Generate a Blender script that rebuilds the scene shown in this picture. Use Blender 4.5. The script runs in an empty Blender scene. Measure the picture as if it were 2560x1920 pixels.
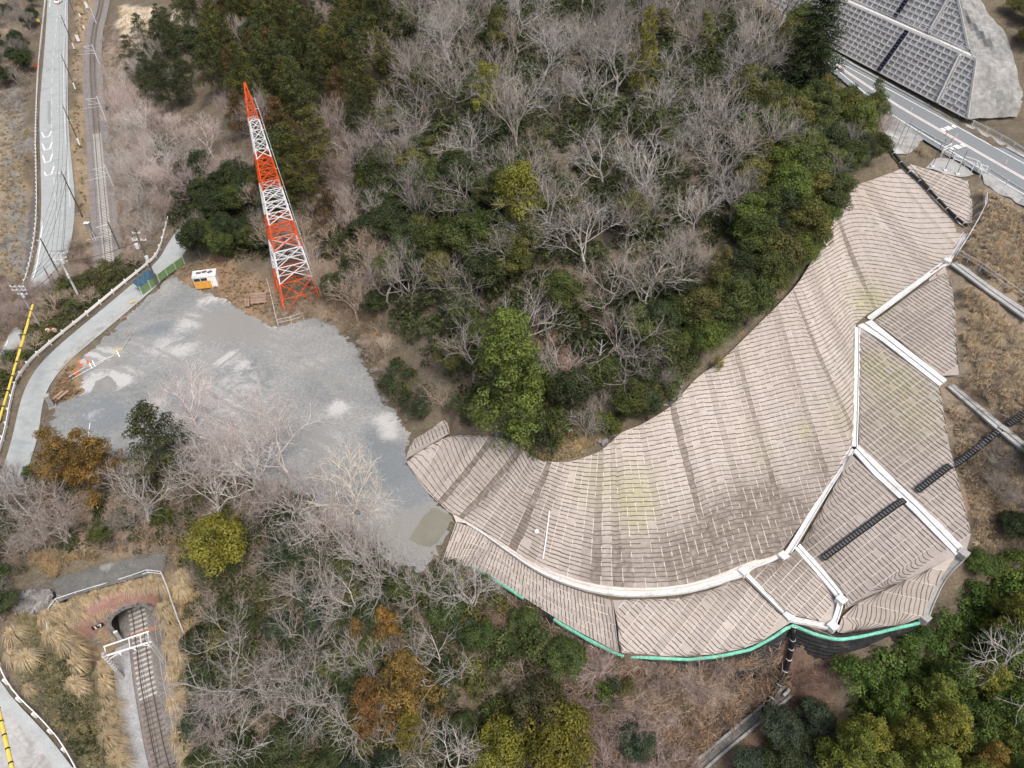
import bpy, bmesh, math, random
import numpy as np
from mathutils import Vector, Matrix
from mathutils.geometry import delaunay_2d_cdt
random.seed(7)
RNG = np.random.default_rng(7)
R = math.radians
scene = bpy.context.scene
COL = scene.collection
# ------------------------------------------------------------------ camera, sky, sun, exposure
FPX, PITCH, CAMZ = 1777.0, R(43.2), 82.0
cam_d = bpy.data.cameras.new('camera'); cam = bpy.data.objects.new('camera', cam_d); COL.objects.link(cam)
cam_d.sensor_width = 36.0; cam_d.lens = 36.0 * FPX / 2560.0
cam_d.clip_start = 0.5; cam_d.clip_end = 9000
cam.location = (0, 0, CAMZ); cam.rotation_euler = (math.pi / 2 - PITCH, 0, 0)
scene.camera = cam
world = bpy.data.worlds.new('World'); scene.world = world; world.use_nodes = True
wn = world.node_tree.nodes; wl = world.node_tree.links
SUN_EL, SUN_AZ = R(58), R(150)
sky = wn.new('ShaderNodeTexSky'); sky.sky_type = 'NISHITA'; sky.sun_disc = False
sky.sun_elevation = SUN_EL; sky.sun_rotation = SUN_AZ
sky.air_density = 1.0; sky.dust_density = 6.0; sky.ozone_density = 0.6
wn['Background'].inputs['Strength'].default_value = 0.12
wl.new(sky.outputs['Color'], wn['Background'].inputs['Color'])
sun_d = bpy.data.lights.new('sun', 'SUN'); sun_d.energy = 1.5; sun_d.angle = R(13); sun_d.color = (1.0, 0.975, 0.94)
sun = bpy.data.objects.new('sun', sun_d); COL.objects.link(sun)
sdir = Vector((math.sin(SUN_AZ) * math.cos(SUN_EL), math.cos(SUN_AZ) * math.cos(SUN_EL), math.sin(SUN_EL)))
sun.rotation_euler = sdir.to_track_quat('Z', 'Y').to_euler()
sun.location = (60, -60, 160)
scene.view_settings.view_transform = 'Standard'; scene.view_settings.look = 'None'
scene.view_settings.gamma = 1.0; scene.view_settings.exposure = 0.47; scene.view_settings.use_curve_mapping = False
scene.render.engine = 'CYCLES'
scene.cycles.max_bounces = 5; scene.cycles.diffuse_bounces = 4; scene.cycles.transparent_max_bounces = 4

# ------------------------------------------------------------------ photograph geometry -> place
CP, SP = math.cos(PITCH), math.sin(PITCH)
def ray(px, py):
    x = (np.asarray(px, float) - 1280) / FPX; u = -(np.asarray(py, float) - 960) / FPX
    return x, CP + u * SP, -SP + u * CP
def P(px, py, z):
    x, y, zz = ray(px, py); t = (z - CAMZ) / zz
    return Vector((float(x * t), float(y * t), float(z)))
def PP(pts): return [P(*p) for p in pts]
def at_y(px, py, Y):
    """point of the sight line through a pixel at world depth Y (for the tops of upright things)"""
    x, y, zz = ray(px, py); t = Y / y
    return Vector((float(x * t), float(Y), float(CAMZ + zz * t)))

# ------------------------------------------------------------------ terrain height field
X0, Y0, NX, NY = -240, -24, 481, 381
H = np.zeros((NY, NX)); KEEP = np.zeros((NY, NX), bool)
def dens(pts, step=2.0):
    out = []
    for a, b in zip(pts[:-1], pts[1:]):
        a = Vector(a); b = Vector(b); n = max(1, int((b - a).length / step))
        for i in range(n): out.append(a.lerp(b, i / n))
    out.append(Vector(pts[-1])); return out
TIN = []
def L(*pts): TIN.extend(dens(PP(pts)))
def Q(*pts): TIN.extend(PP(pts))
def W(*pts): TIN.extend(Vector(p) for p in pts)
# railway, valley road, valley floor
L((421,1930,0),(367,1720,0),(349,1580,0))
L((274,672,2.3),(262,560,2.7),(246,375,3.6),(236,248,4.3),(231,120,5.2),(239,60,5.8))
L((101,231,4.2),(101,309,3.6),(106,424,2.9),(109,540,2.3),(92,650,1.8),(60,760,1.2),(16,860,.6))
L((125,0,6.0),(112,116,5.0),(101,231,4.2)); L((170,0,6.0),(169,193,4.4),(170,309,3.6),(179,405,2.9),(189,502,2.5),(181,594,2.1))
L((88,60,4.5),(78,231,2.6),(70,400,0.6),(66,560,-.4),(45,700,-.8)); 
Q((0,0,9),(40,0,8),(60,60,6),(20,150,5),(30,250,2),(15,400,-1),(50,330,0),(40,480,-1.2),(0,600,-1.5),(20,680,-1.2),(0,760,-1),(0,820,-.5),(30,560,-1.5))
Q((205,0,6.5),(200,150,5.5),(205,300,4.4),(215,450,3.3),(225,580,2.4),(200,660,1.9),(160,720,1.5),(100,780,1.1),(50,850,.9),(10,900,.8))
# bank, plaza road, gravel yard
L((440,520,13.6),(420,560,13.2),(401,637,12.8),(378,660,12.6),(270,749,12.2),(143,853,12),(81,907,11.8),(46,961,11.6),(35,1007,11.4),(19,1081,11.1),(-10,1160,10.7))
Q((480,540,13.8),(470,590,13.2),(440,640,12.6),(380,700,12.2),(330,780,12.1),(250,820,12),(190,880,12),(100,960,11.7),(80,1060,11.4),(60,1140,11.1))
Q((480,720,12.1),(560,745,12.1),(600,800,12),(720,810,12.2),(880,870,12.2),(960,1010,12),(1000,1070,12),(1016,1160,12),(1080,1240,11.9),(1128,1284,11.9),(1090,1340,11.7),(1060,1400,11.5),(900,1280,11.8),(700,1150,12),(450,1160,12),(280,1130,12),(150,1080,11.8),(170,980,12),(500,900,12),(800,950,12),(900,1100,12),(600,1050,12),(350,980,12))
Q((600,760,12.3),(690,780,12.3),(560,690,12.6),(640,740,12.6),(500,690,12.5),(800,770,13.2))
# wooded west side
Q((300,250,7),(300,450,6),(315,580,6),(330,640,10.5),(360,500,9),(380,300,10),(380,100,10.5),(350,30,10),(440,40,12),(450,440,14.5),(480,300,14),(550,400,17),(500,150,16),(550,50,18),(600,600,15),(550,640,13.2),(700,640,15),(750,500,19.5),(800,300,24),(720,150,24.5),(750,0,26),(850,600,18),(840,740,13.6),(910,850,13),(950,700,17.5),(1000,1000,13),(1012,1060,12.5),(300,0,8),(285,150,6.2),(650,500,17),(260,30,6.4))
# central hill
Q((1100,1010,15),(1200,1050,16),(1100,800,20),(1280,900,19.5),(1280,700,25),(1050,500,24),(1280,450,32),(1000,250,29),(1280,200,36),(1000,0,31),(1300,0,38.5),(1600,0,39.5),(1600,300,36),(1550,600,29.5),(1450,850,22.8),(1420,1000,20.2),(1550,950,22),(1700,800,25.5),(1800,650,28),(1850,450,31.5),(1950,550,29.2),(1900,250,35),(1950,100,36.5),(2050,450,31.3),(2050,250,34),(2100,330,32.8),(1350,1090,18),(1420,1110,18.6),(1480,1090,19.3),(1240,980,17.3))
# road cut on the upper right
for off in (0, 1):
    L((2080,150,32.2),(2229,290,32),(2560,492,31.6),(2640,540,31.5)) if off else L((2060,112,32.3),(2132,156,32.2),(2560,392,31.8),(2640,436,31.7))
Q((2200,272,33),(2222,362,32.3),(2270,385,31.8),(2300,345,32),(2180,330,32.6),(2150,250,33.6),(2400,450,31.5),(2330,430,31.6))
Q((2450,520,30.8),(2560,600,29.6),(2470,640,28.6),(2430,600,28.4),(2560,720,27.6),(2400,640,27.6),(2450,760,25.9),(2560,850,25),(2390,700,26.2))
L((2375,655,27),(2560,780,27.2)); L((2155,810,22),(2370,965,22),(2510,1075,22),(2570,1120,22)); L((2140,1125,17),(2270,1255,17),(2400,1388,17)); L((1997,1368,12),(2105,1500,11.6))
Q((2450,1000,22.6),(2560,1000,23.6),(2400,900,23.2),(2450,880,24),(2450,1180,18.8),(2500,1150,20.2),(2560,1220,19.8),(2450,1340,16),(2520,1330,15.5),(2560,1420,14),(2430,1450,12.8),(2340,1560,9.5),(2420,1580,8.6),(2560,1640,9.5),(2480,1720,7))
# gully below the green edge, lower wood
Q((2220,1640,4.5),(2120,1680,3.2),(2300,1800,3),(2560,1920,5),(2050,1900,0),(1900,1930,-1.5),(2000,1655,2.9),(2080,1640,3.2),(2250,1590,7),(1930,1690,2.2),(1965,1735,1.2),(1780,1890,-1.2),(1850,1740,1.5),(1700,1750,2.2),(1600,1720,3.4),(1450,1650,5),(1350,1580,6.5),(1270,1500,8),(1200,1450,9.3),(1650,1850,0.5),(1450,1850,-.5),(1300,1920,-2),(2050,1760,1.5))
L((1165,1412,10.6),(1265,1468,10.2),(1345,1522,10),(1400,1562,9.9),(1550,1641,9.7),(1720,1652,9.7),(1880,1626,9.7),(1980,1566,9.9),(2095,1602,10),(2150,1594,10),(2300,1559,10.4))
Q((1060,1440,11.2),(1100,1470,10.6),(1000,1330,11.8),(1000,1420,10.8),(900,1380,10.8),(1100,1540,8.6),(1200,1600,6.5),(1000,1560,8.2),(1000,1750,3),(1150,1750,1.8),(1000,1930,0),(800,1400,10.6),(640,1320,11),(600,1450,9.6),(620,1600,7.6),(560,1750,5),(520,1920,3),(800,1700,5),(800,1560,8),(750,1920,1.5))
# tunnel portal neighbourhood
Q((470,1430,8.6),(450,1520,6.6),(450,1650,4.2),(460,1800,2.6),(500,1640,6),(500,1460,9),(405,1560,3.2),(420,1500,6.2),(405,1640,1.2),(425,1720,1),(450,1900,1.5))
L((130,1500,7.5),(270,1468,7.6),(405,1428,7.9)); L((120,1440,7.9),(270,1408,8.1),(420,1372,8.6))
Q((60,1420,8.4),(40,1330,9.2),(200,1330,9.4),(330,1330,9.9),(120,1230,10.4),(30,1250,10),(450,1300,10.6),(520,1220,11.6),(80,1500,7.8),(60,1560,7.6),(120,1600,5.8),(160,1650,4.6),(60,1650,6.6),(215,1570,4.6),(0,1560,7.8),(235,1640,1.6))
L((0,1636,7.2),(15,1688,6.6),(40,1733,6.2),(99,1792,5.4),(148,1846,4.8),(205,1930,4.1))
Q((0,1720,7),(60,1830,5.4),(0,1850,6),(100,1920,4.4),(0,1930,5.6),(270,1700,.2),(300,1800,0),(320,1920,0),(200,1700,3.2),(240,1850,1.6),(170,1740,3.8))
# beyond the frame
W((-240,-24,4),(0,-24,-3),(240,-24,8),(240,60,26),(240,150,40),(240,250,60),(240,357,70),(0,357,40),(60,200,40),(0,250,42),(-60,250,34),(-100,357,28),(-240,357,18),(-240,200,10),(-240,100,2),(-120,20,4),(-60,0,2),(60,0,2),(120,20,12),(-150,300,12),(-130,60,4),(110,60,26),(140,100,36),(40,357,44),(130,240,62))
_v = [Vector((p.x, p.y)) for p in TIN]
_ov, _e, _f, _o, *_ = delaunay_2d_cdt(_v, [], [], 0, 1e-3)
_z = [TIN[o[0]].z if o else 0.0 for o in _o]
def raster(a, b, c, arr, dz=0.0, mask=None, grow=1e-6, low=False):
    """write the plane of a triangle into a height array"""
    ax, ay, az = a; bx, by, bz = b; cx, cy, cz = c
    i0 = max(0, int(math.floor(min(ax, bx, cx) - X0))); i1 = min(NX - 1, int(math.ceil(max(ax, bx, cx) - X0)))
    j0 = max(0, int(math.floor(min(ay, by, cy) - Y0))); j1 = min(NY - 1, int(math.ceil(max(ay, by, cy) - Y0)))
    if i1 < i0 or j1 < j0: return
    d = (by - cy) * (ax - cx) + (cx - bx) * (ay - cy)
    if abs(d) < 1e-9: return
    gx, gy = np.meshgrid(np.arange(i0, i1 + 1) + X0, np.arange(j0, j1 + 1) + Y0)
    w0 = ((by - cy) * (gx - cx) + (cx - bx) * (gy - cy)) / d
    w1 = ((cy - ay) * (gx - cx) + (ax - cx) * (gy - cy)) / d
    w2 = 1 - w0 - w1; m = (w0 >= -grow) & (w1 >= -grow) & (w2 >= -grow)
    if not m.any(): return
    z = w0 * az + w1 * bz + w2 * cz + dz
    sub = arr[j0:j1 + 1, i0:i1 + 1]; sub[m] = np.minimum(sub[m], z[m]) if low else z[m]
    if mask is not None: mask[j0:j1 + 1, i0:i1 + 1][m] = True
for f in _f:
    raster(*[(_ov[i].x, _ov[i].y, _z[i]) for i in f], H)
def blur(a, n):
    for _ in range(n):
        p = np.pad(a, 1, mode='edge')
        a = (p[:-2, 1:-1] + p[2:, 1:-1] + p[1:-1, :-2] + p[1:-1, 2:] + 4 * p[1:-1, 1:-1]) / 8
    return a
def vnoise(nx, ny, cell, rng):
    gx = np.arange(nx) / cell; gy = np.arange(ny) / cell
    g = rng.random((int(gy[-1]) + 3, int(gx[-1]) + 3))
    ix = gx.astype(int); iy = gy.astype(int); fx = gx - ix; fy = gy - iy
    fx = fx * fx * (3 - 2 * fx); fy = fy * fy * (3 - 2 * fy)
    a = g[iy][:, ix]; b = g[iy][:, ix + 1]; c = g[iy + 1][:, ix]; d = g[iy + 1][:, ix + 1]
    return (a * (1 - fx) + b * fx) * (1 - fy)[:, None] + (c * (1 - fx) + d * fx) * fy[:, None] - .5
H = blur(H, 3)
H += vnoise(NX, NY, 9, RNG) * .9 + vnoise(NX, NY, 4, RNG) * .5
HC = H.copy()          # the sheet that is drawn: sunk a little under everything laid on it
def hz(x, y):
    fx = np.clip(np.asarray(x, float) - X0, 0, NX - 1.001); fy = np.clip(np.asarray(y, float) - Y0, 0, NY - 1.001)
    i = fx.astype(int); j = fy.astype(int); fx = fx - i; fy = fy - j
    return (H[j, i] * (1 - fx) + H[j, i + 1] * fx) * (1 - fy) + (H[j + 1, i] * (1 - fx) + H[j + 1, i + 1] * fx) * fy
def gz(x, y): return float(hz(x, y))
TT = np.arange(40, 420, .5)
def hits(px, py, up=0.0):
    """where sight lines meet the ground (raised by up)"""
    px = np.atleast_1d(np.asarray(px, float)); py = np.atleast_1d(np.asarray(py, float))
    x, y, z = ray(px, py); out = np.zeros((len(px), 3))
    for k in range(0, len(px), 4000):
        s = slice(k, k + 4000); X = x[s, None] * TT; Y = y[s, None] * TT; Z = CAMZ + z[s, None] * TT
        upk = up[s, None] if isinstance(up, np.ndarray) else up
        b = Z <= hz(X, Y) + upk; i = b.argmax(1); i[~b.any(1)] = len(TT) - 1
        r = np.arange(len(i)); out[s, 0] = X[r, i]; out[s, 1] = Y[r, i]
    out[:, 2] = hz(out[:, 0], out[:, 1]); return out
def hit(px, py, up=0.0): return Vector(hits(px, py, up)[0])
def lay(quads, dz=-.12, keep=True):
    """let quads/tris shape the ground: H follows them, the drawn sheet sinks under them"""
    for q in quads:
        for t in ((0, 1, 2), (0, 2, 3))[:len(q) - 2]:
            a, b, c = [tuple(q[i]) for i in t]
            raster(a, b, c, H, 0, None, .02)
            k = [(s + t2 + u) / 3 for s, t2, u in zip(a, b, c)]; ex = []
            for p in (a, b, c):
                d = math.hypot(p[0] - k[0], p[1] - k[1]) or 1; f = 1 + .9 / d; ex.append((k[0] + (p[0] - k[0]) * f, k[1] + (p[1] - k[1]) * f, p[2]))
            raster(*ex, HC, dz, None, .02, True); raster(a, b, c, HC, dz, KEEP if keep else None, .02)

# ------------------------------------------------------------------ object helpers
def tag(o, label=None, cat=None, group=None, kind=None):
    if label: o['label'] = label
    if cat: o['category'] = cat
    if group: o['group'] = group
    if kind: o['kind'] = kind
    return o
def empty(name, loc=(0, 0, 0), rz=0.0):
    o = bpy.data.objects.new(name, None); COL.objects.link(o); o.location = loc; o.rotation_euler = (0, 0, rz)
    o.empty_display_size = .2; return o
class MB:
    """collects faces, links them as one mesh object"""
    def __init__(s): s.v = []; s.f = []; s.m = []; s.uv = None
    def vert(s, p): s.v.append(tuple(p)); return len(s.v) - 1
    def face(s, pts, m=0):
        n = len(s.v); s.v.extend(tuple(p) for p in pts); s.f.append(tuple(range(n, n + len(pts)))); s.m.append(m)
    def box(s, c, size, rz=0.0, m=0, rot=None):
        c = Vector(c); hx, hy, hh = size[0] / 2, size[1] / 2, size[2] / 2
        M = rot if rot is not None else Matrix.Rotation(rz, 3, 'Z')
        n = len(s.v)
        for x, y, z in ((-1,-1,-1),(1,-1,-1),(1,1,-1),(-1,1,-1),(-1,-1,1),(1,-1,1),(1,1,1),(-1,1,1)):
            s.v.append(tuple(c + M @ Vector((x * hx, y * hy, z * hh))))
        for f in ((0,3,2,1),(4,5,6,7),(0,1,5,4),(1,2,6,5),(2,3,7,6),(3,0,4,7)):
            s.f.append(tuple(n + i for i in f)); s.m.append(m)
    def bar(s, a, b, w, h=None, m=0, up=(0, 0, 1)):
        a = Vector(a); b = Vector(b); d = b - a
        if d.length < 1e-6: return
        h = h or w; y = d.normalized(); x = y.cross(Vector(up))
        x = x.normalized() if x.length > 1e-4 else Vector((1, 0, 0)); z = x.cross(y)
        s.box((a + b) / 2, (w, d.length, h), m=m, rot=Matrix((x, y, z)).transposed())
    def tube(s, pts, r, n=6, m=0, cap=True):
        pts = [Vector(p) for p in pts]; rr = r if isinstance(r, (list, tuple)) else [r] * len(pts)
        base = len(s.v); ref = None
        for i, p in enumerate(pts):
            d = (pts[min(i + 1, len(pts) - 1)] - pts[max(i - 1, 0)])
            d = d.normalized() if d.length > 1e-9 else Vector((0, 0, 1))
            if ref is None: ref = Vector((0, 0, 1)) if abs(d.z) < .9 else Vector((1, 0, 0))
            x = d.cross(ref); x = x.normalized() if x.length > 1e-6 else d.orthogonal().normalized(); y = d.cross(x)
            for k in range(n):
                a = 2 * math.pi * k / n; s.v.append(tuple(p + (x * math.cos(a) + y * math.sin(a)) * rr[i]))
        for i in range(len(pts) - 1):
            for k in range(n):
                a = base + i * n + k; b = base + i * n + (k + 1) % n
                s.f.append((a, a + n, b + n, b)); s.m.append(m)
        if cap:
            s.f.append(tuple(base + k for k in range(n))); s.m.append(m)
            e = base + (len(pts) - 1) * n; s.f.append(tuple(e + k for k in reversed(range(n)))); s.m.append(m)
    def build(s, name, mats, parent=None, smooth=False, loc=None, local=False):
        me = bpy.data.meshes.new(name)
        vs = s.v
        if parent is not None and not local:
            l = Vector(parent.location) if parent.parent is None else Vector((0, 0, 0))
            if parent.parent is None:
                Mi = Matrix.Rotation(-parent.rotation_euler.z, 3, 'Z')
                vs = [tuple(Mi @ (Vector(v) - l)) for v in vs]
            else:
                g = parent.parent; Mi = Matrix.Rotation(-g.rotation_euler.z, 3, 'Z'); l = Vector(g.location)
                vs = [tuple(Mi @ (Vector(v) - l)) for v in vs]
        me.from_pydata(vs, [], s.f)
        mats = mats if isinstance(mats, (list, tuple)) else [mats]
        for m in mats: me.materials.append(m)
        if any(s.m): me.polygons.foreach_set('material_index', s.m)
        if smooth: me.polygons.foreach_set('use_smooth', [True] * len(s.f))
        me.update()
        o = bpy.data.objects.new(name, me); COL.objects.link(o)
        if parent is not None: o.parent = parent
        if loc is not None: o.location = loc
        return o

# ------------------------------------------------------------------ materials
def nodes_of(name):
    m = bpy.data.materials.new(name); m.use_nodes = True
    nt = m.node_tree; b = nt.nodes['Principled BSDF']; return m, nt, b
def rgba(c): return (c[0], c[1], c[2], 1)
def noise(nt, co, scale, detail=6, rough=.6, dist=0.0):
    n = nt.nodes.new('ShaderNodeTexNoise'); n.inputs['Scale'].default_value = scale; n.inputs['Detail'].default_value = detail
    n.inputs['Roughness'].default_value = rough; n.inputs['Distortion'].default_value = dist
    nt.links.new(co, n.inputs['Vector']); return n.outputs['Fac']
def ramp(nt, fac, stops):
    r = nt.nodes.new('ShaderNodeValToRGB'); e = r.color_ramp.elements
    while len(e) < len(stops): e.new(.5)
    for k, (p, c) in enumerate(stops): e[k].position = p; e[k].color = rgba(c)
    nt.links.new(fac, r.inputs['Fac']); return r.outputs['Color']
def mixc(nt, fac, a, b, mode='MIX'):
    n = nt.nodes.new('ShaderNodeMix'); n.data_type = 'RGBA'; n.blend_type = mode
    for s, v in ((0, fac), (6, a), (7, b)):
        if hasattr(v, 'is_linked'): nt.links.new(v, n.inputs[s])
        elif isinstance(v, (int, float)): n.inputs[s].default_value = v
        else: n.inputs[s].default_value = rgba(v)
    return n.outputs[2]
def math_n(nt, op, a, b=None):
    n = nt.nodes.new('ShaderNodeMath'); n.operation = op
    for i, v in enumerate((a, b)):
        if v is None: continue
        if hasattr(v, 'is_linked'): nt.links.new(v, n.inputs[i])
        else: n.inputs[i].default_value = v
    return n.outputs[0]
def attr(nt, name, out='Fac', kind='GEOMETRY'):
    a = nt.nodes.new('ShaderNodeAttribute'); a.attribute_name = name; a.attribute_type = kind; return a.outputs[out]
def bumpn(nt, b, fac, strength, dist=.05):
    n = nt.nodes.new('ShaderNodeBump'); n.inputs['Strength'].default_value = strength; n.inputs['Distance'].default_value = dist
    nt.links.new(fac, n.inputs['Height']); nt.links.new(n.outputs['Normal'], b.inputs['Normal'])
def ocoord(nt):
    t = nt.nodes.new('ShaderNodeTexCoord'); return t.outputs['Object']
def M(name, c1, c2=None, scale=3.0, rough=.9, bump=0.0, big=.12, spec=.3, metal=0.0, lo=.35, hi=.65, stain=None, sscale=.4, slo=.55, shi=.7):
    m, nt, b = nodes_of(name); co = ocoord(nt); c2 = c2 or tuple(min(1, x * 1.25) for x in c1)
    n1 = noise(nt, co, scale); col = ramp(nt, n1, [(lo, c1), (hi, c2)])
    if stain:
        n3 = noise(nt, co, sscale, 5, .65, .6); st = ramp(nt, n3, [(slo, (0, 0, 0)), (shi, (1, 1, 1))])
        col = mixc(nt, st, col, stain)
    n2 = noise(nt, co, scale * .13, 4); g = ramp(nt, n2, [(.3, (1 - big,) * 3), (.7, (1 + big,) * 3)])
    col = mixc(nt, 1.0, col, g, 'MULTIPLY')
    nt.links.new(col, b.inputs['Base Color']); b.inputs['Roughness'].default_value = rough
    b.inputs['Specular IOR Level'].default_value = spec; b.inputs['Metallic'].default_value = metal
    if bump: bumpn(nt, b, n1, bump)
    return m
def foliage_mat(name, transl=.25):
    m, nt, b = nodes_of(name); co = ocoord(nt)
    oi = nt.nodes.new('ShaderNodeObjectInfo'); t = attr(nt, 'tint')
    n = noise(nt, co, .55, 3); k = ramp(nt, n, [(.3, (.72, .78, .8)), (.7, (1.25, 1.15, .95))])
    c = mixc(nt, 1.0, oi.outputs['Color'], k, 'MULTIPLY')
    tv = nt.nodes.new('ShaderNodeCombineColor')
    for i in range(3): nt.links.new(t, tv.inputs[i])
    c = mixc(nt, 1.0, c, tv.outputs[0], 'MULTIPLY')
    nt.links.new(c, b.inputs['Base Color']); b.inputs['Roughness'].default_value = .62; b.inputs['Specular IOR Level'].default_value = .28
    tr = nt.nodes.new('ShaderNodeBsdfTranslucent'); nt.links.new(c, tr.inputs['Color'])
    mx = nt.nodes.new('ShaderNodeMixShader'); mx.inputs[0].default_value = transl
    nt.links.new(b.outputs[0], mx.inputs[1]); nt.links.new(tr.outputs[0], mx.inputs[2])
    nt.links.new(mx.outputs[0], nt.nodes['Material Output'].inputs['Surface']); return m
def bark_mat(name):
    m, nt, b = nodes_of(name); co = ocoord(nt); oi = nt.nodes.new('ShaderNodeObjectInfo')
    n = noise(nt, co, 2.2, 5); k = ramp(nt, n, [(.35, (.62, .6, .58)), (.65, (1.15, 1.15, 1.15))])
    c = mixc(nt, 1.0, oi.outputs['Color'], k, 'MULTIPLY')
    nt.links.new(c, b.inputs['Base Color']); b.inputs['Roughness'].default_value = .9; b.inputs['Specular IOR Level'].default_value = .15
    return m
MAT = {}
MAT['leaf'] = foliage_mat('evergreen_leaves'); MAT['bark'] = bark_mat('bark'); MAT['straw'] = foliage_mat('straw', .35)
MAT['conc_white'] = M('white_concrete', (.66,.66,.65), (.76,.76,.75), 2.5, .85, .05, .08, stain=(.50,.49,.465), sscale=1.1, slo=.52, shi=.72)
MAT['conc'] = M('grey_concrete', (.33,.33,.32), (.42,.42,.405), 3, .9, .1, .14, stain=(.27,.26,.25), sscale=.5)
MAT['conc_dark'] = M('old_concrete', (.22,.22,.21), (.32,.32,.31), 3, .9, .15, .2, stain=(.12,.115,.11), sscale=.6)
MAT['beam'] = M('frame_beam_concrete', (.50,.495,.485), (.61,.605,.59), 2, .9, .1, .12, stain=(.25,.24,.23), sscale=.7)
MAT['infill'] = M('frame_infill_mortar', (.33,.325,.315), (.43,.425,.415), 1.6, .95, .3, .2, stain=(.42,.41,.39), sscale=.55, slo=.6, shi=.72)
MAT['shotcrete'] = M('shotcrete', (.20,.20,.193), (.33,.33,.318), 1.1, .95, .8, .25, stain=(.44,.44,.43), sscale=.3)
MAT['asphalt'] = M('highway_asphalt', (.195,.215,.225), (.225,.245,.255), 14, .9, .05, .05)
MAT['asphalt_pale'] = M('worn_asphalt', (.33,.355,.35), (.40,.425,.42), 6, .92, .08, .10, stain=(.28,.31,.31), sscale=.12)
MAT['asphalt_patch'] = M('dark_asphalt_patch', (.25,.27,.275), (.30,.315,.32), 8, .92, .05, .1)
MAT['asphalt_old'] = M('old_dark_asphalt', (.10,.10,.097), (.16,.158,.15), 5, .95, .2, .2, stain=(.25,.245,.23), sscale=.35, slo=.58, shi=.68)
MAT['white'] = M('white_paint', (.78,.78,.77), (.84,.84,.83), 8, .6, 0, .04)
MAT['line'] = M('road_line_paint', (.68,.69,.68), (.82,.82,.81), 9, .75, 0, .08)
MAT['line_worn'] = M('worn_line_paint', (.45,.47,.465), (.68,.69,.68), 7, .8, 0, .12)
MAT['orange_paint'] = M('tower_orange_paint', (.68,.085,.015), (.80,.12,.025), 5, .5, 0, .08)
MAT['tower_white'] = M('tower_white_paint', (.74,.75,.77), (.84,.85,.86), 5, .5, 0, .06)
MAT['steel'] = M('galvanised_steel', (.50,.51,.52), (.62,.63,.64), 6, .5, 0, .1, metal=.0)
MAT['dark_steel'] = M('dark_steel', (.05,.045,.042), (.10,.085,.075), 6, .6, 0, .2)
MAT['rail_top'] = M('rail_steel', (.12,.095,.085), (.20,.175,.165), 4, .45, 0, .1)
MAT['rust'] = M('rusted_rail', (.07,.045,.035), (.12,.08,.06), 5, .8, 0, .2)
MAT['sleeper'] = M('concrete_sleeper', (.42,.41,.395), (.56,.55,.53), 6, .9, .05, .15)
MAT['sleeper_wood'] = M('timber_sleeper', (.135,.11,.09), (.20,.165,.135), 8, .95, .1, .2)
MAT['ballast'] = M('ballast', (.125,.115,.108), (.34,.32,.308), 7, .95, .8, .15, lo=.3, hi=.72, stain=(.20,.165,.145), sscale=.35)
MAT['ballast_new'] = M('fresh_ballast', (.25,.26,.275), (.50,.51,.525), 7, .95, .8, .1, lo=.3, hi=.72)
MAT['black'] = M('black_plastic', (.011,.011,.013), (.022,.022,.025), 5, .45, 0, .1)
MAT['tread'] = M('plastic_stair_tread', (.085,.088,.09), (.15,.153,.155), 5, .6, .05, .15)
MAT['blue_black'] = M('blue_black_plastic', (.02,.022,.045), (.035,.038,.07), 5, .5, 0, .1)
MAT['green_edge'] = M('turquoise_geogrid', (.11,.44,.31), (.24,.62,.46), 5, .7, .3, .2, stain=(.30,.42,.34), sscale=1.2)
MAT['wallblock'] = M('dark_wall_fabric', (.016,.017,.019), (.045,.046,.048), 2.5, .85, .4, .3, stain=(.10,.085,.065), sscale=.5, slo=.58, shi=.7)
MAT['red_soil'] = M('red_brick_facing', (.27,.155,.125), (.36,.225,.19), 3.5, .95, .3, .15, stain=(.20,.16,.14), sscale=.6)
MAT['stone'] = M('grey_masonry', (.15,.14,.135), (.29,.28,.27), 2.5, .95, .3, .2, stain=(.08,.08,.075), sscale=.6)
MAT['soot'] = M('sooty_lining', (.03,.03,.03), (.07,.068,.066), 2, .95, .2, .2)
MAT['wood'] = M('weathered_boards', (.30,.19,.13), (.42,.29,.21), 5, .85, .1, .15)
MAT['wood_grey'] = M('grey_timber', (.20,.15,.125), (.33,.26,.225), 5, .9, .1, .2)
MAT['orange_board'] = M('orange_panel', (.62,.30,.05), (.70,.37,.09), 3, .6, 0, .08)
MAT['yellow'] = M('yellow_plastic', (.72,.52,.07), (.80,.60,.12), 3, .5, 0, .06)
MAT['orange_bar'] = M('orange_beam_paint', (.52,.19,.06), (.60,.24,.09), 4, .6, 0, .08)
MAT['cone'] = M('orange_plastic', (.75,.13,.03), (.82,.17,.05), 4, .5, 0, .06)
MAT['green_mesh'] = M('green_mesh', (.10,.19,.075), (.17,.27,.12), 6, .8, 0, .15)
MAT['blue_sheet'] = M('blue_sheet', (.03,.07,.11), (.055,.115,.165), 3, .6, .1, .2)
MAT['pole'] = M('concrete_pole', (.30,.295,.285), (.40,.39,.38), 3, .85, 0, .12)
MAT['pole_pale'] = M('pale_pole', (.50,.51,.51), (.60,.61,.61), 3, .7, 0, .08)
MAT['pole_dark'] = M('dark_pole', (.085,.075,.07), (.14,.125,.115), 3, .85, 0, .15)
MAT['wire'] = M('overhead_cable', (.03,.03,.033), (.05,.05,.055), 3, .6)
MAT['glass'] = M('dark_glass', (.02,.025,.03), (.035,.04,.045), 1, .15, 0, .0, spec=.6)
MAT['sign_green'] = M('green_sign', (.01,.26,.15), (.015,.30,.18), 2, .5, 0, .02)
MAT['red'] = M('red_plastic', (.60,.04,.03), (.66,.06,.05), 3, .5, 0, .05)
MAT['rubber'] = M('rubber', (.012,.012,.012), (.02,.02,.02), 4, .8)
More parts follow.
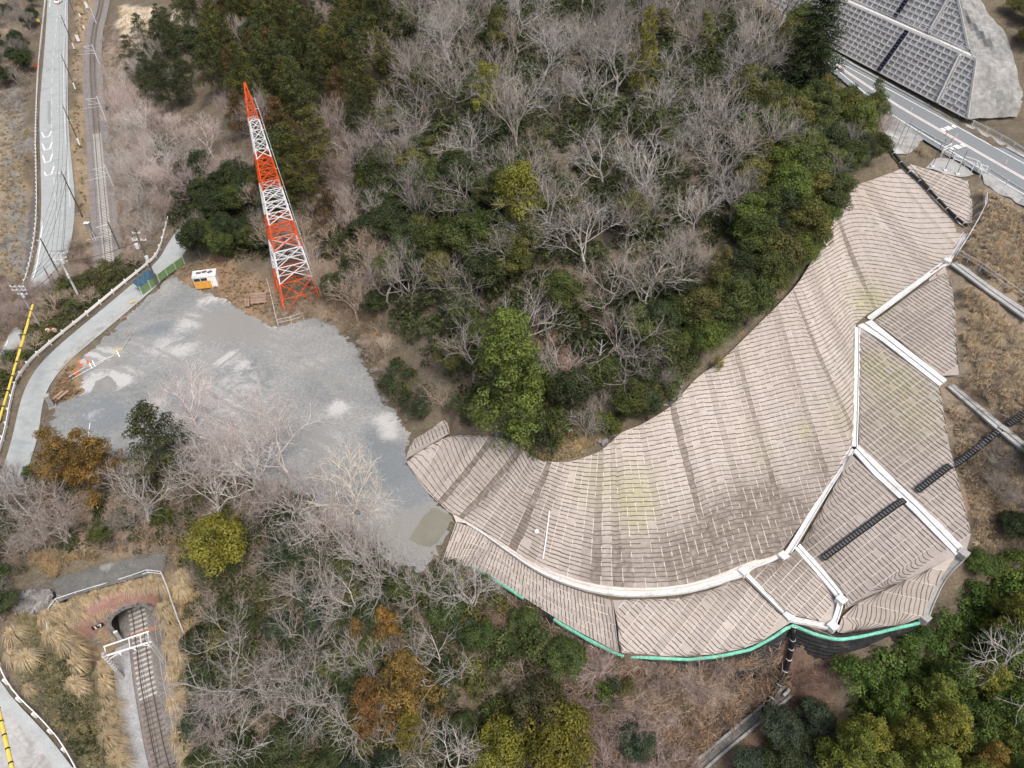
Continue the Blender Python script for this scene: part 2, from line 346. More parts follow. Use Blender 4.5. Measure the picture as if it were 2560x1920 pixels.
MAT['fill_sand'] = M('pale_sand_mortar', (.52,.45,.39), (.64,.58,.53), 3.5, .95, .3, .1)
MAT['water'] = M('muddy_puddle', (.20,.195,.155), (.235,.225,.18), .7, .22, 0, .06, spec=.4)
MAT['mud'] = M('wet_silt', (.24,.24,.225), (.29,.285,.265), .9, .55, .03, .08)
MAT['rockpile'] = M('grey_rubble', (.13,.125,.12), (.27,.26,.25), 1.5, .95, .3, .2)

def yard_mat():
    m, nt, b = nodes_of('yard_gravel'); co = ocoord(nt)
    n1 = noise(nt, co, 2.6, 8, .7); n0 = noise(nt, co, .12, 5, .6, .7)
    c = ramp(nt, n0, [(.3, (.20,.212,.212)), (.5, (.27,.28,.277)), (.7, (.335,.335,.32))])
    g = ramp(nt, n1, [(.3, (.72,)*3), (.72, (1.25,)*3)]); c = mixc(nt, 1.0, c, g, 'MULTIPLY')
    n5 = noise(nt, co, .5, 9, .78, 1.6)
    def patch(name, lo, hi):
        s = math_n(nt, 'ADD', attr(nt, name), math_n(nt, 'MULTIPLY_ADD', n5, 2.2)); nt.nodes[-2].inputs[2].default_value = -1.1
        r = ramp(nt, s, [(lo, (0, 0, 0)), (hi, (1, 1, 1))]); return r
    c = mixc(nt, math_n(nt, 'MULTIPLY', patch('blue', .35, .75), .7), c, (.18,.205,.225))
    c = mixc(nt, math_n(nt, 'MULTIPLY', patch('pale', .3, .85), .8), c, (.53,.53,.515))
    c = mixc(nt, math_n(nt, 'MULTIPLY', patch('mud', .42, .6), .8), c, (.27,.265,.25))
    n6 = noise(nt, co, 6, 4, .7)
    c = mixc(nt, 1.0, c, ramp(nt, n6, [(.3, (.8,)*3), (.7, (1.18,)*3)]), 'MULTIPLY')
    nt.links.new(c, b.inputs['Base Color']); b.inputs['Roughness'].default_value = .95; b.inputs['Specular IOR Level'].default_value = .2
    bumpn(nt, b, n1, .5, .08); return m
MAT['yard'] = yard_mat()
def ground_mat():
    m, nt, b = nodes_of('ground'); co = ocoord(nt)
    a = nt.nodes.new('ShaderNodeAttribute'); a.attribute_name = 'soil'
    n1 = noise(nt, co, 3.5, 8, .75, .5); n2 = noise(nt, co, .5, 5, .65, .8)
    c = mixc(nt, 1.0, a.outputs['Color'], ramp(nt, n1, [(.28, (.45,.45,.45)), (.5, (1,1,1)), (.75, (1.5,1.45,1.4))]), 'MULTIPLY')
    c = mixc(nt, 1.0, c, ramp(nt, n2, [(.3, (.72,.76,.74)), (.7, (1.22,1.15,1.08))]), 'MULTIPLY')
    nt.links.new(c, b.inputs['Base Color']); b.inputs['Roughness'].default_value = .97; b.inputs['Specular IOR Level'].default_value = .12
    bumpn(nt, b, n1, .9, .25); return m
MAT['ground'] = ground_mat()
# ------------------------------------------------------------------ strips between two edges (roads, drains, berms, painted lines)
def resample(pts, n):
    pts = [Vector(p) for p in pts]; d = [0]
    for a, b in zip(pts[:-1], pts[1:]): d.append(d[-1] + (b - a).length)
    out = []; k = 0
    for i in range(n):
        s = d[-1] * i / (n - 1)
        while k < len(pts) - 2 and d[k + 1] < s: k += 1
        t = (s - d[k]) / max(1e-9, d[k + 1] - d[k]); out.append(pts[k].lerp(pts[k + 1], t))
    return out
def smooth(pts, it=2):
    pts = [Vector(p) for p in pts]
    for _ in range(it):
        q = [pts[0]]
        for a, b in zip(pts[:-1], pts[1:]): q += [a.lerp(b, .25), a.lerp(b, .75)]
        q.append(pts[-1]); pts = q
    return pts
def plen(pts): return sum((Vector(a) - Vector(b)).length for a, b in zip(pts[:-1], pts[1:]))
def strip_quads(Lp, Rp, step=2.0, n=None):
    n = n or max(2, int(max(plen(Lp), plen(Rp)) / step) + 1)
    l = resample(Lp, n); r = resample(Rp, n)
    return [(l[i], r[i], r[i + 1], l[i + 1]) for i in range(n - 1)]
def offset(pts, w, up=0.0):
    pts = [Vector(p) for p in pts]; out = []
    for i, p in enumerate(pts):
        d = pts[min(i + 1, len(pts) - 1)] - pts[max(i - 1, 0)]; d.z = 0
        d = d.normalized() if d.length > 1e-6 else Vector((1, 0, 0))
        out.append(p + Vector((d.y, -d.x, 0)) * w + Vector((0, 0, up)))
    return out
def lift(pts, dz): return [Vector(p) + Vector((0, 0, dz)) for p in pts]
def slab(mb, quads, thick, m=0):
    """solid strip: top faces, both sides, both ends"""
    for q in quads: mb.face(q, m)
    for a, b, c, d in quads:
        dn = Vector((0, 0, -thick))
        mb.face((b, b + dn, c + dn, c), m); mb.face((d, d + dn, a + dn, a), m)
    a, b, _, _ = quads[0]; dn = Vector((0, 0, -thick)); mb.face((a, a + dn, b + dn, b), m)
    _, _, c, d = quads[-1]; mb.face((c, c + dn, d + dn, d), m)
def sheet(name, poly, mat, up=.03, step=1.5, z=None, parent=None, lay_it=False, wob=0.0, seed=3):
    """ground sheet inside a plan outline, draped on the terrain"""
    rg = random.Random(seed); ring = dens([Vector((p[0], p[1], 0)) for p in list(poly) + [poly[0]]], step * .6)[:-1]
    if wob: ring = [p + Vector((rg.uniform(-wob, wob), rg.uniform(-wob, wob), 0)) for p in ring]
    xs = [p.x for p in ring]; ys = [p.y for p in ring]
    pts = [Vector((p.x, p.y)) for p in ring]; n = len(pts)
    x = min(xs)
    while x < max(xs):
        y = min(ys)
        while y < max(ys):
            pts.append(Vector((x + rg.uniform(-.2, .2), y + rg.uniform(-.2, .2)))); y += step
        x += step
    v, e, f, *_ = delaunay_2d_cdt(pts, [], [list(range(n))], 1, 1e-4)
    v3 = [Vector((p.x, p.y, (gz(p.x, p.y) if z is None else z) + up)) for p in v]
    if lay_it: lay([[v3[i] for i in t] for t in f if len(t) == 3])
    mb = MB(); mb.v = [tuple(p) for p in v3]; mb.f = [tuple(t) for t in f]; mb.m = [0] * len(f)
    o = mb.build(name, mat, parent); return o
def S3(o, kind='structure'): o['kind'] = kind; return o

# ---- valley road
rl = smooth(PP([(121,-30,6.6),(112,116,5.2),(101,231,4.3),(98,309,3.7),(102,424,3.0),(104,540,2.4),(92,640,1.9),(70,722,1.5)]), 2)
rr = smooth(PP([(170,-30,6.6),(170,77,5.6),(169,193,4.6),(170,309,3.7),(179,405,3.1),(189,502,2.6),(181,600,2.2),(150,690,1.8),(128,716,1.6)]), 2)
q = strip_quads(rl, rr, 3); lay(q, -.15)
mb = MB(); [mb.face(x) for x in q]; S3(mb.build('valley_road', MAT['asphalt_pale']))
q = strip_quads(PP([(36,812,.95),(8,866,.7),(-20,930,.4)]), PP([(60,832,.95),(46,880,.7),(20,945,.4)]), 2); lay(q, -.15); mb = MB(); [mb.face(x) for x in q]; S3(mb.build('valley_road', MAT['asphalt_pale']))
def line_on(name, pts, w, up, mat='line', dash=None, parent=None):
    mb = MB(); pts = smooth(pts, 1)
    if dash:
        tot = plen(pts); on, off = dash; n = max(2, int(tot / .5)); p = resample(pts, n); k = 0
        per = int((on + off) / .5); a = int(on / .5)
        while k + a < n: 
            s = p[k:k + a + 1]; [mb.face(x) for x in strip_quads(lift(offset(s, -w / 2), up), lift(offset(s, w / 2), up), 1)]; k += per
    else: [mb.face(x) for x in strip_quads(lift(offset(pts, -w / 2), up), lift(offset(pts, w / 2), up), 1.5)]
    o = mb.build(name, MAT[mat], parent)
    if parent is None: o['kind'] = 'structure'
    return o
def on_valley(px, py): return hit(px, py)
line_on('road_edge_line', [hit(*p) for p in [(126,2),(113,116),(104,231),(102,309),(106,424),(110,540),(97,650),(82,705)]], .22, .02)
line_on('road_edge_line', [hit(*p) for p in [(36,824),(24,846),(14,866)]], .2, .02)
line_on('road_edge_line', [hit(*p) for p in [(164,5),(163,60),(160,120),(159,193),(162,309),(170,405),(176,520)]], .18, .02, 'line_worn')
line_on('road_centre_line', [hit(*p) for p in [(144,30),(139,90),(133,140),(130,200),(129,260),(130,330),(134,420),(140,520),(143,560)]], .16, .02, 'line_worn', (4, 4))
mb = MB(); ptc = [(105,253),(127,253),(128,312),(104,312)]; [mb.face(x) for x in strip_quads([hit(*ptc[0]) + Vector((0,0,.012)), hit(*ptc[3]) + Vector((0,0,.012))], [hit(*ptc[1]) + Vector((0,0,.012)), hit(*ptc[2]) + Vector((0,0,.012))], 2)]
S3(mb.build('road_patch', MAT['asphalt_patch']))
chev = [((104,330),(111,346),(124,343),(129,328)), ((106,360),(112,376),(125,373),(130,356)), ((107,390),(113,407),(126,404),(131,386)), ((108,422),(115,439),(129,436),(135,417))]
for c in chev:
    mb = MB(); pts = [hit(*p) + Vector((0, 0, .03)) for p in c]
    for a, b in zip(pts[:-1], pts[1:]):
        d = (b - a).normalized(); n = Vector((d.y, -d.x, 0)) * .17
        mb.face((a - n, a + n, b + n + d * .1, b - n + d * .1))
    S3(mb.build('road_chevron', MAT['line']))
# shoulder pavement left of the road
q = strip_quads(PP([(88,330,-.3),(84,420,-.9),(74,520,-1.2),(66,600,-1.1),(58,690,-.7)]), PP([(96,330,.2),(93,420,-.4),(90,520,-.6),(86,590,-.6),(74,680,-.3)]), 3); lay(q, -.1)
mb = MB(); [mb.face(x) for x in q]; S3(mb.build('lower_path', MAT['asphalt_old']))

# ---- railway
c_low = smooth(PP([(431,1960,0),(406,1920,0),(367,1720,0),(357,1647,0),(345,1545,0)]), 1)
d_t = (c_low[-1] - c_low[0]); d_t.z = 0; d_t.normalize()
PORT = Vector((-46.0, 43.3, 0))                               # track centre in the portal plane
c_low.append(c_low[-1] + d_t * 16)
c_up = smooth([P(274,672,2.3) - Vector((-.42,.907,0)) * 8] + PP([(274,672,2.3),(263,565,2.7),(246,375,3.6),(236,248,4.3),(231.5,193,4.7),(231,120,5.2),(235,84,5.5),(239.5,60,5.7),(247,36,6.0),(253,10,6.3),(258,-20,6.6)]), 2)
def track(center, zb, name, bed_l, bed_r, label, sleepers):
    cl = resample(center, int(plen(center) / 1.0) + 2)
    qq = strip_quads(offset(cl, -bed_l), offset(cl, bed_r), 2); lay([[Vector(v) + Vector((0, 0, -.25)) for v in x] for x in qq if name == 'up' or (Vector(x[2]) - PORT).dot(d_t) < 1.3], -.35)
    mb = MB()
    for i in range(len(cl) - 1):
        prof = [(-bed_l, -.35), (-1.6, -.2), (-1.2, -.02), (1.2, -.02), (1.6, -.2), (bed_r, -.3)]
        a = [offset(cl[i:i + 2], w, z) for w, z in prof]
        for k in range(len(prof) - 1): mb.face((a[k][0], a[k + 1][0], a[k + 1][1], a[k][1]))
    S3(mb.build('track_bed', MAT['ballast']))
    t = empty('railway_track', cl[0]); tag(t, label, 'railway track', 'single railway line on both sides of the tunnel')
    for s in (-.5335, .5335):
        mb = MB(); r = offset(cl, s, .14)
        for a, b in zip(r[:-1], r[1:]): mb.bar(a, b + (b - a).normalized() * .02, .075, .16, 1)
        top = lift(r, .085)
        for a, b in zip(top[:-1], top[1:]): mb.bar(a, b, .068, .02, 0)
        mb.build('rail', [MAT['rail_top'], MAT['rust']], t)
    base = None
    n = 0; tot = plen(cl); s = 0; kinds = {}
    pts = resample(cl, int(tot / .68) + 1)
    for i in range(len(pts) - 1):
        p = pts[i]; d = (pts[i + 1] - p); rz = math.atan2(d.y, d.x); kind = sleepers(i, len(pts), p)
        if not kind: continue
        if kind not in kinds:
            m2 = MB(); m2.box((0, 0, 0), (.24, 1.95, .14)); m2.box((0, .82, .05), (.2, .3, .06)); m2.box((0, -.82, .05), (.2, .3, .06))
            kinds[kind] = m2.build('sleeper', MAT[kind], t, local=True); o = kinds[kind]
        else:
            o = kinds[kind].copy(); COL.objects.link(o); o.parent = t
        o.location = p - Vector(t.location) + Vector((0, 0, .0 if kind == 'sleeper' else -.035)); o.rotation_euler = (0, 0, rz); n += 1
    return cl
def sl_low(i, n, p):
    d = (p - PORT).dot(-d_t); return 'sleeper' if -10 < d < 9.5 else ('sleeper_wood' if d >= 9.5 else None)
CL_LOW = track(c_low, 0, 'low', 3.2, 2.7, 'railway track with rusty rails running out of the brick tunnel mouth', sl_low)
z_sw = P(241, 332, 3.9).y
def sl_up(i, n, p): return 'sleeper' if p.y < z_sw else 'sleeper_wood'
CL_UP = track(c_up, 0, 'up', 2.8, 2.6, 'railway track beside the valley road with pale concrete sleepers at its near end', sl_up)
q = strip_quads(PP([(283,1790,-.1),(330,1960,-.1)]), PP([(350,1790,-.1),(392,1960,-.1)]), 2)
l1 = [p for p in CL_LOW if (p - PORT).dot(-d_t) > 1.0]
mb = MB(); [mb.face(x) for x in strip_quads(lift(offset(l1, -3.3), -.2), lift(offset(l1, -1.35), -.02), 1.5)]
S3(mb.build('ballast_shoulder', MAT['ballast_new']))

# ---- yard, lanes
YARD = [(470,712),(540,742),(600,772),(668,812),(700,818),(748,800),(800,790),(850,832),(895,872),(922,930),(948,985),(985,1030),(1020,1075),(1016,1156),(1062,1222),(1100,1262),(1128,1290),(1110,1345),(1085,1390),(1050,1430),(960,1400),(860,1320),(740,1230),(600,1180),(450,1165),(330,1150),(240,1130),(150,1095),(128,1060),(150,1010),(205,985),(205,940),(195,905),(245,862),(300,812),(360,745),(400,700),(430,690)]
YW = [P(x, y, 12) for x, y in YARD]
yd = S3(sheet('gravel_yard', YW, MAT['yard'], .0, .55, z=12.0, lay_it=True, wob=.5))
def paint(o, name, tab):
    me = o.data; n = len(me.vertices); c = np.zeros(n * 3); me.vertices.foreach_get('co', c); c = c.reshape(-1, 3); s = np.zeros(n)
    for cx, cy, r, w in tab: s += w * np.exp(-((c[:, 0] - cx) ** 2 + (c[:, 1] - cy) ** 2) / (r * r))
    at = me.attributes.new(name, 'FLOAT', 'POINT'); at.data.foreach_set('value', np.minimum(s, 1).astype(np.float32))
def ruts(*paths):
    out = []
    for pth in paths:
        c = smooth([P(x, y, 12) for x, y in pth], 2)
        for w in (-.85, .85):
            p = offset(resample(c, int(plen(c) / .45)), w); out += [(q.x, q.y, .38, .55) for q in p]
    return out
def blobs(x, y, tab):
    s = 0.0
    for cx, cy, r, a in tab:
        d2 = ((x - cx) ** 2 + (y - cy) ** 2) / (r * r)
        if d2 < 6: s += a * math.exp(-d2)
    return min(1.0, s)
def yb(tab): return [(P(x, y, 12).x, P(x, y, 12).y, r, a) for x, y, r, a in tab]
paint(yd, 'pale', yb([(510,752,1.4,.7),(545,745,1.4,.8),(580,750,1.4,.8),(655,778,1.6,1),(678,795,1.6,1),(690,810,1.2,1),(480,785,2,.5),(455,815,1.8,.6),(500,810,1.6,.6),(420,850,2,.55),(380,880,2.4,.55),(440,880,2,.55),(340,850,1.5,.4),(310,800,1.6,.3),(330,775,1.5,.3),(480,870,2,.5),(580,885,1.4,.8),(555,905,1.2,.8),(605,912,1.2,.9),(845,1018,1.5,1),(215,895,2,.8),(250,890,2,.8),(285,885,2,.6),(225,955,1.5,1),(245,935,1.3,1),(285,935,1.5,1.1),(300,955,1.5,1),(215,972,1.3,.9),(330,930,2.5,.5),(965,1050,1.8,.9),(975,1085,1.4,.9),(500,1000,6,.5),(600,1080,6,.45),(620,960,4,.35),(380,1010,2,.5),(230,1040,1.6,.5),(820,1100,6,.4),(900,1250,4,.35),(960,1290,3,.4)]))
paint(yd, 'blue', yb([(250,1025,3.5,.9),(280,1060,3,.6),(410,815,3,.6),(370,830,3,.35),(960,1140,4,.7),(1010,1200,4,.8),(1050,1240,3,.5),(930,1080,3,.4),(480,740,4,.5),(190,1080,3,.4),(1040,1270,2,.3)]))
paint(yd, 'mud', yb([(560,800,4,.6),(620,810,4,.7),(540,830,3,.5),(480,1020,3,.3),(230,930,4,.3),(270,910,4,.3),(880,1130,3,.5),(800,1070,3,.5),(1000,1330,3,.7),(1080,1300,3,1),(1040,1350,3,.9)]) + ruts([(225,850),(330,850),(470,930),(640,1040),(850,1130),(960,1260)], [(300,800),(450,770),(600,830),(780,900),(880,1000)], [(260,1000),(420,980),(560,900),(640,830),(720,850)], [(210,880),(360,930),(520,1060),(700,1110)]))
lane_l = smooth(PP([(470,540,13.6),(424,600,13.2),(396,655,12.8),(290,745,12.3),(160,852,12.05),(98,910,11.9),(64,965,11.7),(48,1015,11.5),(32,1090,11.2),(10,1165,10.8),(-20,1230,10.3)]), 2)
lane_r = smooth(PP([(498,560,13.6),(478,610,13.1),(420,690,12.5),(332,768,12.15),(240,845,12.05),(168,905,12.0),(120,965,11.85),(104,1020,11.6),(96,1090,11.3),(72,1165,10.9),(50,1240,10.4)]), 2)
q = strip_quads(lane_l, lane_r, 2); lay(q, -.1); mb = MB(); [mb.face([Vector(v) + Vector((0,0,.02)) for v in x]) for x in q]; S3(mb.build('lane', MAT['asphalt_pale']))
gut = smooth(PP([(425,672,12.6),(350,735,12.25),(280,795,12.12),(205,860,12.08),(140,925,12.0)]), 1)
mb = MB(); slab(mb, strip_quads(offset(gut, -.45, .07), offset(gut, .45, .07), 1.5), .12); S3(mb.build('gutter_kerb', MAT['conc']))
# lower left road
ll = smooth(PP([(-60,1600,7.6),(-8,1690,6.8),(30,1745,6.3),(88,1805,5.5),(136,1858,4.9),(200,1945,4.0)]), 2)
lr = smooth(PP([(-160,1700,7.4),(-120,1790,6.5),(-90,1840,6.0),(-60,1900,5.5),(0,1960,4.7),(40,2010,4.2)]), 2)
q = strip_quads(ll, lr, 2); lay(q, -.1); mb = MB(); [mb.face([Vector(v) + Vector((0,0,.02)) for v in x]) for x in q]; S3(mb.build('lane', MAT['asphalt_pale']))
g2 = [hit(-30,1745), hit(20,1800), hit(70,1855), hit(125,1925), hit(150,1960)]
mb = MB(); slab(mb, strip_quads(offset(g2, -.42, .05), offset(g2, .42, .05), 1.2), .1); S3(mb.build('gutter_kerb', MAT['conc']))
sheet('forecourt', [hit(*p) for p in [(-40,1790),(14,1815),(62,1868),(108,1930),(60,1960),(-60,1900)]], MAT['conc'], .05, 1.2)['kind'] = 'structure'
# dark asphalt strip over the portal
q = strip_quads(PP([(145,1506,7.45),(215,1480,7.55),(300,1456,7.6),(412,1426,7.9)]), PP([(133,1450,7.8),(205,1427,7.95),(300,1400,8.15),(418,1374,8.5)]), 2); lay(q, -.1)
mb = MB(); [mb.face([Vector(v) + Vector((0,0,.03)) for v in x]) for x in q]; S3(mb.build('old_track_pavement', MAT['asphalt_old']))

# ---- highway
hn = PP([(2060,148,32.4),(2229,287,32.0),(2400,391,31.8),(2560,486,31.6),(2700,566,31.4)])
hf = PP([(2060,128,32.4),(2111,163,32.3),(2335,285,32.0),(2560,409,31.7),(2700,486,31.5)])
hd = Vector((.3016,-.9534,0))
he = lift(offset(hf, 0), 0)
def across(pts, w, up=0.0): return [p + Vector((.9534,.3016,0)) * w + Vector((0,0,up)) for p in pts]
lay(strip_quads(across(hn, -2.2), across(hf, 3.6), 3), -.35); q = strip_quads(across(hn, -1.4), across(hf, 1.3), 3)
mb = MB(); [mb.face(x) for x in q]; S3(mb.build('highway', MAT['asphalt']))
def hl(pts, name, w, mat='line', up=.02, shift=0.0):
    p = across(pts, shift, up); mb = MB(); [mb.face(x) for x in strip_quads(across(p, -w / 2), across(p, w / 2), 4)]; return S3(mb.build(name, MAT[mat]))
hl(hn, 'road_edge_line', .22); hl(hf, 'road_edge_line', .22)
mid = [a.lerp(b, .5) for a, b in zip(resample(hn, 24), resample(hf, 24))]
hl(mid, 'road_centre_line', .17, 'line', .02, -.24); hl(mid, 'road_centre_line', .17, 'line', .02, .24)
MAT['rumble'] = M('pink_rumble_strip', (.60,.42,.36), (.70,.55,.49), 6, .8)
hl(mid, 'rumble_strip', .22, 'rumble', .018)
for q4 in ([(2360,319),(2371,314),(2383,321),(2371,326)], [(2380,366),(2392,361),(2408,368),(2395,373)], [(2350,322),(2356,319),(2366,325),(2361,328)], [(2378,315),(2384,311),(2392,317),(2387,320)], [(2373,370),(2379,367),(2389,373),(2384,376)], [(2399,361),(2406,358),(2417,365),(2410,368)]):
    z = 31.93; mb = MB(); mb.face([P(x, y, z + .0) for x, y in q4]); S3(mb.build('road_marking', MAT['line']))
# far kerb and gutter
g = across(hf, 1.4); mb = MB(); slab(mb, strip_quads(lift(g, .12), lift(across(g, .75), .12), 4), .3); S3(mb.build('kerb', MAT['conc']))
g = across(hf, 2.2); mb = MB(); slab(mb, strip_quads(lift(g, .03), lift(across(g, .8), .03), 4), .3); S3(mb.build('gutter', MAT['conc_dark']))

# ------------------------------------------------------------------ slope matting
def mat_fabric():
    m, nt, b = nodes_of('straw_mat'); co = ocoord(nt)
    v = attr(nt, 'mv'); st = attr(nt, 'stain'); ms = attr(nt, 'moss'); oi = nt.nodes.new('ShaderNodeObjectInfo')  # stain holds damp patches and the painted groove shade
    n1 = noise(nt, co, 1.1, 5); base = ramp(nt, n1, [(.3, (.39,.352,.325)), (.5, (.455,.413,.383)), (.7, (.515,.475,.447))])
    s = math_n(nt, 'SINE', math_n(nt, 'MULTIPLY', v, 2 * math.pi / .14)); s = math_n(nt, 'MULTIPLY_ADD', s, .5); nt.nodes[-1].inputs[2].default_value = .5
    n2 = noise(nt, co, 9, 4); rib = math_n(nt, 'MULTIPLY', s, n2)
    base = mixc(nt, math_n(nt, 'MULTIPLY', rib, .75), base, (.30,.245,.20))
    n4 = noise(nt, co, .16, 4, .6, .4); warm = ramp(nt, n4, [(.42, (0,0,0)), (.68, (.6,.6,.6))]); base = mixc(nt, warm, base, (.425,.372,.322))
    rv = nt.nodes.new('ShaderNodeMapRange'); nt.links.new(oi.outputs['Random'], rv.inputs[0]); rv.inputs[3].default_value = .90; rv.inputs[4].default_value = 1.08
    tv = nt.nodes.new('ShaderNodeCombineColor'); [nt.links.new(rv.outputs[0], tv.inputs[i]) for i in range(3)]
    base = mixc(nt, 1.0, base, tv.outputs[0], 'MULTIPLY')
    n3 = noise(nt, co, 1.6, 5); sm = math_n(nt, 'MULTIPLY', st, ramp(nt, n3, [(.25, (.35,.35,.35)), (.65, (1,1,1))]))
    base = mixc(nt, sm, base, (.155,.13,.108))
    base = mixc(nt, math_n(nt, 'MULTIPLY', ms, ramp(nt, n3, [(.3, (.2,.2,.2)), (.7, (1,1,1))])), base, (.33,.33,.17))
    nt.links.new(base, b.inputs['Base Color']); b.inputs['Roughness'].default_value = .95; b.inputs['Specular IOR Level'].default_value = .15
    bumpn(nt, b, rib, .5, .03); return m
MAT['mat'] = mat_fabric()
MAT['rope'] = M('dark_fertiliser_tube', (.105,.09,.078), (.19,.165,.145), 3, .95, 0, .2)
MAT['seam'] = M('pale_mat_overlap', (.54,.48,.43), (.64,.58,.53), 4, .95, 0, .08)
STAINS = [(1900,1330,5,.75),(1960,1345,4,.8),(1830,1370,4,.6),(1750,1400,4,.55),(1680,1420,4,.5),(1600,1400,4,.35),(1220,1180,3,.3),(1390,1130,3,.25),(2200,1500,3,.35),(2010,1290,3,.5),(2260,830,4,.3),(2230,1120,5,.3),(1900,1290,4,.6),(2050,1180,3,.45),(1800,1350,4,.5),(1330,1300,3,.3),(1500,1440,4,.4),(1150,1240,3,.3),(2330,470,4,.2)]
MOSSES = [(1590,1225,2.5,.9),(1590,1290,2,.7),(1480,1210,2.5,.6),(2175,750,3,.7),(2230,960,3.5,.8),(2290,1060,4,.55),(2175,915,1.6,.9),(1900,1130,2.5,.25),(2100,1040,3,.35),(2010,1080,1,.9),(2170,770,2,.6)]
STP, MSP = None, None
def blobs(x, y, tab):
    s = 0.0
    for cx, cy, r, a in tab:
        d2 = ((x - cx) ** 2 + (y - cy) ** 2) / (r * r)
        if d2 < 6: s += a * math.exp(-d2)
    return min(1.0, s)
class Mats:
    def __init__(s, label):
        s.root = None; s.label = label; s.rope = MB(); s.seam = MB(); s.n = 0
    def strip(s, rows, vs, lines, rg, extra=None, seam=True):
        """rows: [left, middle, right] points up the strip; lines: row indices (floats) carrying a dark tube"""
        if s.root is None:
            s.root = empty('slope_mat_cover', rows[0][0]); tag(s.root, s.label, 'slope matting', 'straw matting on the slopes')
        o0 = Vector(s.root.location); verts = []; faces = []; up = Vector((0, 0, .07))
        for r in rows: verts += [Vector(p) + up for p in r]
        for i in range(len(rows) - 1):
            a = 3 * i; faces += [(a, a + 1, a + 4, a + 3), (a + 1, a + 2, a + 5, a + 4)]
        me = bpy.data.meshes.new('mat_strip'); me.from_pydata([tuple(v - o0) for v in verts], [], faces)
        me.materials.append(MAT['mat'])
        for nm, val in (('mv', [v for v in vs for _ in range(3)]),
                        ('stain', [min(1, blobs(v.x, v.y, STP) + (extra(v) if extra else 0)) for v in verts]),  # damp patches, plus groove shade put into the colour
                        ('moss', [blobs(v.x, v.y, MSP) for v in verts])):
            at = me.attributes.new(nm, 'FLOAT', 'POINT'); at.data.foreach_set('value', val)
        me.polygons.foreach_set('use_smooth', [True] * len(faces)); me.update()
        o = bpy.data.objects.new('mat_strip', me); COL.objects.link(o); o.parent = s.root; s.n += 1
        # dark tubes across the strip
        def at_row(f, k):
            f = min(max(f, 0), len(rows) - 1.001); i = int(f); return Vector(rows[i][k]).lerp(Vector(rows[i + 1][k]), f - i)
        tilt = rg.uniform(-.06, .06)
        for ln in lines:
            if rg.random() < .03: continue
            la, lb = ln if isinstance(ln, tuple) else (ln, ln)
            j = rg.uniform(-.06, .06); pts = []
            for k in range(4):
                x = k / 3; ff = la + (lb - la) * x + tilt * (x - .5) + j + rg.uniform(-.05, .05)
                a = at_row(ff, 0 if x < .5 else 1); b = at_row(ff, 1 if x < .5 else 2); pts.append(a.lerp(b, x * 2 if x < .5 else x * 2 - 1))
            lm = (la + lb) / 2; upd = (at_row(lm + 1, 1) - at_row(lm - 1, 1)); upd = upd.normalized() if upd.length > 1e-6 else Vector((0, 1, 0))
            w = rg.uniform(.035, .075)
            for a, b in zip(pts[:-1], pts[1:]):
                lo = upd * w; top = Vector((0, 0, .07 + rg.uniform(.05, .09)))
                s.rope.face((a - lo + up * .9, b - lo + up * .9, b + top, a + top)); s.rope.face((a + top, b + top, b + lo + up * .9, a + lo + up * .9))
        if seam:
            for i in range(len(rows) - 1):
                if rg.random() < (.75 if seam is True else seam):
                    a, b = Vector(rows[i][2]), Vector(rows[i + 1][2]); m0, m1 = Vector(rows[i][1]), Vector(rows[i + 1][1])
                    w = rg.uniform(.05, .1); e0 = (m0 - a); e1 = (m1 - b); u2 = Vector((0, 0, .115))
                    if e0.length < 1e-4 or e1.length < 1e-4: continue
                    s.seam.face((a + e0.normalized() * w + u2, a + u2, b + u2, b + e1.normalized() * w + u2))
    def done(s):
        o = s.rope.build('tube_ridge', MAT['rope'], s.root); o['kind'] = 'stuff'
        if s.seam.f: o = s.seam.build('mat_overlap', MAT['seam'], s.root); o['kind'] = 'stuff'

# --- the big curved slope under the wood
PAIRS = [((1016,1155,12.1),(1034,1139,12.6)),((1055,1215,12),(1122,1091,14)),((1090,1252,12),(1219,1091,16)),((1128,1284,12),(1275,1101,16.8)),((1160,1301,12),(1312,1127,17.2)),((1245,1352,12),(1350,1152,17.8)),((1350,1420,12),(1422,1156,18.3)),((1478,1463,12),(1498,1130,19)),((1590,1472,12),(1553,1083,19.8)),((1690,1468,12),(1604,1062,20.2)),((1785,1443,12),(1675,1018,20.8)),((1865,1408,12.2),(1740,948,22)),((1950,1381,12.5),(1810,896,23)),((2064,1222,15.2),(1935,773,25)),((2130,1120,17),(1975,732,25.8)),((2136,960,19.5),(2005,694,26.6)),((2139,812,22),(2065,592,28.2)),((2220,755,23.7),(2103,500,29.4)),((2296,704,25.3),(2136,466,30)),((2364,657,27),(2195,445,30.8)),((2411,581,28.3),(2275,415,31.5))]
PB = [P(*b) for b, t in PAIRS]; PT = [P(*t) for b, t in PAIRS]
def crom(pts, u):
    i = min(max(int(u), 0), len(pts) - 2); f = u - i
    p0, p1, p2, p3 = pts[max(i - 1, 0)], pts[i], pts[i + 1], pts[min(i + 2, len(pts) - 1)]
    c = .5 * ((2 * p1) + (p2 - p0) * f + (2 * p0 - 5 * p1 + 4 * p2 - p3) * f * f + (3 * p1 - p0 - 3 * p2 + p3) * f ** 3)
    return p1.lerp(p2, f) * .5 + c * .5
us = [i / 20 for i in range(20 * (len(PAIRS) - 1) + 1)]
ms_ = [crom(PB, u).lerp(crom(PT, u), .5) for u in us]; cum = [0]
for a, b in zip(ms_[:-1], ms_[1:]): cum.append(cum[-1] + (b - a).length)
def s_of_u(u): i = min(int(u * 20), len(us) - 2); return cum[i] + (cum[i + 1] - cum[i]) * (u * 20 - i)
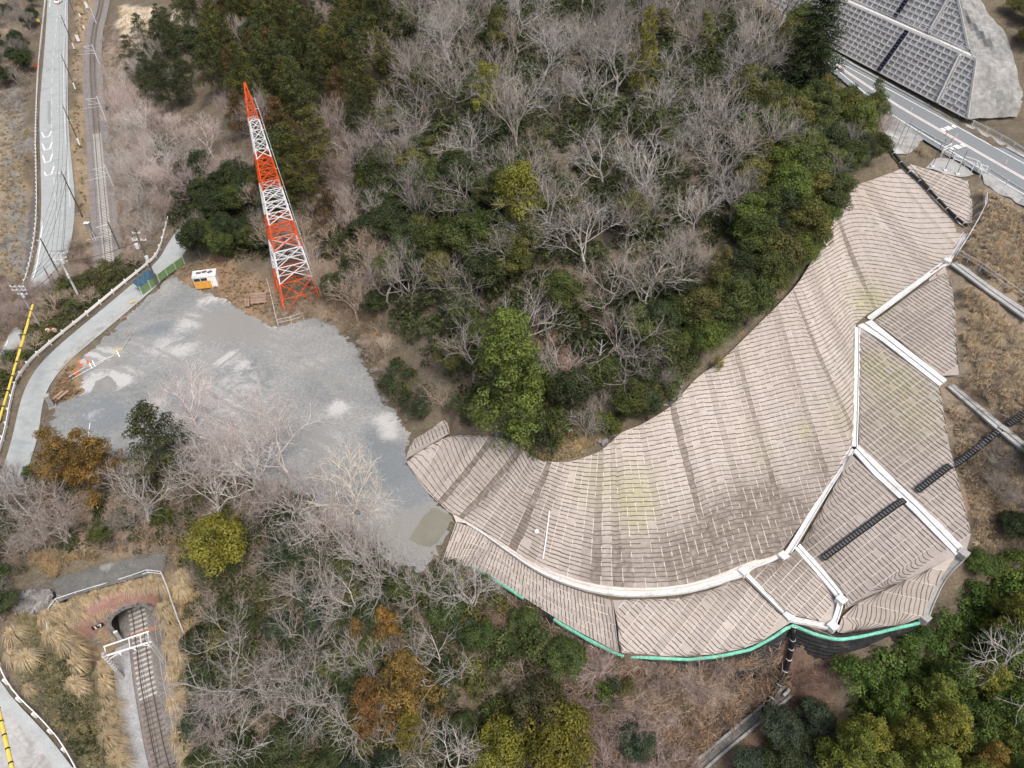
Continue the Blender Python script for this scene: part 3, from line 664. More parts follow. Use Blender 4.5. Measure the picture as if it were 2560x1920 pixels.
def u_of_s(s):
    i = int(np.searchsorted(cum, s)) - 1; i = min(max(i, 0), len(us) - 2); return us[i] + (s - cum[i]) / max(1e-6, cum[i + 1] - cum[i]) / 20
GRV = [(3.85, .5, .35, .1, .95), (5.35, .42, .4, .45, 1), (6.5, .12, .3, .05, .6), (7.7, .4, .35, .1, .98), (7.0, .3, .5, .0, .55), (10.1, .45, .35, .15, 1.0), (11.2, .15, .5, .2, .9), (13.05, .4, .35, .0, .5), (14.2, .5, .4, .25, 1.0), (15.3, .35, .35, .2, .9), (16.6, .4, .45, .15, .8), (18.2, .12, .5, .1, .9), (2.2, .25, .5, .1, .9), (9.0, .15, .5, .1, .8), (12.2, .3, .5, .0, .5)]
GS = [(s_of_u(u), d * .55, w, t0, t1) for u, d, w, t0, t1 in GRV]
def main_pt(s, t):
    u = u_of_s(s); p = crom(PB, u).lerp(crom(PT, u), t); ds = 0.0
    for g, d, w, t0, t1 in GS:
        x = (s - g - .5 * math.sin(t * 4 + g)) / w
        if abs(x) < 3 and t0 - .08 < t < t1 + .08:
            e = min(1, max(0, (t - t0) / .12 + .3)) * min(1, max(0, (t1 - t) / .12 + .3)); ds -= d * math.exp(-x * x) * e
    k = math.sin(math.pi * t)
    p.z += ds * min(1, k * 3) + k * (.06 * math.sin(s * .45) + .04 * math.sin(s * .9 + 3 * t) - .28)
    return p
def main_shade_stain(v):
    return main_shade_stain.cur
def near_px(tab):
    out = []
    for x, y, r, a in tab:
        h = hit(x, y); out.append((h.x, h.y, r, a))
    return out
# shape the terrain to the slope first, then to everything beside it
NS = int(cum[-1] / 1.0); SB = [cum[-1] * i / NS for i in range(NS + 1)]
for i in range(NS):
    for k in range(10):
        lay([[main_pt(SB[i], k / 10), main_pt(SB[i + 1], k / 10), main_pt(SB[i + 1], (k + 1) / 10), main_pt(SB[i], (k + 1) / 10)]], -.35)
# planar fill slopes
def plane_fit(pts):
    A = np.array([[p.x, p.y, 1] for p in pts]); z = np.array([p.z for p in pts]); return np.linalg.lstsq(A, z, rcond=None)[0]
def on_plane(px, py, pl):
    x, y, z = [float(v) for v in ray(px, py)]; t = (CAMZ - pl[2]) / (pl[0] * x + pl[1] * y - z); return Vector((x * t, y * t, CAMZ + z * t))
FILLS = []
def fill(label, plane_pts, poly, dirpx, dn=.45, wid=1.0, seam=True, bulge=0.0):
    pl = plane_fit(PP(plane_pts)); pts = [on_plane(x, y, pl) for x, y in poly]
    a = on_plane(*dirpx[0], pl); b = on_plane(*dirpx[1], pl); e = (b - a); e.z = 0; e.normalize(); n = Vector((-e.y, e.x, 0))
    FILLS.append((label, pl, pts, e, n, dn, wid, seam))
    v = [Vector((p.x, p.y)) for p in pts]; _, _, f, *_ = delaunay_2d_cdt(v, [], [list(range(len(v)))], 1, 1e-4)
    lay([[pts[i] for i in t] for t in f], -.35)
BD = ((2155,810),(2370,965))
fill('rectangular straw mat panel highest on the right, beside the dry grass', [(2175,800,22.15),(2369,950,22.15),(2362,666,26.9)], [(2180,799),(2362,666),(2372,700),(2386,745),(2390,850),(2396,938),(2368,950)], BD)
fill('straw mat panel between the two long white berms, crossed by black steps', [(2150,822,22),(2347,970,22),(2148,1112,17.1),(2412,1374,17.1)], [(2148,818),(2347,968),(2352,990),(2373,1117),(2394,1200),(2411,1265),(2429,1343),(2415,1376),(2216,1178),(2146,1112)], BD)
fill('straw mat panel below the middle white berm with the lower black steps', [(2132,1140,17),(2385,1391,17),(2003,1362,12.1),(2112,1486,11.7)], [(2128,1137),(2180,1188),(2388,1391),(2112,1524),(2114,1486),(2002,1362),(2060,1262)], BD)
fill('small straw mat panel boxed in by white drains above the green edge', [(1975,1392,12),(2094,1500,11.4),(1868,1436,12),(1975,1540,10.4),(2078,1562,10.3)], [(1890,1418),(1958,1400),(1986,1372),(2096,1499),(2092,1512),(2080,1560),(1985,1540),(1970,1534),(1868,1432)], BD)
_s3 = FILLS[2][1]; _b = [on_plane(2388,1391,_s3), on_plane(2112,1524,_s3)]; _zz = [p.z for p in _b]
fill('fan of straw mats at the lower right corner with steep running rows', [(2388,1391,_zz[0]),(2112,1524,_zz[1]),(2300,1552,10.7)], [(2388,1391.5),(2112,1524.5),(2092,1580),(2150,1590),(2298,1553),(2308,1540),(2322,1498),(2346,1452)], ((2324,1443),(2307,1530)), .5, 1.0)
fill('straw mat panel right of the fold between the curved berm and green edge', [(1535,1502,12),(1690,1497,12),(1852,1442,12),(1965,1548,10.3),(1880,1618,10),(1720,1644,10),(1560,1634,10)], [(1532,1501),(1690,1497),(1780,1474),(1852,1443),(1962,1548),(1972,1558),(1935,1587),(1880,1617),(1800,1634),(1720,1643),(1640,1639),(1548,1632),(1545,1570)], BD, .5)
fill('narrow strip of straw mats along the green edge below the white box', [(1990,1552,10.2),(2075,1575,10.2),(1985,1566,9.9),(2090,1595,10)], [(1984,1550),(2072,1573),(2090,1580),(2094,1596),(2040,1582),(1985,1562)], ((1998,1555),(2000,1570)), .6, 1.0)
fill('small folded straw mat panel at the yard corner under the shrubs', [(1020,1150,12.1),(1110,1050,13.6),(1034,1137,12.5),(1122,1088,13.9)], [(1014,1150),(1026,1110),(1040,1092),(1075,1068),(1110,1050),(1122,1062),(1124,1084),(1072,1110),(1034,1135)], ((1060,1090),(1068,1112)), .5, .9)
fill('triangular straw mat panel beyond the black pipe beside the highway', [(2285,412,31.6),(2420,453,31.2),(2433,550,29.2),(2416,574,28.4)], [(2274,411),(2420,453),(2428,490),(2434,550),(2411,576)], ((2285,412),(2420,470)), .7, 1.0)
# left lower panel: rows cross from the berm to the green edge
LB = smooth(PP([(1140,1306,12),(1185,1322,12),(1240,1364,12),(1340,1436,12),(1440,1478,12),(1531,1501,12)]), 1)
LE = smooth(PP([(1085,1462,11.2),(1160,1409,10.7),(1210,1431,10.5),(1265,1463,10.3),(1340,1515,10.1),(1400,1553,10),(1470,1592,9.9),(1546,1633,9.8)]), 1)
LB[-1] = on_plane(1531.5, 1501, FILLS[5][1]); LE[-1] = on_plane(1547, 1632, FILLS[5][1]); nb = int(plen(LE) / .9); lbp = resample(LB, nb + 1); lep = resample(LE, nb + 1)
lay([[lbp[i], lep[i], lep[i + 1], lbp[i + 1]] for i in range(nb)], -.35)
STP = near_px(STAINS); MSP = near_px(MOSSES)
rg = random.Random(11)
M1 = Mats('huge curved slope of straw mats sweeping under the bare wood')
for i in range(NS):
    s0, s1 = SB[i], SB[i + 1]; sm = (s0 + s1) / 2
    zb = main_pt(sm, 0).z; zt = main_pt(sm, 1).z; ln = (main_pt(sm, 1) - main_pt(sm, 0)).length; nr = max(6, int(ln / .55))
    rows = []; vs = []; ov = rg.uniform(-.03, .03)
    for k in range(nr + 1):
        t = k / nr; rows.append([main_pt(s0, t), main_pt(sm, t), main_pt(s1, t)]); vs.append(t * ln)
    dz = .232; lines = []; k0 = math.ceil((zb + .05) / dz)
    zz = [0.5 * (a[1].z + a[1].z) for a in rows]
    base = [zb + (zt - zb) * r / nr for r in range(nr + 1)]
    el = [(main_pt(q_, 0).z, main_pt(q_, 1).z) for q_ in (s0, s1)]; k0 -= 2
    while k0 * dz < zt + .3:
        fa_, fb_ = [(k0 * dz - z0_) / (z1_ - z0_) for z0_, z1_ in el]; k0 += 1
        if 0.01 < fa_ < .99 or .01 < fb_ < .99: lines.append((min(1, max(0, fa_)) * nr, min(1, max(0, fb_)) * nr))
    def ex(v, sm=sm):  # dark groove streaks: mostly shade painted into the mat colour, partly damp
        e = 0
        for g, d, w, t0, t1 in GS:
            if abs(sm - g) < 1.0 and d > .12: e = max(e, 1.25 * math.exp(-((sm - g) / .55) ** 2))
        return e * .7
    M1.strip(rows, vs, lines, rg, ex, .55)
M1.done()
def poly_span(poly, e, n, c):
    """range along n where the line at e = c is inside the polygon"""
    xs = []
    for a, b in zip(poly, poly[1:] + poly[:1]):
        ea, eb = a.dot(e), b.dot(e)
        if (ea - c) * (eb - c) < 0: t = (c - ea) / (eb - ea); xs.append(a.dot(n) + (b.dot(n) - a.dot(n)) * t)
    return (min(xs), max(xs)) if len(xs) >= 2 else None
for label, pl, pts, e, n, dn, wid, seam in FILLS:
    flat = [Vector((p.x, p.y, 0)) for p in pts]; es = [p.dot(e) for p in flat]; lo, hi = min(es), max(es); k = max(1, int((hi - lo) / wid)); mm = Mats(label); rough = rg.random() * 9
    for i in range(k):
        c0 = lo + (hi - lo) * i / k; c1 = lo + (hi - lo) * (i + 1) / k
        A = poly_span(flat, e, n, c0 + .02); B = poly_span(flat, e, n, c1 - .02)
        if not A or not B: continue
        nr = max(2, int(max(A[1] - A[0], B[1] - B[0]) / dn)); rows = []; vs = []
        def pt(c, m):
            q = e * c + n * m; z = pl[0] * q.x + pl[1] * q.y + pl[2]; return Vector((q.x, q.y, z + .05 * math.sin(q.x * 1.1 + rough) * math.cos(q.y * .9)))
        for r in range(nr + 1):
            t = r / nr; a = A[0] + (A[1] - A[0]) * t; b = B[0] + (B[1] - B[0]) * t
            rows.append([pt(c0, a), pt((c0 + c1) / 2, (a + b) / 2), pt(c1, b)]); vs.append((a + b) / 2)
        n0, n1 = (A[0] + B[0]) / 2, (A[1] + B[1]) / 2; ph = rg.uniform(-.03, .03); lines = []
        m = math.ceil(min(A[0], B[0]) / dn) * dn; mx = max(A[1], B[1])
        while m < mx:
            fa_ = (m + ph - A[0]) / max(.01, A[1] - A[0]); fb_ = (m + ph - B[0]) / max(.01, B[1] - B[0])
            if (0 < fa_ < 1 or 0 < fb_ < 1) and min(A[1] - A[0], B[1] - B[0]) > .2: lines.append((min(1, max(0, fa_)) * nr, min(1, max(0, fb_)) * nr))
            m += dn
        mm.strip(rows, vs, lines, rg, None, .85)
    mm.done()
mm = Mats('long strip of straw mats left of the fold along the green edge')
nw = 6; seg = 12
for k in range(nw):
    for j0 in range(0, nb, seg):
        j1 = min(nb, j0 + seg)
        if j1 - j0 < 2: continue
        rows = []; vs = []
        for j in range(j0, j1 + 1):
            f = lambda t: lbp[j].lerp(lep[j], t) + Vector((0, 0, .05 * math.sin(j * .7 + 3 * t)))
            rows.append([f(k / nw), f((k + .5) / nw), f((k + 1) / nw)]); vs.append(j * .9)
        lines = []; x = 0.25
        while x < j1 - j0: lines.append(x); x += .52
        mm.strip(rows, vs, lines, rg, None, .6)
mm.done()
# ------------------------------------------------------------------ berms and drains between the panels
def berm(label, lower, upper, old=False, seg=3.0, group='long white berms with a drain groove'):
    """two concrete slabs with a groove, cast in bays"""
    lo = PP(lower); up = PP(upper); n = max(2, int(plen(lo) / 1.2)); lo = resample(lo, n); up = resample(up, n)
    t = empty('concrete_berm', lo[0]); tag(t, label, 'drain berm', group)
    def mix(f): return [a.lerp(b, f) for a, b in zip(lo, up)]
    lay([(lo[i], up[i], up[i + 1], lo[i + 1]) for i in range(n - 1)], -.3)
    m = MAT['conc'] if old else MAT['conc_white']
    k = max(1, int(seg / 1.2)); first = True
    for i in range(0, n - 1, k):
        j = min(n - 1, i + k)
        for f0, f1 in ((0.0, .40), (.52, 1.0)):
            mb = MB(); a = lift(mix(f0)[i:j + 1], .12); b = lift(mix(f1)[i:j + 1], .12)
            a[-1] = a[-1].lerp(a[-2], .015); b[-1] = b[-1].lerp(b[-2], .015)
            slab(mb, [(a[x], b[x], b[x + 1], a[x + 1]) for x in range(len(a) - 1)], .25); mb.build('concrete_slab', m, t)
    mb = MB(); a, b = lift(mix(.40), -.05), lift(mix(.52), -.05)
    for x in range(n - 1): mb.face((a[x], b[x], b[x + 1], a[x + 1]))
    mb.build('groove', MAT['conc'] if not old else MAT['conc_dark'], t); return t
berm('white concrete berm with a groove under the topmost straw panel', [(2143,815,22),(2201,851,22),(2348,967,22)], [(2178,801,22.05),(2236,849,22.05),(2367,951,22.05)])
berm('longest white concrete berm crossed by the black steps, in mid slope', [(2133,1130,17),(2180,1185,17),(2270,1268,17),(2388,1389,17)], [(2147,1113,17.05),(2215,1179,17.05),(2306,1264,17.05),(2411,1373,17.05)])
berm('shortest white concrete berm ending at the white box above the green edge', [(1986,1372,12),(2040,1434,11.8),(2096,1500,11.6)], [(2000,1361,12.05),(2056,1422,11.85),(2110,1486,11.65)])
berm('old grey drain running right from the upper white berm through dry grass', [(2368,968,21.9),(2495,1078,21.9),(2570,1140,21.9)], [(2385,962,21.95),(2510,1066,21.95),(2580,1122,21.95)], True, 4, 'old grey drains in the dry grass')
berm('old grey drain beside the fence in the upper dry grass', [(2376,662,27),(2470,733,27.1),(2570,805,27.1)], [(2392,654,27.05),(2484,722,27.15),(2580,786,27.15)], True, 4, 'old grey drains in the dry grass')
def ditch(label, px, w=.34, mat='conc_white', group='narrow white drains between the straw panels', lipw=.11):
    c = smooth(PP(px), 1); c = resample(c, int(plen(c) / .8) + 2); t = empty('drain_channel', c[0]); tag(t, label, 'drain', group)
    lay(strip_quads(offset(c, -w), offset(c, w), 1), -.4)
    seg = 4
    for i in range(0, len(c) - 1, seg):
        s = c[i:i + seg + 1]
        if len(s) < 2: continue
        mb = MB()
        for side in (-1, 1):
            a = offset(s, side * w, .16); b = offset(s, side * (w - lipw), .16)
            q = [(a[x], b[x], b[x + 1], a[x + 1]) if side < 0 else (b[x], a[x], a[x + 1], b[x + 1]) for x in range(len(s) - 1)]
            slab(mb, q, .4)
        a = offset(s, -(w - lipw), -.02); b = offset(s, w - lipw, -.02)
        for x in range(len(s) - 1): mb.face((a[x], b[x], b[x + 1], a[x + 1]))
        mb.build('channel_segment', MAT[mat], t)
ditch('steep white drain from the black pipe end down to the upper fence corner', [(2413,584,28.3),(2391,617,27.6),(2369,653,27)], .36)
ditch('white drain dropping diagonally from the fence corner to the upper berm', [(2364,657,27),(2262,731,24.6),(2172,797,22.2)])
ditch('straight white drain between the curved slope and the largest panel', [(2143,818,21.9),(2141,958,19.5),(2136,1116,17.05)])
ditch('white drain running down left from the longest berm to the corner box', [(2132,1122,17),(2047,1255,14.6),(1991,1350,12.5),(1966,1388,12.1)])
ditch('wide white drain sweeping in a long arc below the curved slope', [(1172,1305,12),(1219,1334,12),(1287,1383,12),(1338,1417,12),(1401,1448,12),(1485,1473,12),(1570,1484,12),(1700,1477,12),(1790,1455,12),(1852,1433,12)], .42)
ditch('short white drain linking two white boxes on the lower berm', [(1862,1428,12),(1890,1410,12),(1955,1395,12)], .3)
ditch('white drain falling from the box on the arc to the green edge', [(1866,1438,11.9),(1920,1492,11.1),(1966,1538,10.4)], .26)
ditch('white drain running flat along the green edge between two boxes', [(1974,1547,10.2),(2030,1558,10.2),(2074,1567,10.2)], .3)
ditch('shortest white drain between the two lowest white boxes', [(2101,1508,11.4),(2092,1540,10.8),(2083,1562,10.3)], .3)
ditch('grey stepped drain along the right edge of the fan of mats', [(2402,1394,16.5),(2372,1422,15.2),(2350,1452,13.8),(2328,1498,12.2),(2312,1542,10.9)], .42, 'conc', 'narrow white drains between the straw panels')
def catch_box(px, py, z, label, mat='conc_white', s=.95, hh=.75, rz=.6):
    p = P(px, py, z); t = empty('catch_basin', p, rz); tag(t, label, 'catch basin', 'catch basins of the drains'); mb = MB(); w = .14
    for x, y, a, b in ((-s/2+w/2, 0, w, s), (s/2-w/2, 0, w, s), (0, -s/2+w/2, s-2*w, w), (0, s/2-w/2, s-2*w, w)): mb.box((x, y, hh/2 - .3), (a, b, hh))
    mb.build('basin_wall', MAT[mat], t, local=True); mb = MB(); mb.box((0, 0, hh - .33), (s-2*w-.02, s-2*w-.02, .05)); mb.build('basin_cover', MAT[mat], t, local=True)
    mb = MB(); mb.box((-.2, -s/2 - .003, hh - .52), (.3, .02, .2)); mb.build('outlet', MAT['black'], t, local=True)
catch_box(1957,1393,12.1,'white concrete basin where the arc drain meets the diagonal drain')
catch_box(1858,1431,12.0,'white concrete basin on the long arc drain above the green edge')
catch_box(1970,1543,10.3,'white concrete basin touching the corner of the turquoise edge')
catch_box(2102,1502,11.5,'white concrete basin at the end of the shortest berm')
catch_box(2080,1568,10.3,'lowest white concrete basin beside the turquoise edge')
catch_box(2406,1386,16.9,'grey basin at the right end of the longest berm','conc')
catch_box(2311,1547,10.8,'grey basin at the right end of the turquoise edge','conc')
catch_box(2366,656,27,'white basin at the fence corner on the right of the slope', s=.8)
catch_box(2508,1072,22,'old grey basin where the steps cross the drain in dry grass','conc',.8,.5)
# sandy strip between the arc drain and the slope
q = strip_quads(smooth(PP([(1132,1287,12.0),(1160,1301,12.02),(1245,1352,12.02),(1350,1420,12.02),(1478,1463,12.02),(1590,1472,12.02),(1690,1468,12.02),(1785,1443,12.02),(1865,1408,12.2),(1950,1381,12.4)]), 1), smooth(PP([(1140,1306,12.0),(1185,1313,12),(1250,1361,12),(1345,1426,12),(1478,1471,12),(1570,1481,12),(1692,1476,12),(1790,1452,12),(1857,1424,12),(1951,1390,12)]), 1), 1.2)
lay(q, -.25); mb = MB(); [mb.face([Vector(v) + Vector((0, 0, .1 + .05 * random.random())) for v in x]) for x in q]; S3(mb.build('mortar_berm', MAT['fill_sand']))

# ------------------------------------------------------------------ turquoise edge and the dark wall below it
EDGE = [(1162,1409,10.6,9.3),(1200,1426,10.4,9),(1265,1467,10.2,8.4),(1345,1520,10,7.8),(1400,1559,9.9,7.4),(1470,1599,9.8,7.2),(1550,1639,9.7,7.0),(1640,1645,9.7,7.2),(1720,1649,9.7,7.4),(1800,1641,9.7,7.2),(1880,1623,9.7,6.3),(1936,1592,9.8,5.0),(1980,1562,9.9,3.2),(2040,1587,9.95,4.0),(2095,1600,10,6.2),(2150,1592,10,7.8),(2220,1576,10.2,8.9),(2300,1557,10.4,9.4)]
ep = [P(a, b, c) for a, b, c, d in EDGE]; ef = [d for *_, d in EDGE]
ne = int(plen(ep) / 1.0); er = resample(ep, ne + 1)
fz = np.interp([i / ne for i in range(ne + 1)], [sum((ep[j + 1] - ep[j]).length for j in range(i)) / plen(ep) for i in range(len(ep))], ef)
for w0, w1, dz in ((.75, 1.8, 0), (1.8, 3.2, -.5)):
    a = offset(er, w0); b = offset(er, w1)
    for i in range(ne + 1): a[i].z = fz[i] + (0 if w0 < 1 else -.25); b[i].z = fz[i] + dz - .25
    for i in range(ne): raster(tuple(a[i]), tuple(b[i]), tuple(b[i + 1]), H, 0, None, .02); raster(tuple(a[i]), tuple(b[i + 1]), tuple(a[i + 1]), H, 0, None, .02); raster(tuple(a[i]), tuple(b[i]), tuple(b[i + 1]), HC, 0, None, .02); raster(tuple(a[i]), tuple(b[i + 1]), tuple(a[i + 1]), HC, 0, None, .02)
wall = empty('retaining_wall', er[0]); tag(wall, 'dark stepped retaining wall of fabric courses under the turquoise edge', 'retaining wall')
crs = .62
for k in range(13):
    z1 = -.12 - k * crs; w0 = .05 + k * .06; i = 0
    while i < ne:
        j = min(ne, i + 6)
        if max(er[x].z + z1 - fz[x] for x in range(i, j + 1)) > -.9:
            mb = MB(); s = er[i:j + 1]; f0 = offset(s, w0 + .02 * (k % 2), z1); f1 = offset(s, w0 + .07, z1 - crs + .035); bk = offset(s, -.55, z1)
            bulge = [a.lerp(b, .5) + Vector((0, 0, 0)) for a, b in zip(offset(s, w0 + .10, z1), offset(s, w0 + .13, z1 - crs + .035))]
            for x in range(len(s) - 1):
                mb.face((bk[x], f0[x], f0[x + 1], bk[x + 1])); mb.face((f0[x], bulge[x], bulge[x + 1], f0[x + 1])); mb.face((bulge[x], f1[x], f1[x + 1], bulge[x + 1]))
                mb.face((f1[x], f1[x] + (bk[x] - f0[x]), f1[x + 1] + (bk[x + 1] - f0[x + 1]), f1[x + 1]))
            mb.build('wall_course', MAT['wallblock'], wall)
        i = j
edge = empty('geogrid_edging', er[0]); tag(edge, 'turquoise geogrid edging folded over the top of the dark wall', 'edging strip')
rgE = random.Random(5)
gap0, gap1 = P(1336, 1514, 10).x, P(1395, 1556, 10).x
i = 0
while i < ne:
    j = min(ne, i + 4); s = er[i:j + 1]
    if not (gap0 < (s[0].x + s[-1].x) / 2 < gap1):
        prof = [(-.17, .06), (-.08, .11), (.02, .09), (.09, .0), (.12, -.16)]; mb = MB(); rows = []
        fine = resample(s, (j - i) * 3 + 1)
        for w, z in prof: rows.append([p + Vector((0, 0, rgE.uniform(-.03, .03))) for p in offset(fine, w + rgE.uniform(-.01, .01), z)])
        for a, b in zip(rows[:-1], rows[1:]):
            for x in range(len(fine) - 1): mb.face((a[x], b[x], b[x + 1], a[x + 1]))
        mb.build('edging_piece', MAT['green_edge'], edge)
    i = j

# ------------------------------------------------------------------ concrete frame wall over the highway
W0 = P(2280, 225, 33); WD = Vector((.3016, -.9534, 0)); WN = Vector((.9534, .3016, 0))
def wp(s, n, z): return Vector((W0.x, W0.y, 0)) + WD * s + WN * n + Vector((0, 0, z))
def panel(label, z0, z1, n0, n1, s0, e0, e1, rows, colw=1.5):
    """sloping panel: s from s0 to an end that runs from e0 (foot) to e1 (top)"""
    def pt(s, v, o=0.0):
        nn = Vector((-WN * (z1 - z0) + Vector((0, 0, n1 - n0))).normalized()) if False else (WN * -(z1 - z0) + Vector((0, 0, n1 - n0))).normalized()
        return wp(s, n0 + (n1 - n0) * v, z0 + (z1 - z0) * v) + nn * o
    def end(v): return e0 + (e1 - e0) * v
    t = empty('frame_wall', pt(e0, 0)); tag(t, label, 'slope wall', 'concrete frame walls above the highway')
    mb = MB(); mb.face((pt(s0, 0), pt(end(0), 0), pt(end(1), 1), pt(s0, 1))); mb.build('infill_panel', MAT['infill'], t)
    def beam(a, b, ao, bo, w, h):
        mb = MB(); d = (b - a).normalized(); nrm = (ao - a).normalized(); sd = d.cross(nrm)
        lo = [a - sd * w / 2, a + sd * w / 2, b + sd * w / 2, b - sd * w / 2]; hi = [p + nrm * h for p in lo]
        mb.face(hi); 
        for i in range(4): j = (i + 1) % 4; mb.face((lo[i], lo[j], hi[j], hi[i]))
        return mb
    for r in range(rows + 1):
        v = r / rows; a, b = pt(s0, v), pt(end(v), v); beam(a, b, pt(s0, v, 1), pt(end(v), v, 1), .24, .17).build('cross_beam', MAT['beam'], t)
    s = s0 + colw / 2; s_hi = max(e0, e1)
    while s < s_hi - .3:
        v0, v1 = 0.0, 1.0
        if e1 < e0 and s > e1: v1 = (s - e0) / (e1 - e0)
        if v1 - v0 > .06: beam(pt(s, v0), pt(s, v1), pt(s, v0, 1), pt(s, v1, 1), .22, .162).build('upright_beam', MAT['beam'], t)
        s += colw
    beam(pt(e0, 0), pt(e1, 1), pt(e0, 0, 1), pt(e1, 1, 1), .35, .26).build('end_beam', MAT['conc'], t)
    return pt
pt1 = panel('lower concrete frame wall with a grid of square cells above the highway', 33, 40, .2, 3.7, -62, 13.2, 7.2, 9)
pt2 = panel('upper concrete frame wall with a grid of square cells above the berm', 40.2, 51, 5.8, 11.2, -70, 3.2, -14, 13)
mb = MB(); qb = [(wp(s, 3.55, 40.06), wp(s + 4, 3.55, 40.06), wp(s + 4, 5.95, 40.06), wp(s, 5.95, 40.06)) for s in range(-66, 5, 4)]
slab(mb, qb, .3); o = mb.build('wall_berm', MAT['conc']); S3(o)
mb = MB(); slab(mb, [(wp(-66, 4.6, 40.1), wp(5, 4.6, 40.1), wp(5, 5.0, 40.1), wp(-66, 5.0, 40.1))], .06); S3(mb.build('berm_gutter', MAT['white']))
for z0, z1, n0, n1, s0, s1 in ((33, 40, .2, 3.7, -66, 13.2), (40.2, 51, 5.8, 11.2, -72, 3.2)):
    for k in range(6):
        a, b = k / 6, (k + 1) / 6
        e_ = (lambda v: 13.2 + (7.2 - 13.2) * v) if n0 < 1 else (lambda v: 3.2 - 17.2 * v); s1 = e_(b)
        q4 = [wp(s0, n0 + (n1 - n0) * a + .7, z0 + (z1 - z0) * a - .3), wp(s1, n0 + (n1 - n0) * a + .7, z0 + (z1 - z0) * a - .3), wp(s1, n0 + (n1 - n0) * b + .7, z0 + (z1 - z0) * b - .3), wp(s0, n0 + (n1 - n0) * b + .7, z0 + (z1 - z0) * b - .3)]
        lay([q4], -.6)
lay([[wp(-70, 4.4, 39.9), wp(6, 4.4, 39.9), wp(6, 6.2, 39.9), wp(-70, 6.2, 39.9)]], -.4)
for k in range(3): lay([[wp(-72, 11.9 + 12 * k, 51 + 4 * k), wp(-8, 11.9 + 12 * k, 51 + 4 * k), wp(-4, 23.9 + 12 * k, 55 + 4 * k), wp(-72, 23.9 + 12 * k, 55 + 4 * k)]], -.1)
lay([[wp(-62, -1.5, 32.3), wp(20, -1.5, 32.0), wp(20, .6, 32.4), wp(-62, .6, 32.6)]], -.2)
# pale drain steps down the wall
for sa, va, sb, vb, pt, lab in ((4.0, 1.0, 6.4, 0.0, pt1, 'pale concrete chute down the lower frame wall'), (-7.5, .6, -6.2, 0.0, pt2, 'pale concrete chute down the upper frame wall')):
    t = empty('drain_chute', pt(sb, vb)); tag(t, lab, 'drain chute'); mb = MB()
    for off in (-.3, .3): mb.bar(pt(sa + off, va, .32), pt(sb + off, vb, .32), .16, .3)
    mb.build('chute_wall', MAT['conc'], t); mb = MB(); mb.bar(pt(sa, va, .24), pt(sb, vb, .24), .46, .08); mb.build('chute_floor', MAT['conc_white'], t)
def steps_on(label, pts_fn, n, w, m_tread, m_side, group=None):
    """black plastic slope steps: two stringers and n treads"""
    a, b, side, up = pts_fn
    t = empty('slope_steps', a); tag(t, label, 'steps', group)
    for s in (-1, 1):
        mb = MB(); mb.bar(a + side * s * w / 2 + up * .14, b + side * s * w / 2 + up * .14, .09, .22, 0, up); mb.build('stringer', MAT[m_side], t)
    d = (b - a).normalized(); base = None
    for i in range(n):
        p = a.lerp(b, (i + .5) / n)
        if base is None:
            mb = MB(); R3 = Matrix((side, d, up)).transposed(); mb.box((0, 0, .15), (w - .1, (b - a).length / n * .66, .07), rot=R3 @ Matrix.Rotation(.35, 3, 'X'))
            mb.box((0, 0, 0), (.01, .01, .01)); base = mb.build('tread', MAT[m_tread], t, local=True); o = base
            mb = MB()
        else:
            o = base.copy(); COL.objects.link(o); o.parent = t
        o.location = p - Vector(t.location)
    mb = MB()
    for i in range(n + 1):
        p = a.lerp(b, i / n); mb.bar(p - side * (w / 2) + up * .16, p + side * (w / 2) + up * .16, .10, .2, 0, up)
    mb.build('riser_bars', MAT[m_side], t); return t
def slope_steps(label, p0, p1, n, w=.62):
    pts = [hit(p0[0] + (p1[0] - p0[0]) * k / n, p0[1] + (p1[1] - p0[1]) * k / n) for k in range(n + 1)]
    a, b = pts[0], pts[-1]; zs = [p.z for p in pts]
    for _ in range(3): zs = [zs[0]] + [(zs[k - 1] + zs[k] + zs[k + 1]) / 3 for k in range(1, n)] + [zs[-1]]
    pts = [Vector((a.x + (b.x - a.x) * (k / n), a.y + (b.y - a.y) * (k / n), 0)) for k in range(n + 1)]
    for p, z_ in zip(pts, zs): p.z = max(gz(p.x, p.y), z_) + .26
    d = (b - a).normalized(); side = d.cross(Vector((0, 0, 1))).normalized(); up = side.cross(d).normalized()
    t = empty('slope_steps', pts[0]); tag(t, label, 'steps', 'black slope steps on the straw mats'); base = None
    for s in (-1, 1):
        mb = MB()
        for k in range(n): mb.bar(pts[k] + side * s * w / 2 + up * .16, pts[k + 1] + side * s * w / 2 + up * .16, .09, .2, 0, up)
        mb.build('stringer', MAT['black'], t)
    mb = MB()
    for k in range(n + 1): mb.bar(pts[k] - side * w / 2 + up * .2, pts[k] + side * w / 2 + up * .2, .10, .16, 0, up)
    mb.build('riser_bars', MAT['black'], t); st = (b - a).length / n
    for k in range(n):
        p = (pts[k] + pts[k + 1]) / 2 + up * .14
        if base is None:
            mb = MB(); mb.box((0, 0, 0), (w - .1, st * .8, .06), rot=Matrix((side, d, up)).transposed()); base = mb.build('tread', MAT['tread'], t, local=True); o = base
        else: o = base.copy(); COL.objects.link(o); o.parent = t
        o.location = p - Vector(t.location)
slope_steps('upper flight of black steps from the dry grass to the longest berm', (2496,1083), (2287,1238), 36)
slope_steps('lower flight of black steps ending at the shortest berm', (2257,1258), (2054,1406), 30)
slope_steps('short flight of black steps rising out of the picture in dry grass', (2575,1030), (2514,1072), 11)
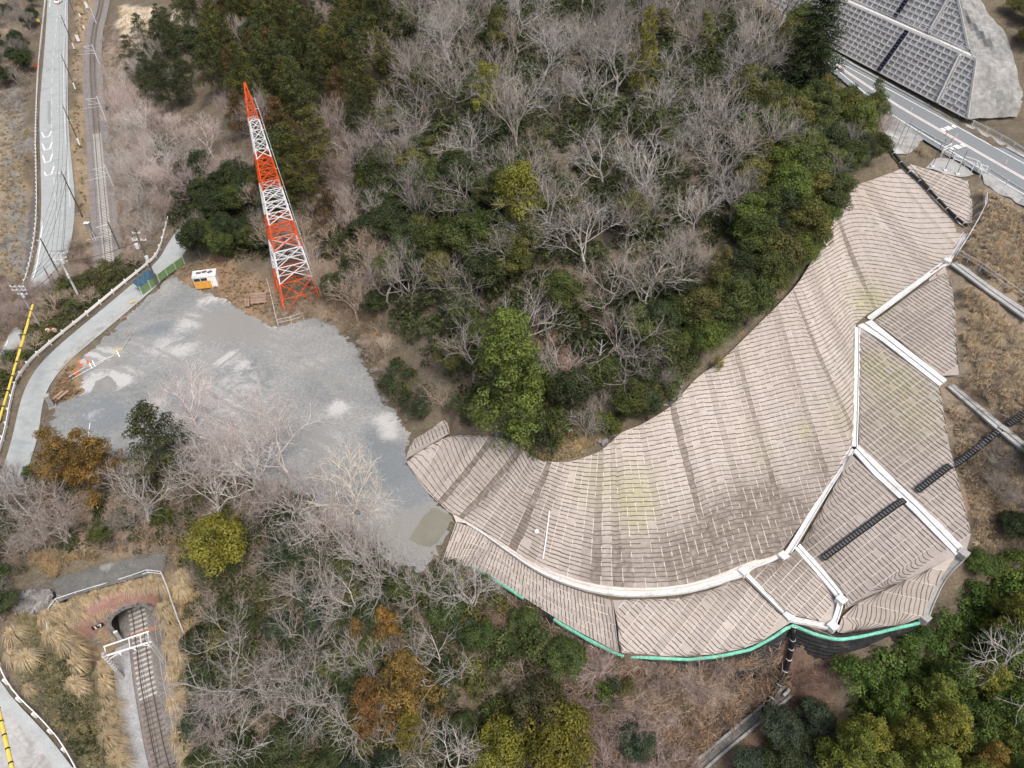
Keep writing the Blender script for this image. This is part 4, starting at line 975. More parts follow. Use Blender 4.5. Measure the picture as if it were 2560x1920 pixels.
for lab, s, pt, sl in (('dark blue steps climbing the lower frame wall', -9.2, pt1, 0.0), ('dark blue steps climbing the upper frame wall', -15.5, pt2, 0.0)):
    a, b = pt(s, .02, .2), pt(s + sl, .98, .2); d = (b - a).normalized(); side = WD.copy(); up = side.cross(d).normalized(); up = up if up.z > 0 else -up
    steps_on(lab, (a, b, side, up), 14 if pt is pt1 else 20, .8, 'blue_black', 'blue_black', 'dark steps on the frame walls')
# shotcrete faces
def P_n(px, py, n):
    """the point of a sight line that lies n metres behind the wall foot"""
    return min((P(px, py, z) for z in np.arange(30, 56, .1)), key=lambda p: abs((p - W0).dot(WN) - n))
sl_ = resample([pt1(13.4, 0), pt1(10.4, .5), pt1(7.4, 1), wp(5.2, 4.6, 40.1), pt2(3.4, 0), pt2(-3.0, .36), pt2(-9, .7), pt2(-14, 1)], 22)
sr_ = resample([P_n(*q) for q in [(2540,292,8.7),(2556,262,9.3),(2560,235,9.8),(2545,190,10.3),(2532,130,11),(2512,78,11.5),(2470,35,12.2),(2440,-30,15)]], 22)
grid = []; rs = random.Random(4)
for i in range(22):
    row = []
    for k in range(9):
        f = k / 8; p = sl_[i].lerp(sr_[i], f); b = math.sin(math.pi * f); row.append(p + Vector((-.8, -.6, .35)) * b * (.5 + .5 * math.sin(i * .9 + k)) + Vector((rs.uniform(-.07, .07), rs.uniform(-.07, .07), rs.uniform(-.06, .06))))
    grid.append(row)
mb = MB(); sq = [(grid[i][k], grid[i][k + 1], grid[i + 1][k + 1], grid[i + 1][k]) for i in range(21) for k in range(8)]; [mb.face(x) for x in sq]
S3(mb.build('shotcrete_face', MAT['shotcrete'], smooth=True)); lay([[Vector(v) + Vector((.7, .4, 0)) for v in x] for x in sq], -.9)
sheet('shotcrete_face', [hit(*p) for p in [(2196,262),(2214,280),(2240,300),(2275,325),(2308,350),(2290,372),(2268,388),(2238,390),(2224,372),(2212,340),(2198,300)]], MAT['shotcrete'], .12, .7, wob=.1, lay_it=True)['kind'] = 'structure'
sheet('concrete_apron', [hit(*p) for p in [(2312,422),(2334,400),(2352,396),(2380,402),(2420,425),(2432,440),(2402,447),(2360,436),(2330,428)]], MAT['conc'], .06, .8, lay_it=True)['kind'] = 'structure'
sheet('concrete_apron', [hit(*p) for p in [(2452,436),(2478,440),(2560,492),(2600,520),(2600,545),(2540,510),(2480,480),(2460,462)]], MAT['conc'], .06, .8, lay_it=True)['kind'] = 'structure'

for i in range(21):
    o0, o1 = sr_[i], sr_[i + 1]; lay([[o0, o0 + WN * 26 + Vector((0, 0, 4)), o1 + WN * 26 + Vector((0, 0, 4)), o1]], -.05, False)
_pp = lift([hit(*p) for p in [(2214,352),(2230,392),(2258,425),(2300,462),(2345,508),(2385,550),(2412,580)]], 0); lay(strip_quads(offset(_pp, -.8), offset(_pp, .8), 1.5), -.1)
# ------------------------------------------------------------------ tunnel portal
rr_ = Vector((d_t.y, -d_t.x, 0))                                   # to the right when looking into the tunnel
def tp(r, z, a=0.0): return PORT + rr_ * r + d_t * a + Vector((0, 0, z))
portal = empty('tunnel_portal', PORT); tag(portal, 'arched railway tunnel mouth in a red faced wall under pampas grass', 'tunnel portal')
AW, SPR = 2.15, 2.65
arch = [(-AW, -.3)] + [(-AW * math.cos(math.pi * k / 16), SPR + AW * math.sin(math.pi * k / 16)) for k in range(17)] + [(AW, -.3)]
outer = [(-6.2, -.3), (-6.2, 3.2), (-5.4, 4.6), (-4.4, 5.6), (-3, 6.3), (-1.4, 6.7), (0, 6.8), (1.4, 6.8), (3, 6.6), (4.2, 6.1), (5.2, 5.2), (5.2, -.3)]
op = resample([Vector((x, z, 0)) for x, z in outer], len(arch))
mb = MB()
for i in range(len(arch) - 1):
    a, b = arch[i], arch[i + 1]; c, d = op[i + 1], op[i]
    mb.face((tp(*a), tp(*b), tp(c.x, c.y, .35), tp(d.x, d.y, .35)))
    mb.face((tp(d.x, d.y, .35), tp(c.x, c.y, .35), tp(c.x, c.y, 2.2), tp(d.x, d.y, 2.2)))
mb.build('face_wall', MAT['red_soil'], portal)
rin = [(-AW - .0, -.3)] + arch[1:-1] + [(AW, -.3)]
for i in range(1, len(arch) - 2):
    (x0, z0), (x1, z1) = arch[i], arch[i + 1]; cx, cz = 0, SPR
    o0 = (x0 * 1.24, cz + (z0 - cz) * 1.24); o1 = (x1 * 1.24, cz + (z1 - cz) * 1.24)
    f = .06; lerp2 = lambda a, b, t: (a[0] + (b[0] - a[0]) * t, a[1] + (b[1] - a[1]) * t)
    A, B, C, D = lerp2((x0, z0), (x1, z1), f), lerp2((x0, z0), (x1, z1), 1 - f), lerp2(o0, o1, 1 - f), lerp2(o0, o1, f); mb = MB()
    mb.face([tp(*p, -.22) for p in (A, B, C, D)])
    for p, q2 in ((A, B), (B, C), (C, D), (D, A)): mb.face((tp(*p, -.22), tp(*p, .3), tp(*q2, .3), tp(*q2, -.22)))
    mb.build('arch_stone', MAT['stone'], portal)
for s in (-1, 1):
    for k in range(5):
        z0 = -.3 + k * .59; mb = MB(); mb.box(tp(s * (AW + .26), z0 + .29, .03), (.5, .5, .56), rz=math.atan2(rr_.y, rr_.x)); mb.build('jamb_stone', MAT['stone'], portal)
mb = MB()
for i in range(len(arch) - 1):
    a, b = arch[i], arch[i + 1]
    for k in range(6): mb.face((tp(*a, k * 3 - .02), tp(*b, k * 3 - .02), tp(*b, k * 3 + 3), tp(*a, k * 3 + 3)))
mb.face([tp(*a, 18) for a in arch]); mb.build('lining', MAT['soot'], portal)
mb = MB(); mb.face((tp(-AW, -.32, -.5), tp(AW, -.32, -.5), tp(AW, -.32, 18), tp(-AW, -.32, 18))); mb.build('tunnel_floor', MAT['ballast'], portal)
WA, WB = tp(-2.75, 0, -.1), P(196, 1600, 2.4)
wing = empty('wing_wall', WA); tag(wing, 'dark stone wing wall left of the tunnel mouth', 'wing wall')
wd = (WB - WA); wd.z = 0; wlen = wd.length; wd.normalize(); wnm = Vector((-wd.y, wd.x, 0)); wnm = wnm if wnm.y < 0 else -wnm
nj = int(wlen / .8)
for k in range(9):
    for j in range(nj):
        f = (j + .5 + .5 * (k % 2)) / nj; top = 4.9 - f * 1.2; z0 = -.3 + k * .56 + random.uniform(-.03, .03)
        if z0 > top or z0 + .6 < f * 2.0 - .4: continue
        mb = MB(); mb.box(WA + wd * wlen * f - wnm * (k * .12 + random.uniform(0, .08)) + Vector((0, 0, z0 + .27)), (.74, .6, .5), rz=math.atan2(wd.y, wd.x)); mb.build('wall_stone', MAT['conc_dark'], wing)
a0, b0 = WA - wnm * 1.5 + Vector((0, 0, 4.4)), WB - wnm * 1.5 + Vector((0, 0, 1.2)); lay([[a0, b0, b0 - wnm * 2 + Vector((0, 0, .6)), a0 - wnm * 2 + Vector((0, 0, .8))]], 0)
a0, b0 = WA + wnm * .4, WB + wnm * .4 + Vector((0, 0, -2.0)); lay([[a0, b0, b0 + wnm * 2.4 + Vector((0, 0, -.3)), a0 + wnm * 2.4 + Vector((0, 0, -.1))]], -.1)
lay([[tp(-7, 6.2, 1.9), tp(6, 6.3, 1.9), tp(6, 7.2, 3.4), tp(-7, 7.1, 3.4)]], -.05)
def bore(x, y):
    v = Vector((x, y, 0)) - PORT; a = v.dot(d_t); r = v.dot(rr_); return -.8 < a < 2.1 and abs(r) < 2.7
_g = PP([(1972,1728,1.5),(1920,1772,1.0),(1860,1822,.5),(1775,1893,-.3),(1740,1925,-.6)])
lay(strip_quads(offset(_g, -1.3), offset(_g, 1.3), 1.5), -.3); [lay([[Vector(v) + Vector((0, 0, -.1)) for v in q4] for q4 in strip_quads(offset(_g, w0), offset(_g, w1), 1.5)], -.1, False) for w0, w1 in ((-3.5, -1.3), (1.3, 3.5))]
# ------------------------------------------------------------------ the ground sheet
ZONES = []
def zone(col, *px): ZONES.append((col, [hit(*p).xy for p in px]))
zone((.285,.24,.19), (2300,600),(2450,430),(2640,500),(2640,1300),(2440,1330),(2300,1000))
zone((.33,.275,.205), (2410,640),(2520,700),(2560,760),(2560,1060),(2400,940),(2380,760))
zone((.27,.215,.165), (2390,960),(2560,1100),(2560,1330),(2420,1390))
zone((.33,.265,.19), (190,-40),(180,309),(205,560),(230,660),(255,660),(236,380),(222,150),(232,-40))
zone((.62,.54,.44), (300,18),(372,20),(378,80),(372,130),(310,105),(296,60)); zone((.58,.50,.42), (420,22),(505,22),(490,60),(430,70))
zone((.32,.265,.225), (280,80),(360,130),(380,300),(330,480),(420,600),(290,640),(262,420),(250,150))
zone((.24,.235,.23), (20,200),(62,215),(70,420),(66,560),(40,730),(0,720),(20,520),(18,330)); zone((.33,.265,.18), (60,380),(82,430),(64,600),(48,720),(30,720),(52,560))
zone((.30,.255,.20), (0,200),(22,250),(14,700),(-60,800),(-60,200)); zone((.27,.215,.19), (0,720),(60,700),(130,680),(230,600),(240,690),(120,760),(20,900),(-60,1000))
zone((.30,.215,.15), (430,690),(520,650),(660,690),(700,800),(620,790),(540,745)); zone((.28,.225,.175), (700,640),(850,650),(900,860),(760,800),(690,790))
zone((.19,.12,.10), (1330,800),(1500,780),(1560,900),(1480,960),(1350,930)); zone((.34,.28,.19), (1290,1110),(1400,1100),(1500,1100),(1460,1150),(1360,1160)); zone((.27,.20,.16), (1050,1030),(1250,1060),(1330,1120),(1200,1085),(1040,1090))
zone((.22,.15,.125), (1900,1640),(2050,1620),(2060,1760),(1950,1930),(1800,1930),(1880,1780)); zone((.15,.115,.095), (1150,1440),(1560,1660),(1900,1640),(1900,1700),(1700,1760),(1400,1720)); zone((.17,.125,.105), (1650,1680),(1900,1650),(1880,1800),(1700,1930),(1600,1930))
zone((.24,.175,.145), (800,1350),(1050,1400),(1000,1560),(800,1480)); zone((.24,.19,.15), (470,1250),(900,1280),(1020,1450),(900,1560),(600,1420))
zone((.30,.235,.17), (60,1540),(250,1540),(300,1600),(330,1930),(210,1930),(60,1650)); zone((.25,.24,.15), (100,1680),(210,1720),(270,1900),(200,1900)); zone((.27,.22,.165), (380,1480),(480,1450),(500,1930),(430,1930),(400,1650))
zone((.30,.24,.19), (60,1180),(260,1130),(420,1200),(450,1380),(60,1420)); zone((.33,.25,.165), (110,905),(210,890),(230,960),(150,1080),(120,1000))
zone((.14,.135,.13), (30,1480),(130,1480),(140,1530),(40,1550))
def in_poly(x, y, poly):
    c = np.zeros(x.shape, bool); n = len(poly)
    for i in range(n):
        x0, y0 = poly[i]; x1, y1 = poly[(i + 1) % n]
        if y0 == y1: continue
        m = ((y0 > y) != (y1 > y)) & (x < (x1 - x0) * (y - y0) / (y1 - y0) + x0); c ^= m
    return c
GX, GY = np.meshgrid(np.arange(NX) + X0, np.arange(NY) + Y0)
soil = np.zeros((NY, NX, 3)); soil[:] = (.175, .15, .115)
ww = vnoise(NX, NY, 5, RNG) * 6; wv = vnoise(NX, NY, 5, RNG) * 6
for col, poly in ZONES: soil[in_poly(GX + ww, GY + wv, poly)] = col
for k in range(3): soil[..., k] = blur(soil[..., k], 2)
ox = np.concatenate([[-4200, -2000, -1000, -600, -380], np.arange(NX) + X0, [380, 600, 1000, 2000, 4200]])
oy = np.concatenate([[-4000, -1500, -500, -150], np.arange(NY) + Y0, [480, 700, 1200, 2400, 5000]])
ii = np.clip(ox - X0, 0, NX - 1).astype(int); jj = np.clip(oy - Y0, 0, NY - 1).astype(int)
gx, gy = np.meshgrid(ox, oy); gz_ = HC[jj][:, ii].copy(); gs = soil[jj][:, ii]
far = np.maximum(np.maximum(X0 - gx, gx - (X0 + NX - 1)), np.maximum(Y0 - gy, gy - (Y0 + NY - 1))); gz_ = np.where(far > 0, gz_ * np.exp(-np.maximum(far, 0) / 700) + 12 * (1 - np.exp(-np.maximum(far, 0) / 700)), gz_)
nx, ny = len(ox), len(oy); co = np.stack([gx, gy, gz_], -1).reshape(-1, 3)
idx = np.arange(nx * ny).reshape(ny, nx); fa = np.stack([idx[:-1, :-1], idx[:-1, 1:], idx[1:, 1:], idx[1:, :-1]], -1).reshape(-1, 4)
cxy = co[fa].mean(1); nearp = (np.abs(cxy[:, 0] - PORT.x) < 5) & (np.abs(cxy[:, 1] - PORT.y) < 5)
drop = np.zeros(len(fa), bool)
for i in np.where(nearp)[0]: drop[i] = bore(cxy[i, 0], cxy[i, 1])
fa = fa[~drop]
def np_mesh(name, co, fa, mats, smooth=False):
    me = bpy.data.meshes.new(name); k = fa.shape[1]
    me.vertices.add(len(co)); me.vertices.foreach_set('co', co.astype(np.float32).ravel()); me.loops.add(fa.size); me.loops.foreach_set('vertex_index', fa.astype(np.int32).ravel())
    me.polygons.add(len(fa)); me.polygons.foreach_set('loop_start', np.arange(0, fa.size, k, dtype=np.int32))
    if smooth: me.polygons.foreach_set('use_smooth', np.ones(len(fa), bool))
    for m in (mats if isinstance(mats, (list, tuple)) else [mats]): me.materials.append(m)
    me.update(calc_edges=True); return me
me = np_mesh('terrain', co, fa, MAT['ground'], True)
ca = me.attributes.new('soil', 'FLOAT_COLOR', 'POINT'); rgbaA = np.ones((len(co), 4), np.float32); rgbaA[:, :3] = gs.reshape(-1, 3); ca.data.foreach_set('color', rgbaA.ravel())
S3(bpy.data.objects.new('terrain', me)); COL.objects.link(bpy.data.objects['terrain'])
# puddles
for px in ([(232,972),(240,955),(258,944),(268,938),(276,944),(286,952),(296,966),(280,972),(262,976),(245,980),(228,980)], [(1060,1290),(1085,1268),(1110,1282),(1130,1292),(1118,1320),(1100,1350),(1075,1368),(1045,1362),(1020,1350),(1035,1325)]):
    sheet('puddle', [P(x, y, 12) for x, y in px], MAT['water'] if px[0][0] > 500 else MAT['mud'], .035, .7, z=12.0 if px[0][0] < 500 else 12.0, wob=.12)['kind'] = 'structure'
# ------------------------------------------------------------------ trees: prototypes
def leaf_mesh(name, pts, nrm, size, asp, tint, mat='leaf'):
    """one small quad per leaf clump, spread through the crown"""
    n = len(pts); r = RNG.normal(size=(n, 3)); nrm = nrm / np.maximum(1e-6, np.linalg.norm(nrm, axis=1))[:, None]
    a = np.cross(nrm, r); a /= np.maximum(1e-6, np.linalg.norm(a, axis=1))[:, None]; b = np.cross(nrm, a)
    a = a * size[:, None] * .5; b = b * (size * asp)[:, None] * .5; bend = nrm * (size * .18)[:, None]
    co = np.stack([pts - a - bend, pts - b, pts + a - bend, pts + b], 1).reshape(-1, 3)
    fa = np.arange(4 * n).reshape(n, 4); me = np_mesh(name, co, fa, MAT[mat])
    at = me.attributes.new('tint', 'FLOAT', 'FACE'); at.data.foreach_set('value', tint.astype(np.float32)); return me
def lobes_cloud(lobes, per, size, asp=.6, jit=.35, up=.5, inner=.12):
    """leaves over the outer skin of many lobes: (centre, radii, tint)"""
    P_, N_, S_, T_ = [], [], [], []
    for c, rad, ti in lobes:
        k = max(6, int(per * (rad[0] * rad[1] + rad[0] * rad[2] + rad[1] * rad[2]) / 3)); d = RNG.normal(size=(k, 3)); d[:, 2] = d[:, 2] * .8 + up * .55; d /= np.linalg.norm(d, axis=1)[:, None]
        rr = 1 - np.abs(RNG.normal(size=k)) * .16; sel = RNG.random(k) < inner; rr[sel] = RNG.random(sel.sum()) * .9
        p = np.asarray(c) + d * np.asarray(rad) * rr[:, None] + RNG.normal(size=(k, 3)) * .06
        P_.append(p); N_.append(d + RNG.normal(size=(k, 3)) * jit + np.array([0, 0, up * .5])); S_.append(size * RNG.uniform(.6, 1.35, k)); T_.append(ti * RNG.uniform(.72, 1.28, k))
    return np.concatenate(P_), np.concatenate(N_), np.concatenate(S_), np.concatenate(T_), asp
def crown_mesh(name, lobes, per, size, asp=.6, **k):
    p, n, s, t, a = lobes_cloud(lobes, per, size, asp, **k); return leaf_mesh(name, p, n, s, a, t)
def U(a, b): return float(RNG.uniform(a, b))
def trunk_mesh(name, h, r, lean=.0, limbs=0, crown_r=2.0, h0=.35):
    mb = MB(); p = [Vector((lean * h * (k / 5) ** 1.5 + (U(-.06, .06) * h * .2 if k else 0), (U(-.03, .03) * h if k else 0), -.4 + (h + .4) * k / 5)) for k in range(6)]
    mb.tube(p, [r * (1.25 if k == 0 else 1) * (1 - .16 * k) for k in range(6)], 6)
    for i in range(limbs):
        a = 2 * math.pi * i / limbs + U(-.4, .4); z = h * U(h0, .8); b = Vector((lean * h * .5, 0, z)); e = b + Vector((math.cos(a) * crown_r * .75, math.sin(a) * crown_r * .75, h * .16))
        mb.tube([b, b.lerp(e, .5) + Vector((0, 0, .3)), e], [r * .4, r * .28, r * .1], 4)
    me = bpy.data.meshes.new(name); me.from_pydata(mb.v, [], mb.f); me.materials.append(MAT['bark']); return me
PROTO = {}
def proto(kind, trunk, crown): PROTO.setdefault(kind, []).append((trunk, crown))
for v in range(4):                                    # broad evergreen, height 10, radius ~3.2
    lob = []
    for i in range(34):
        a = U(0, 6.28); z = U(-.35, 1); r = math.sqrt(max(0, 1 - z * z)); k = U(.72, 1.0); s = U(.75, 1.35)
        lob.append(((math.cos(a) * r * 2.7 * k, math.sin(a) * r * 2.7 * k, 6.0 + z * 3.2 * k), (s, s, s * .8), U(.68, 1.35)))
    lob += [((U(-1, 1), U(-1, 1), U(4, 7.5)), (1.6, 1.6, 1.6), .9) for _ in range(5)]
    proto('broad', trunk_mesh('trunk', 7.5, .2, U(-.05, .05), 5, 2.6), crown_mesh('crown', lob, 215, .25, .62))
for v in range(3):                                    # dense columnar cypress, height 15, radius 3
    lob = []
    for i in range(120):
        z = U(0, 1) ** .8; a = U(0, 6.28); R_ = 3.0 * (1 - z) ** .62 * (1 if z > .08 else .75) + .25; k = U(.8, 1.05); s = U(.5, .85)
        lob.append(((math.cos(a) * R_ * k, math.sin(a) * R_ * k, 1.0 + z * 13.6), (s * 1.15, s * 1.15, s * .8), U(.7, 1.3)))
    lob += [((0, 0, 2 + i * 1.5), (1.9 * (1 - i / 9), 1.9 * (1 - i / 9), 1.3), .85) for i in range(8)]
    proto('cypress', trunk_mesh('trunk', 13, .26), crown_mesh('crown', lob, 190, .25, .45, up=.8))
for v in range(4):                                    # cedar with rounded tufts, height 12, radius 2.6
    lob = []
    for i in range(80):
        z = U(0, 1) ** .85; a = i * 2.4 + U(-.3, .3); R_ = 2.7 * (1 - z) ** .7 + .2; k = U(.6, 1.08); s = U(.45, .8) * (1.15 - .5 * z)
        lob.append(((math.cos(a) * R_ * k, math.sin(a) * R_ * k, 2.2 + z * 9.6), (s, s, s * .95), U(.62, 1.38)))
    lob += [((0, 0, 3 + i * 1.6), (1.5 * (1 - i / 6), 1.5 * (1 - i / 6), 1.3), .8) for i in range(5)]
    proto('cedar', trunk_mesh('trunk', 11, .2), crown_mesh('crown', lob, 260, .22, .42, up=.9, jit=.5))
for v in range(2):                                    # fir with flat boughs, height 15, radius 4
    lob = []
    for i in range(15):
        z = i / 15; R_ = 4.0 * (1 - z) ** .8 + .5; m = max(4, int(9 * (1 - z) + 3)); off = U(0, 6)
        for j in range(m):
            a = off + 6.28 * j / m + U(-.25, .25); L_ = R_ * U(.7, 1.1)
            for q in (.35, .62, .88): lob.append(((math.cos(a) * L_ * q, math.sin(a) * L_ * q, 1.6 + z * 13 - q * L_ * .18 + U(-.15, .15)), (1.05 - .3 * q, 1.05 - .3 * q, .26), U(.6, 1.4)))
    proto('fir', trunk_mesh('trunk', 14.5, .28), crown_mesh('crown', lob, 150, .28, .38, up=1.4))
for v in range(3):                                    # pine with layered pads, height 10, radius 3.3
    lob = []
    for i in range(26):
        a = U(0, 6.28); z = U(0, 1); R_ = 3.2 * (1 - z * .75) * U(.3, 1)
        for q in range(3): lob.append(((math.cos(a) * R_ + U(-.5, .5), math.sin(a) * R_ + U(-.5, .5), 4.2 + z * 5.6 + U(-.2, .2)), (U(.5, .9), U(.5, .9), .32), U(.65, 1.35)))
    proto('pine', trunk_mesh('trunk', 9, .2, U(-.08, .08), 7, 2.6), crown_mesh('crown', lob, 150, .32, .35, up=1.2))
for v in range(3):                                    # low round shrub, height 3, radius 1.6
    lob = []
    for i in range(20):
        a = U(0, 6.28); z = U(0, 1); r = math.sqrt(1 - z * z) * U(.6, 1); s = U(.4, .7); lob.append(((math.cos(a) * r * 1.3, math.sin(a) * r * 1.3, .6 + z * 1.9), (s, s, s * .8), U(.65, 1.35)))
    proto('shrub', trunk_mesh('trunk', 1.8, .08, 0, 4, 1.0), crown_mesh('crown', lob, 220, .2, .6))
def bare(seed, style):
    rg = random.Random(seed); V = []; Fc = []; tm = MB()
    def seg_tube(pts, r0, r1, n):
        base = len(V)
        for i, p in enumerate(pts):
            d = (pts[min(i + 1, len(pts) - 1)] - pts[max(i - 1, 0)]).normalized(); x = d.orthogonal().normalized(); y = d.cross(x); r = r0 + (r1 - r0) * i / (len(pts) - 1)
            for k in range(n): a = 6.2832 * k / n; q = p + x * (math.cos(a) * r) + y * (math.sin(a) * r); V.append((q.x, q.y, q.z))
        for i in range(len(pts) - 1):
            for k in range(n): a = base + i * n + k; b = base + i * n + (k + 1) % n; Fc.append((a, b, b + n, a + n))
    vase = style == 'vase'; hazy = style == 'hazy'
    spec = {1: (rg.randint(6, 8) if vase else rg.randint(5, 7), 4.8 if vase else 4.2, .072, 5), 2: (6, 2.6, .034, 4), 3: (6, 1.6, .0165, 3), 4: (5 if hazy else 3, .8, .0095, 2)}
    crook = .12 if vase else (.12 if hazy else .2)
    def grow(p, d, L_, r, lv, n):
        pts = [p]; q = p; dd = d
        for i in range(n):
            dd = (dd + Vector((rg.gauss(0, crook), rg.gauss(0, crook), rg.gauss(0, crook) + (.07 if lv < 3 else .03)))).normalized(); q = q + dd * (L_ / n); pts.append(q)
        if lv == 0: tm.tube(pts, [r * (1.3 - .5 * i / n) for i in range(n + 1)], 7)
        else: seg_tube(pts, r, r * (.55 if lv < 4 else .4), 5 if lv == 1 else (4 if lv == 2 else 3))
        if lv == 4: return
        m, l2, r2, n2 = spec[lv + 1]
        for k in range(m):
            f = (.35 if lv else .55) + .65 * (k + rg.random()) / m if lv else .5 + .5 * (k + 1) / m
            f = min(f, .999) * n; i = int(f); b = pts[i].lerp(pts[i + 1], f - i); ax = (pts[i + 1] - pts[i]).normalized()
            x = ax.orthogonal().normalized(); y = ax.cross(x); a = k * 2.4 + rg.uniform(-.5, .5); sp = rg.uniform(.5, .95) if lv else (rg.uniform(.35, .75) if vase else rg.uniform(.55, 1.1))
            nd = (ax * math.cos(sp) + (x * math.cos(a) + y * math.sin(a)) * math.sin(sp)); nd.z += .12; nd.normalize()
            grow(b, nd, l2 * rg.uniform(.7, 1.2) * (1.0 if lv == 0 else 1.12 - .35 * f / n), r2 * rg.uniform(.8, 1.15), lv + 1, n2)
    th = rg.uniform(1.6, 2.6) if vase else rg.uniform(2.8, 4.4)
    grow(Vector((0, 0, -.4)), Vector((rg.uniform(-.12, .12), rg.uniform(-.12, .12), 1)).normalized(), th, .14, 0, 4)
    me = bpy.data.meshes.new('crown'); me.from_pydata(V, [], Fc); me.materials.append(MAT['bark'])
    mt = bpy.data.meshes.new('trunk'); mt.from_pydata(tm.v, [], tm.f); mt.materials.append(MAT['bark']); PROTO.setdefault(style, []).append((mt, me))
for s in range(4): bare(20 + s, 'crooked')
for s in range(3): bare(40 + s, 'vase')
for s in range(3): bare(60 + s, 'hazy')
SIZE = {'broad': (10, 3.4), 'cypress': (15, 3.2), 'cedar': (12, 2.8), 'fir': (15, 4.2), 'pine': (10, 3.5), 'shrub': (3, 1.7), 'crooked': (8.5, 4.2), 'vase': (8.5, 4.6), 'hazy': (8.5, 4.2)}
NAMES = {'broad': 'broadleaf_tree', 'cypress': 'cypress_tree', 'cedar': 'cedar_tree', 'fir': 'fir_tree', 'pine': 'pine_tree', 'shrub': 'evergreen_shrub', 'crooked': 'bare_tree', 'vase': 'bare_tree', 'hazy': 'bare_tree'}
TREES = []
def tree(kind, pos, h, rad, col, label, group=None, bark=(.15, .13, .115), cat=None):
    small = kind in ('crooked', 'vase', 'hazy') and h < 6; cat = cat or ('shrub' if small else None)
    H0, R0 = SIZE[kind]; tm_, cm = random.choice(PROTO[kind]); t = empty('bare_shrub' if small else NAMES[kind], pos, random.uniform(0, 6.28)); sx = rad / R0; sz = h / H0; t.scale = (sx, sx, sz)
    tag(t, label, cat or ('shrub' if kind == 'shrub' else 'tree'), group)
    a = bpy.data.objects.new('trunk', tm_); COL.objects.link(a); a.parent = t; a.color = (*bark, 1)
    b = bpy.data.objects.new('crown', cm); COL.objects.link(b); b.parent = t
    f = random.uniform(1.0, 1.5); g = random.uniform(.94, 1.06); b.color = (col[0] * f * g, col[1] * f, col[2] * f * random.uniform(.9, 1.1), 1)
    if kind in ('crooked', 'vase', 'hazy'): a.color = (col[0] * .9, col[1] * .9, col[2] * .9, 1); f = random.uniform(.82, 1.15); b.color = (col[0] * f, col[1] * f, col[2] * f, 1)
    TREES.append((pos[0], pos[1], rad)); return t
G_DARK, G_MID, G_OLIVE, G_YEL, G_GOLD, G_BROWN, G_BLUE, G_BRIGHT, G_DEEP = (.046,.062,.026), (.072,.092,.030), (.105,.108,.036), (.17,.165,.030), (.175,.105,.03), (.14,.082,.028), (.046,.066,.042), (.095,.130,.032), (.034,.048,.020)
B_GREY, B_PALE, B_PINK, B_TAN, B_DARK = (.345,.315,.29), (.48,.455,.43), (.43,.36,.335), (.47,.385,.305), (.30,.275,.255)
def at_px(px, py, up):
    """ground point whose crown (that far above it) is seen at a pixel"""
    return hit(px, py, up)
def T(kind, px, py, h, rad, col, label, mid=.55, group=None):
    p = at_px(px, py, h * mid); return tree(kind, (p.x, p.y, p.z - .1), h, rad, col, label, group)
# trees one can tell apart ------------------------------------------------
T('cypress', 1272, 930, 19, 4.9, (.105,.145,.036), 'tall dense bright green cypress at the foot of the bare wood')
T('broad', 1297, 505, 13, 3.7, G_YEL, 'yellow-green round evergreen among bare trees in the middle of the hill')
T('broad', 1310, 600, 9, 2.6, G_OLIVE, 'olive evergreen just below the yellow-green round one on the hill')
T('fir', 2048, 85, 19, 6.2, (.030,.046,.018), 'big dark fir with layered boughs beside the highway')
T('cedar', 1612, 125, 15, 2.7, G_YEL, 'slim golden-green conifer rising above the bare trees at the top')
T('pine', 1222, 240, 12, 3.4, G_YEL, 'bright yellow-green layered pine in the bare wood near the top')
T('cedar', 2180, 262, 9, 2.6, G_MID, 'dark conifer at the edge of the highway beside pale shotcrete')
T('broad', 2072, 285, 9, 2.7, (.10,.125,.05), 'pale green round tree left of the dark conifer by the highway')
T('broad', 2062, 240, 8, 2.0, G_YEL, 'small yellowish tree right under the big fir')
T('pine', 812, 118, 10, 2.8, (.15,.135,.02), 'mustard yellow pine among dark conifers at the upper left')
T('cedar', 150, 1150, 11, 3.5, G_GOLD, 'golden brown cedar, left one of a pair by the yard corner')
T('cedar', 232, 1150, 11, 3.6, (.165,.10,.03), 'golden brown cedar, right one of a pair by the yard corner')
T('broad', 545, 1365, 9, 3.5, G_YEL, 'round yellow-green evergreen beside the tunnel fence')
T('cedar', 392, 1105, 13, 4.4, (.070,.076,.034), 'dark green cedar half hidden by bare branches below the yard')
T('cedar', 896, 1585, 6.0, 1.6, (.19,.125,.038), 'small gold cedar, left of two in the lower wood')
T('cedar', 962, 1558, 6.5, 1.7, (.185,.115,.035), 'small gold cedar, right of two in the lower wood')
T('cedar', 1008, 1715, 13, 3.9, (.165,.11,.03), 'tall golden brown cedar in the lower wood')
T('cedar', 930, 1755, 10, 3.0, (.13,.07,.025), 'rust brown cedar beside the tall golden brown one')
T('cedar', 1030, 1830, 9, 2.4, (.13,.11,.025), 'olive brown cedar in front of the tall golden brown one')
T('broad', 1250, 1885, 9, 3.4, G_YEL, 'yellow-green evergreen at the bottom edge, left of a larger one')
T('broad', 1405, 1850, 11, 4.0, (.105,.105,.02), 'large yellow-green evergreen at the bottom edge of the picture')
T('broad', 1345, 1780, 9, 3.0, (.060,.062,.03), 'grey green tree behind the large yellow-green evergreen at the bottom')
T('shrub', 1502, 1735, 4.0, 1.7, (.055,.095,.014), 'small vivid green conifer shrub below the dark wall')
T('broad', 1592, 1850, 5, 2.2, G_BLUE, 'dark bluish green shrub at the bottom among bare twigs')
T('broad', 1120, 890, 7, 2.2, G_OLIVE, 'small round olive tree left of the tall bright cypress')
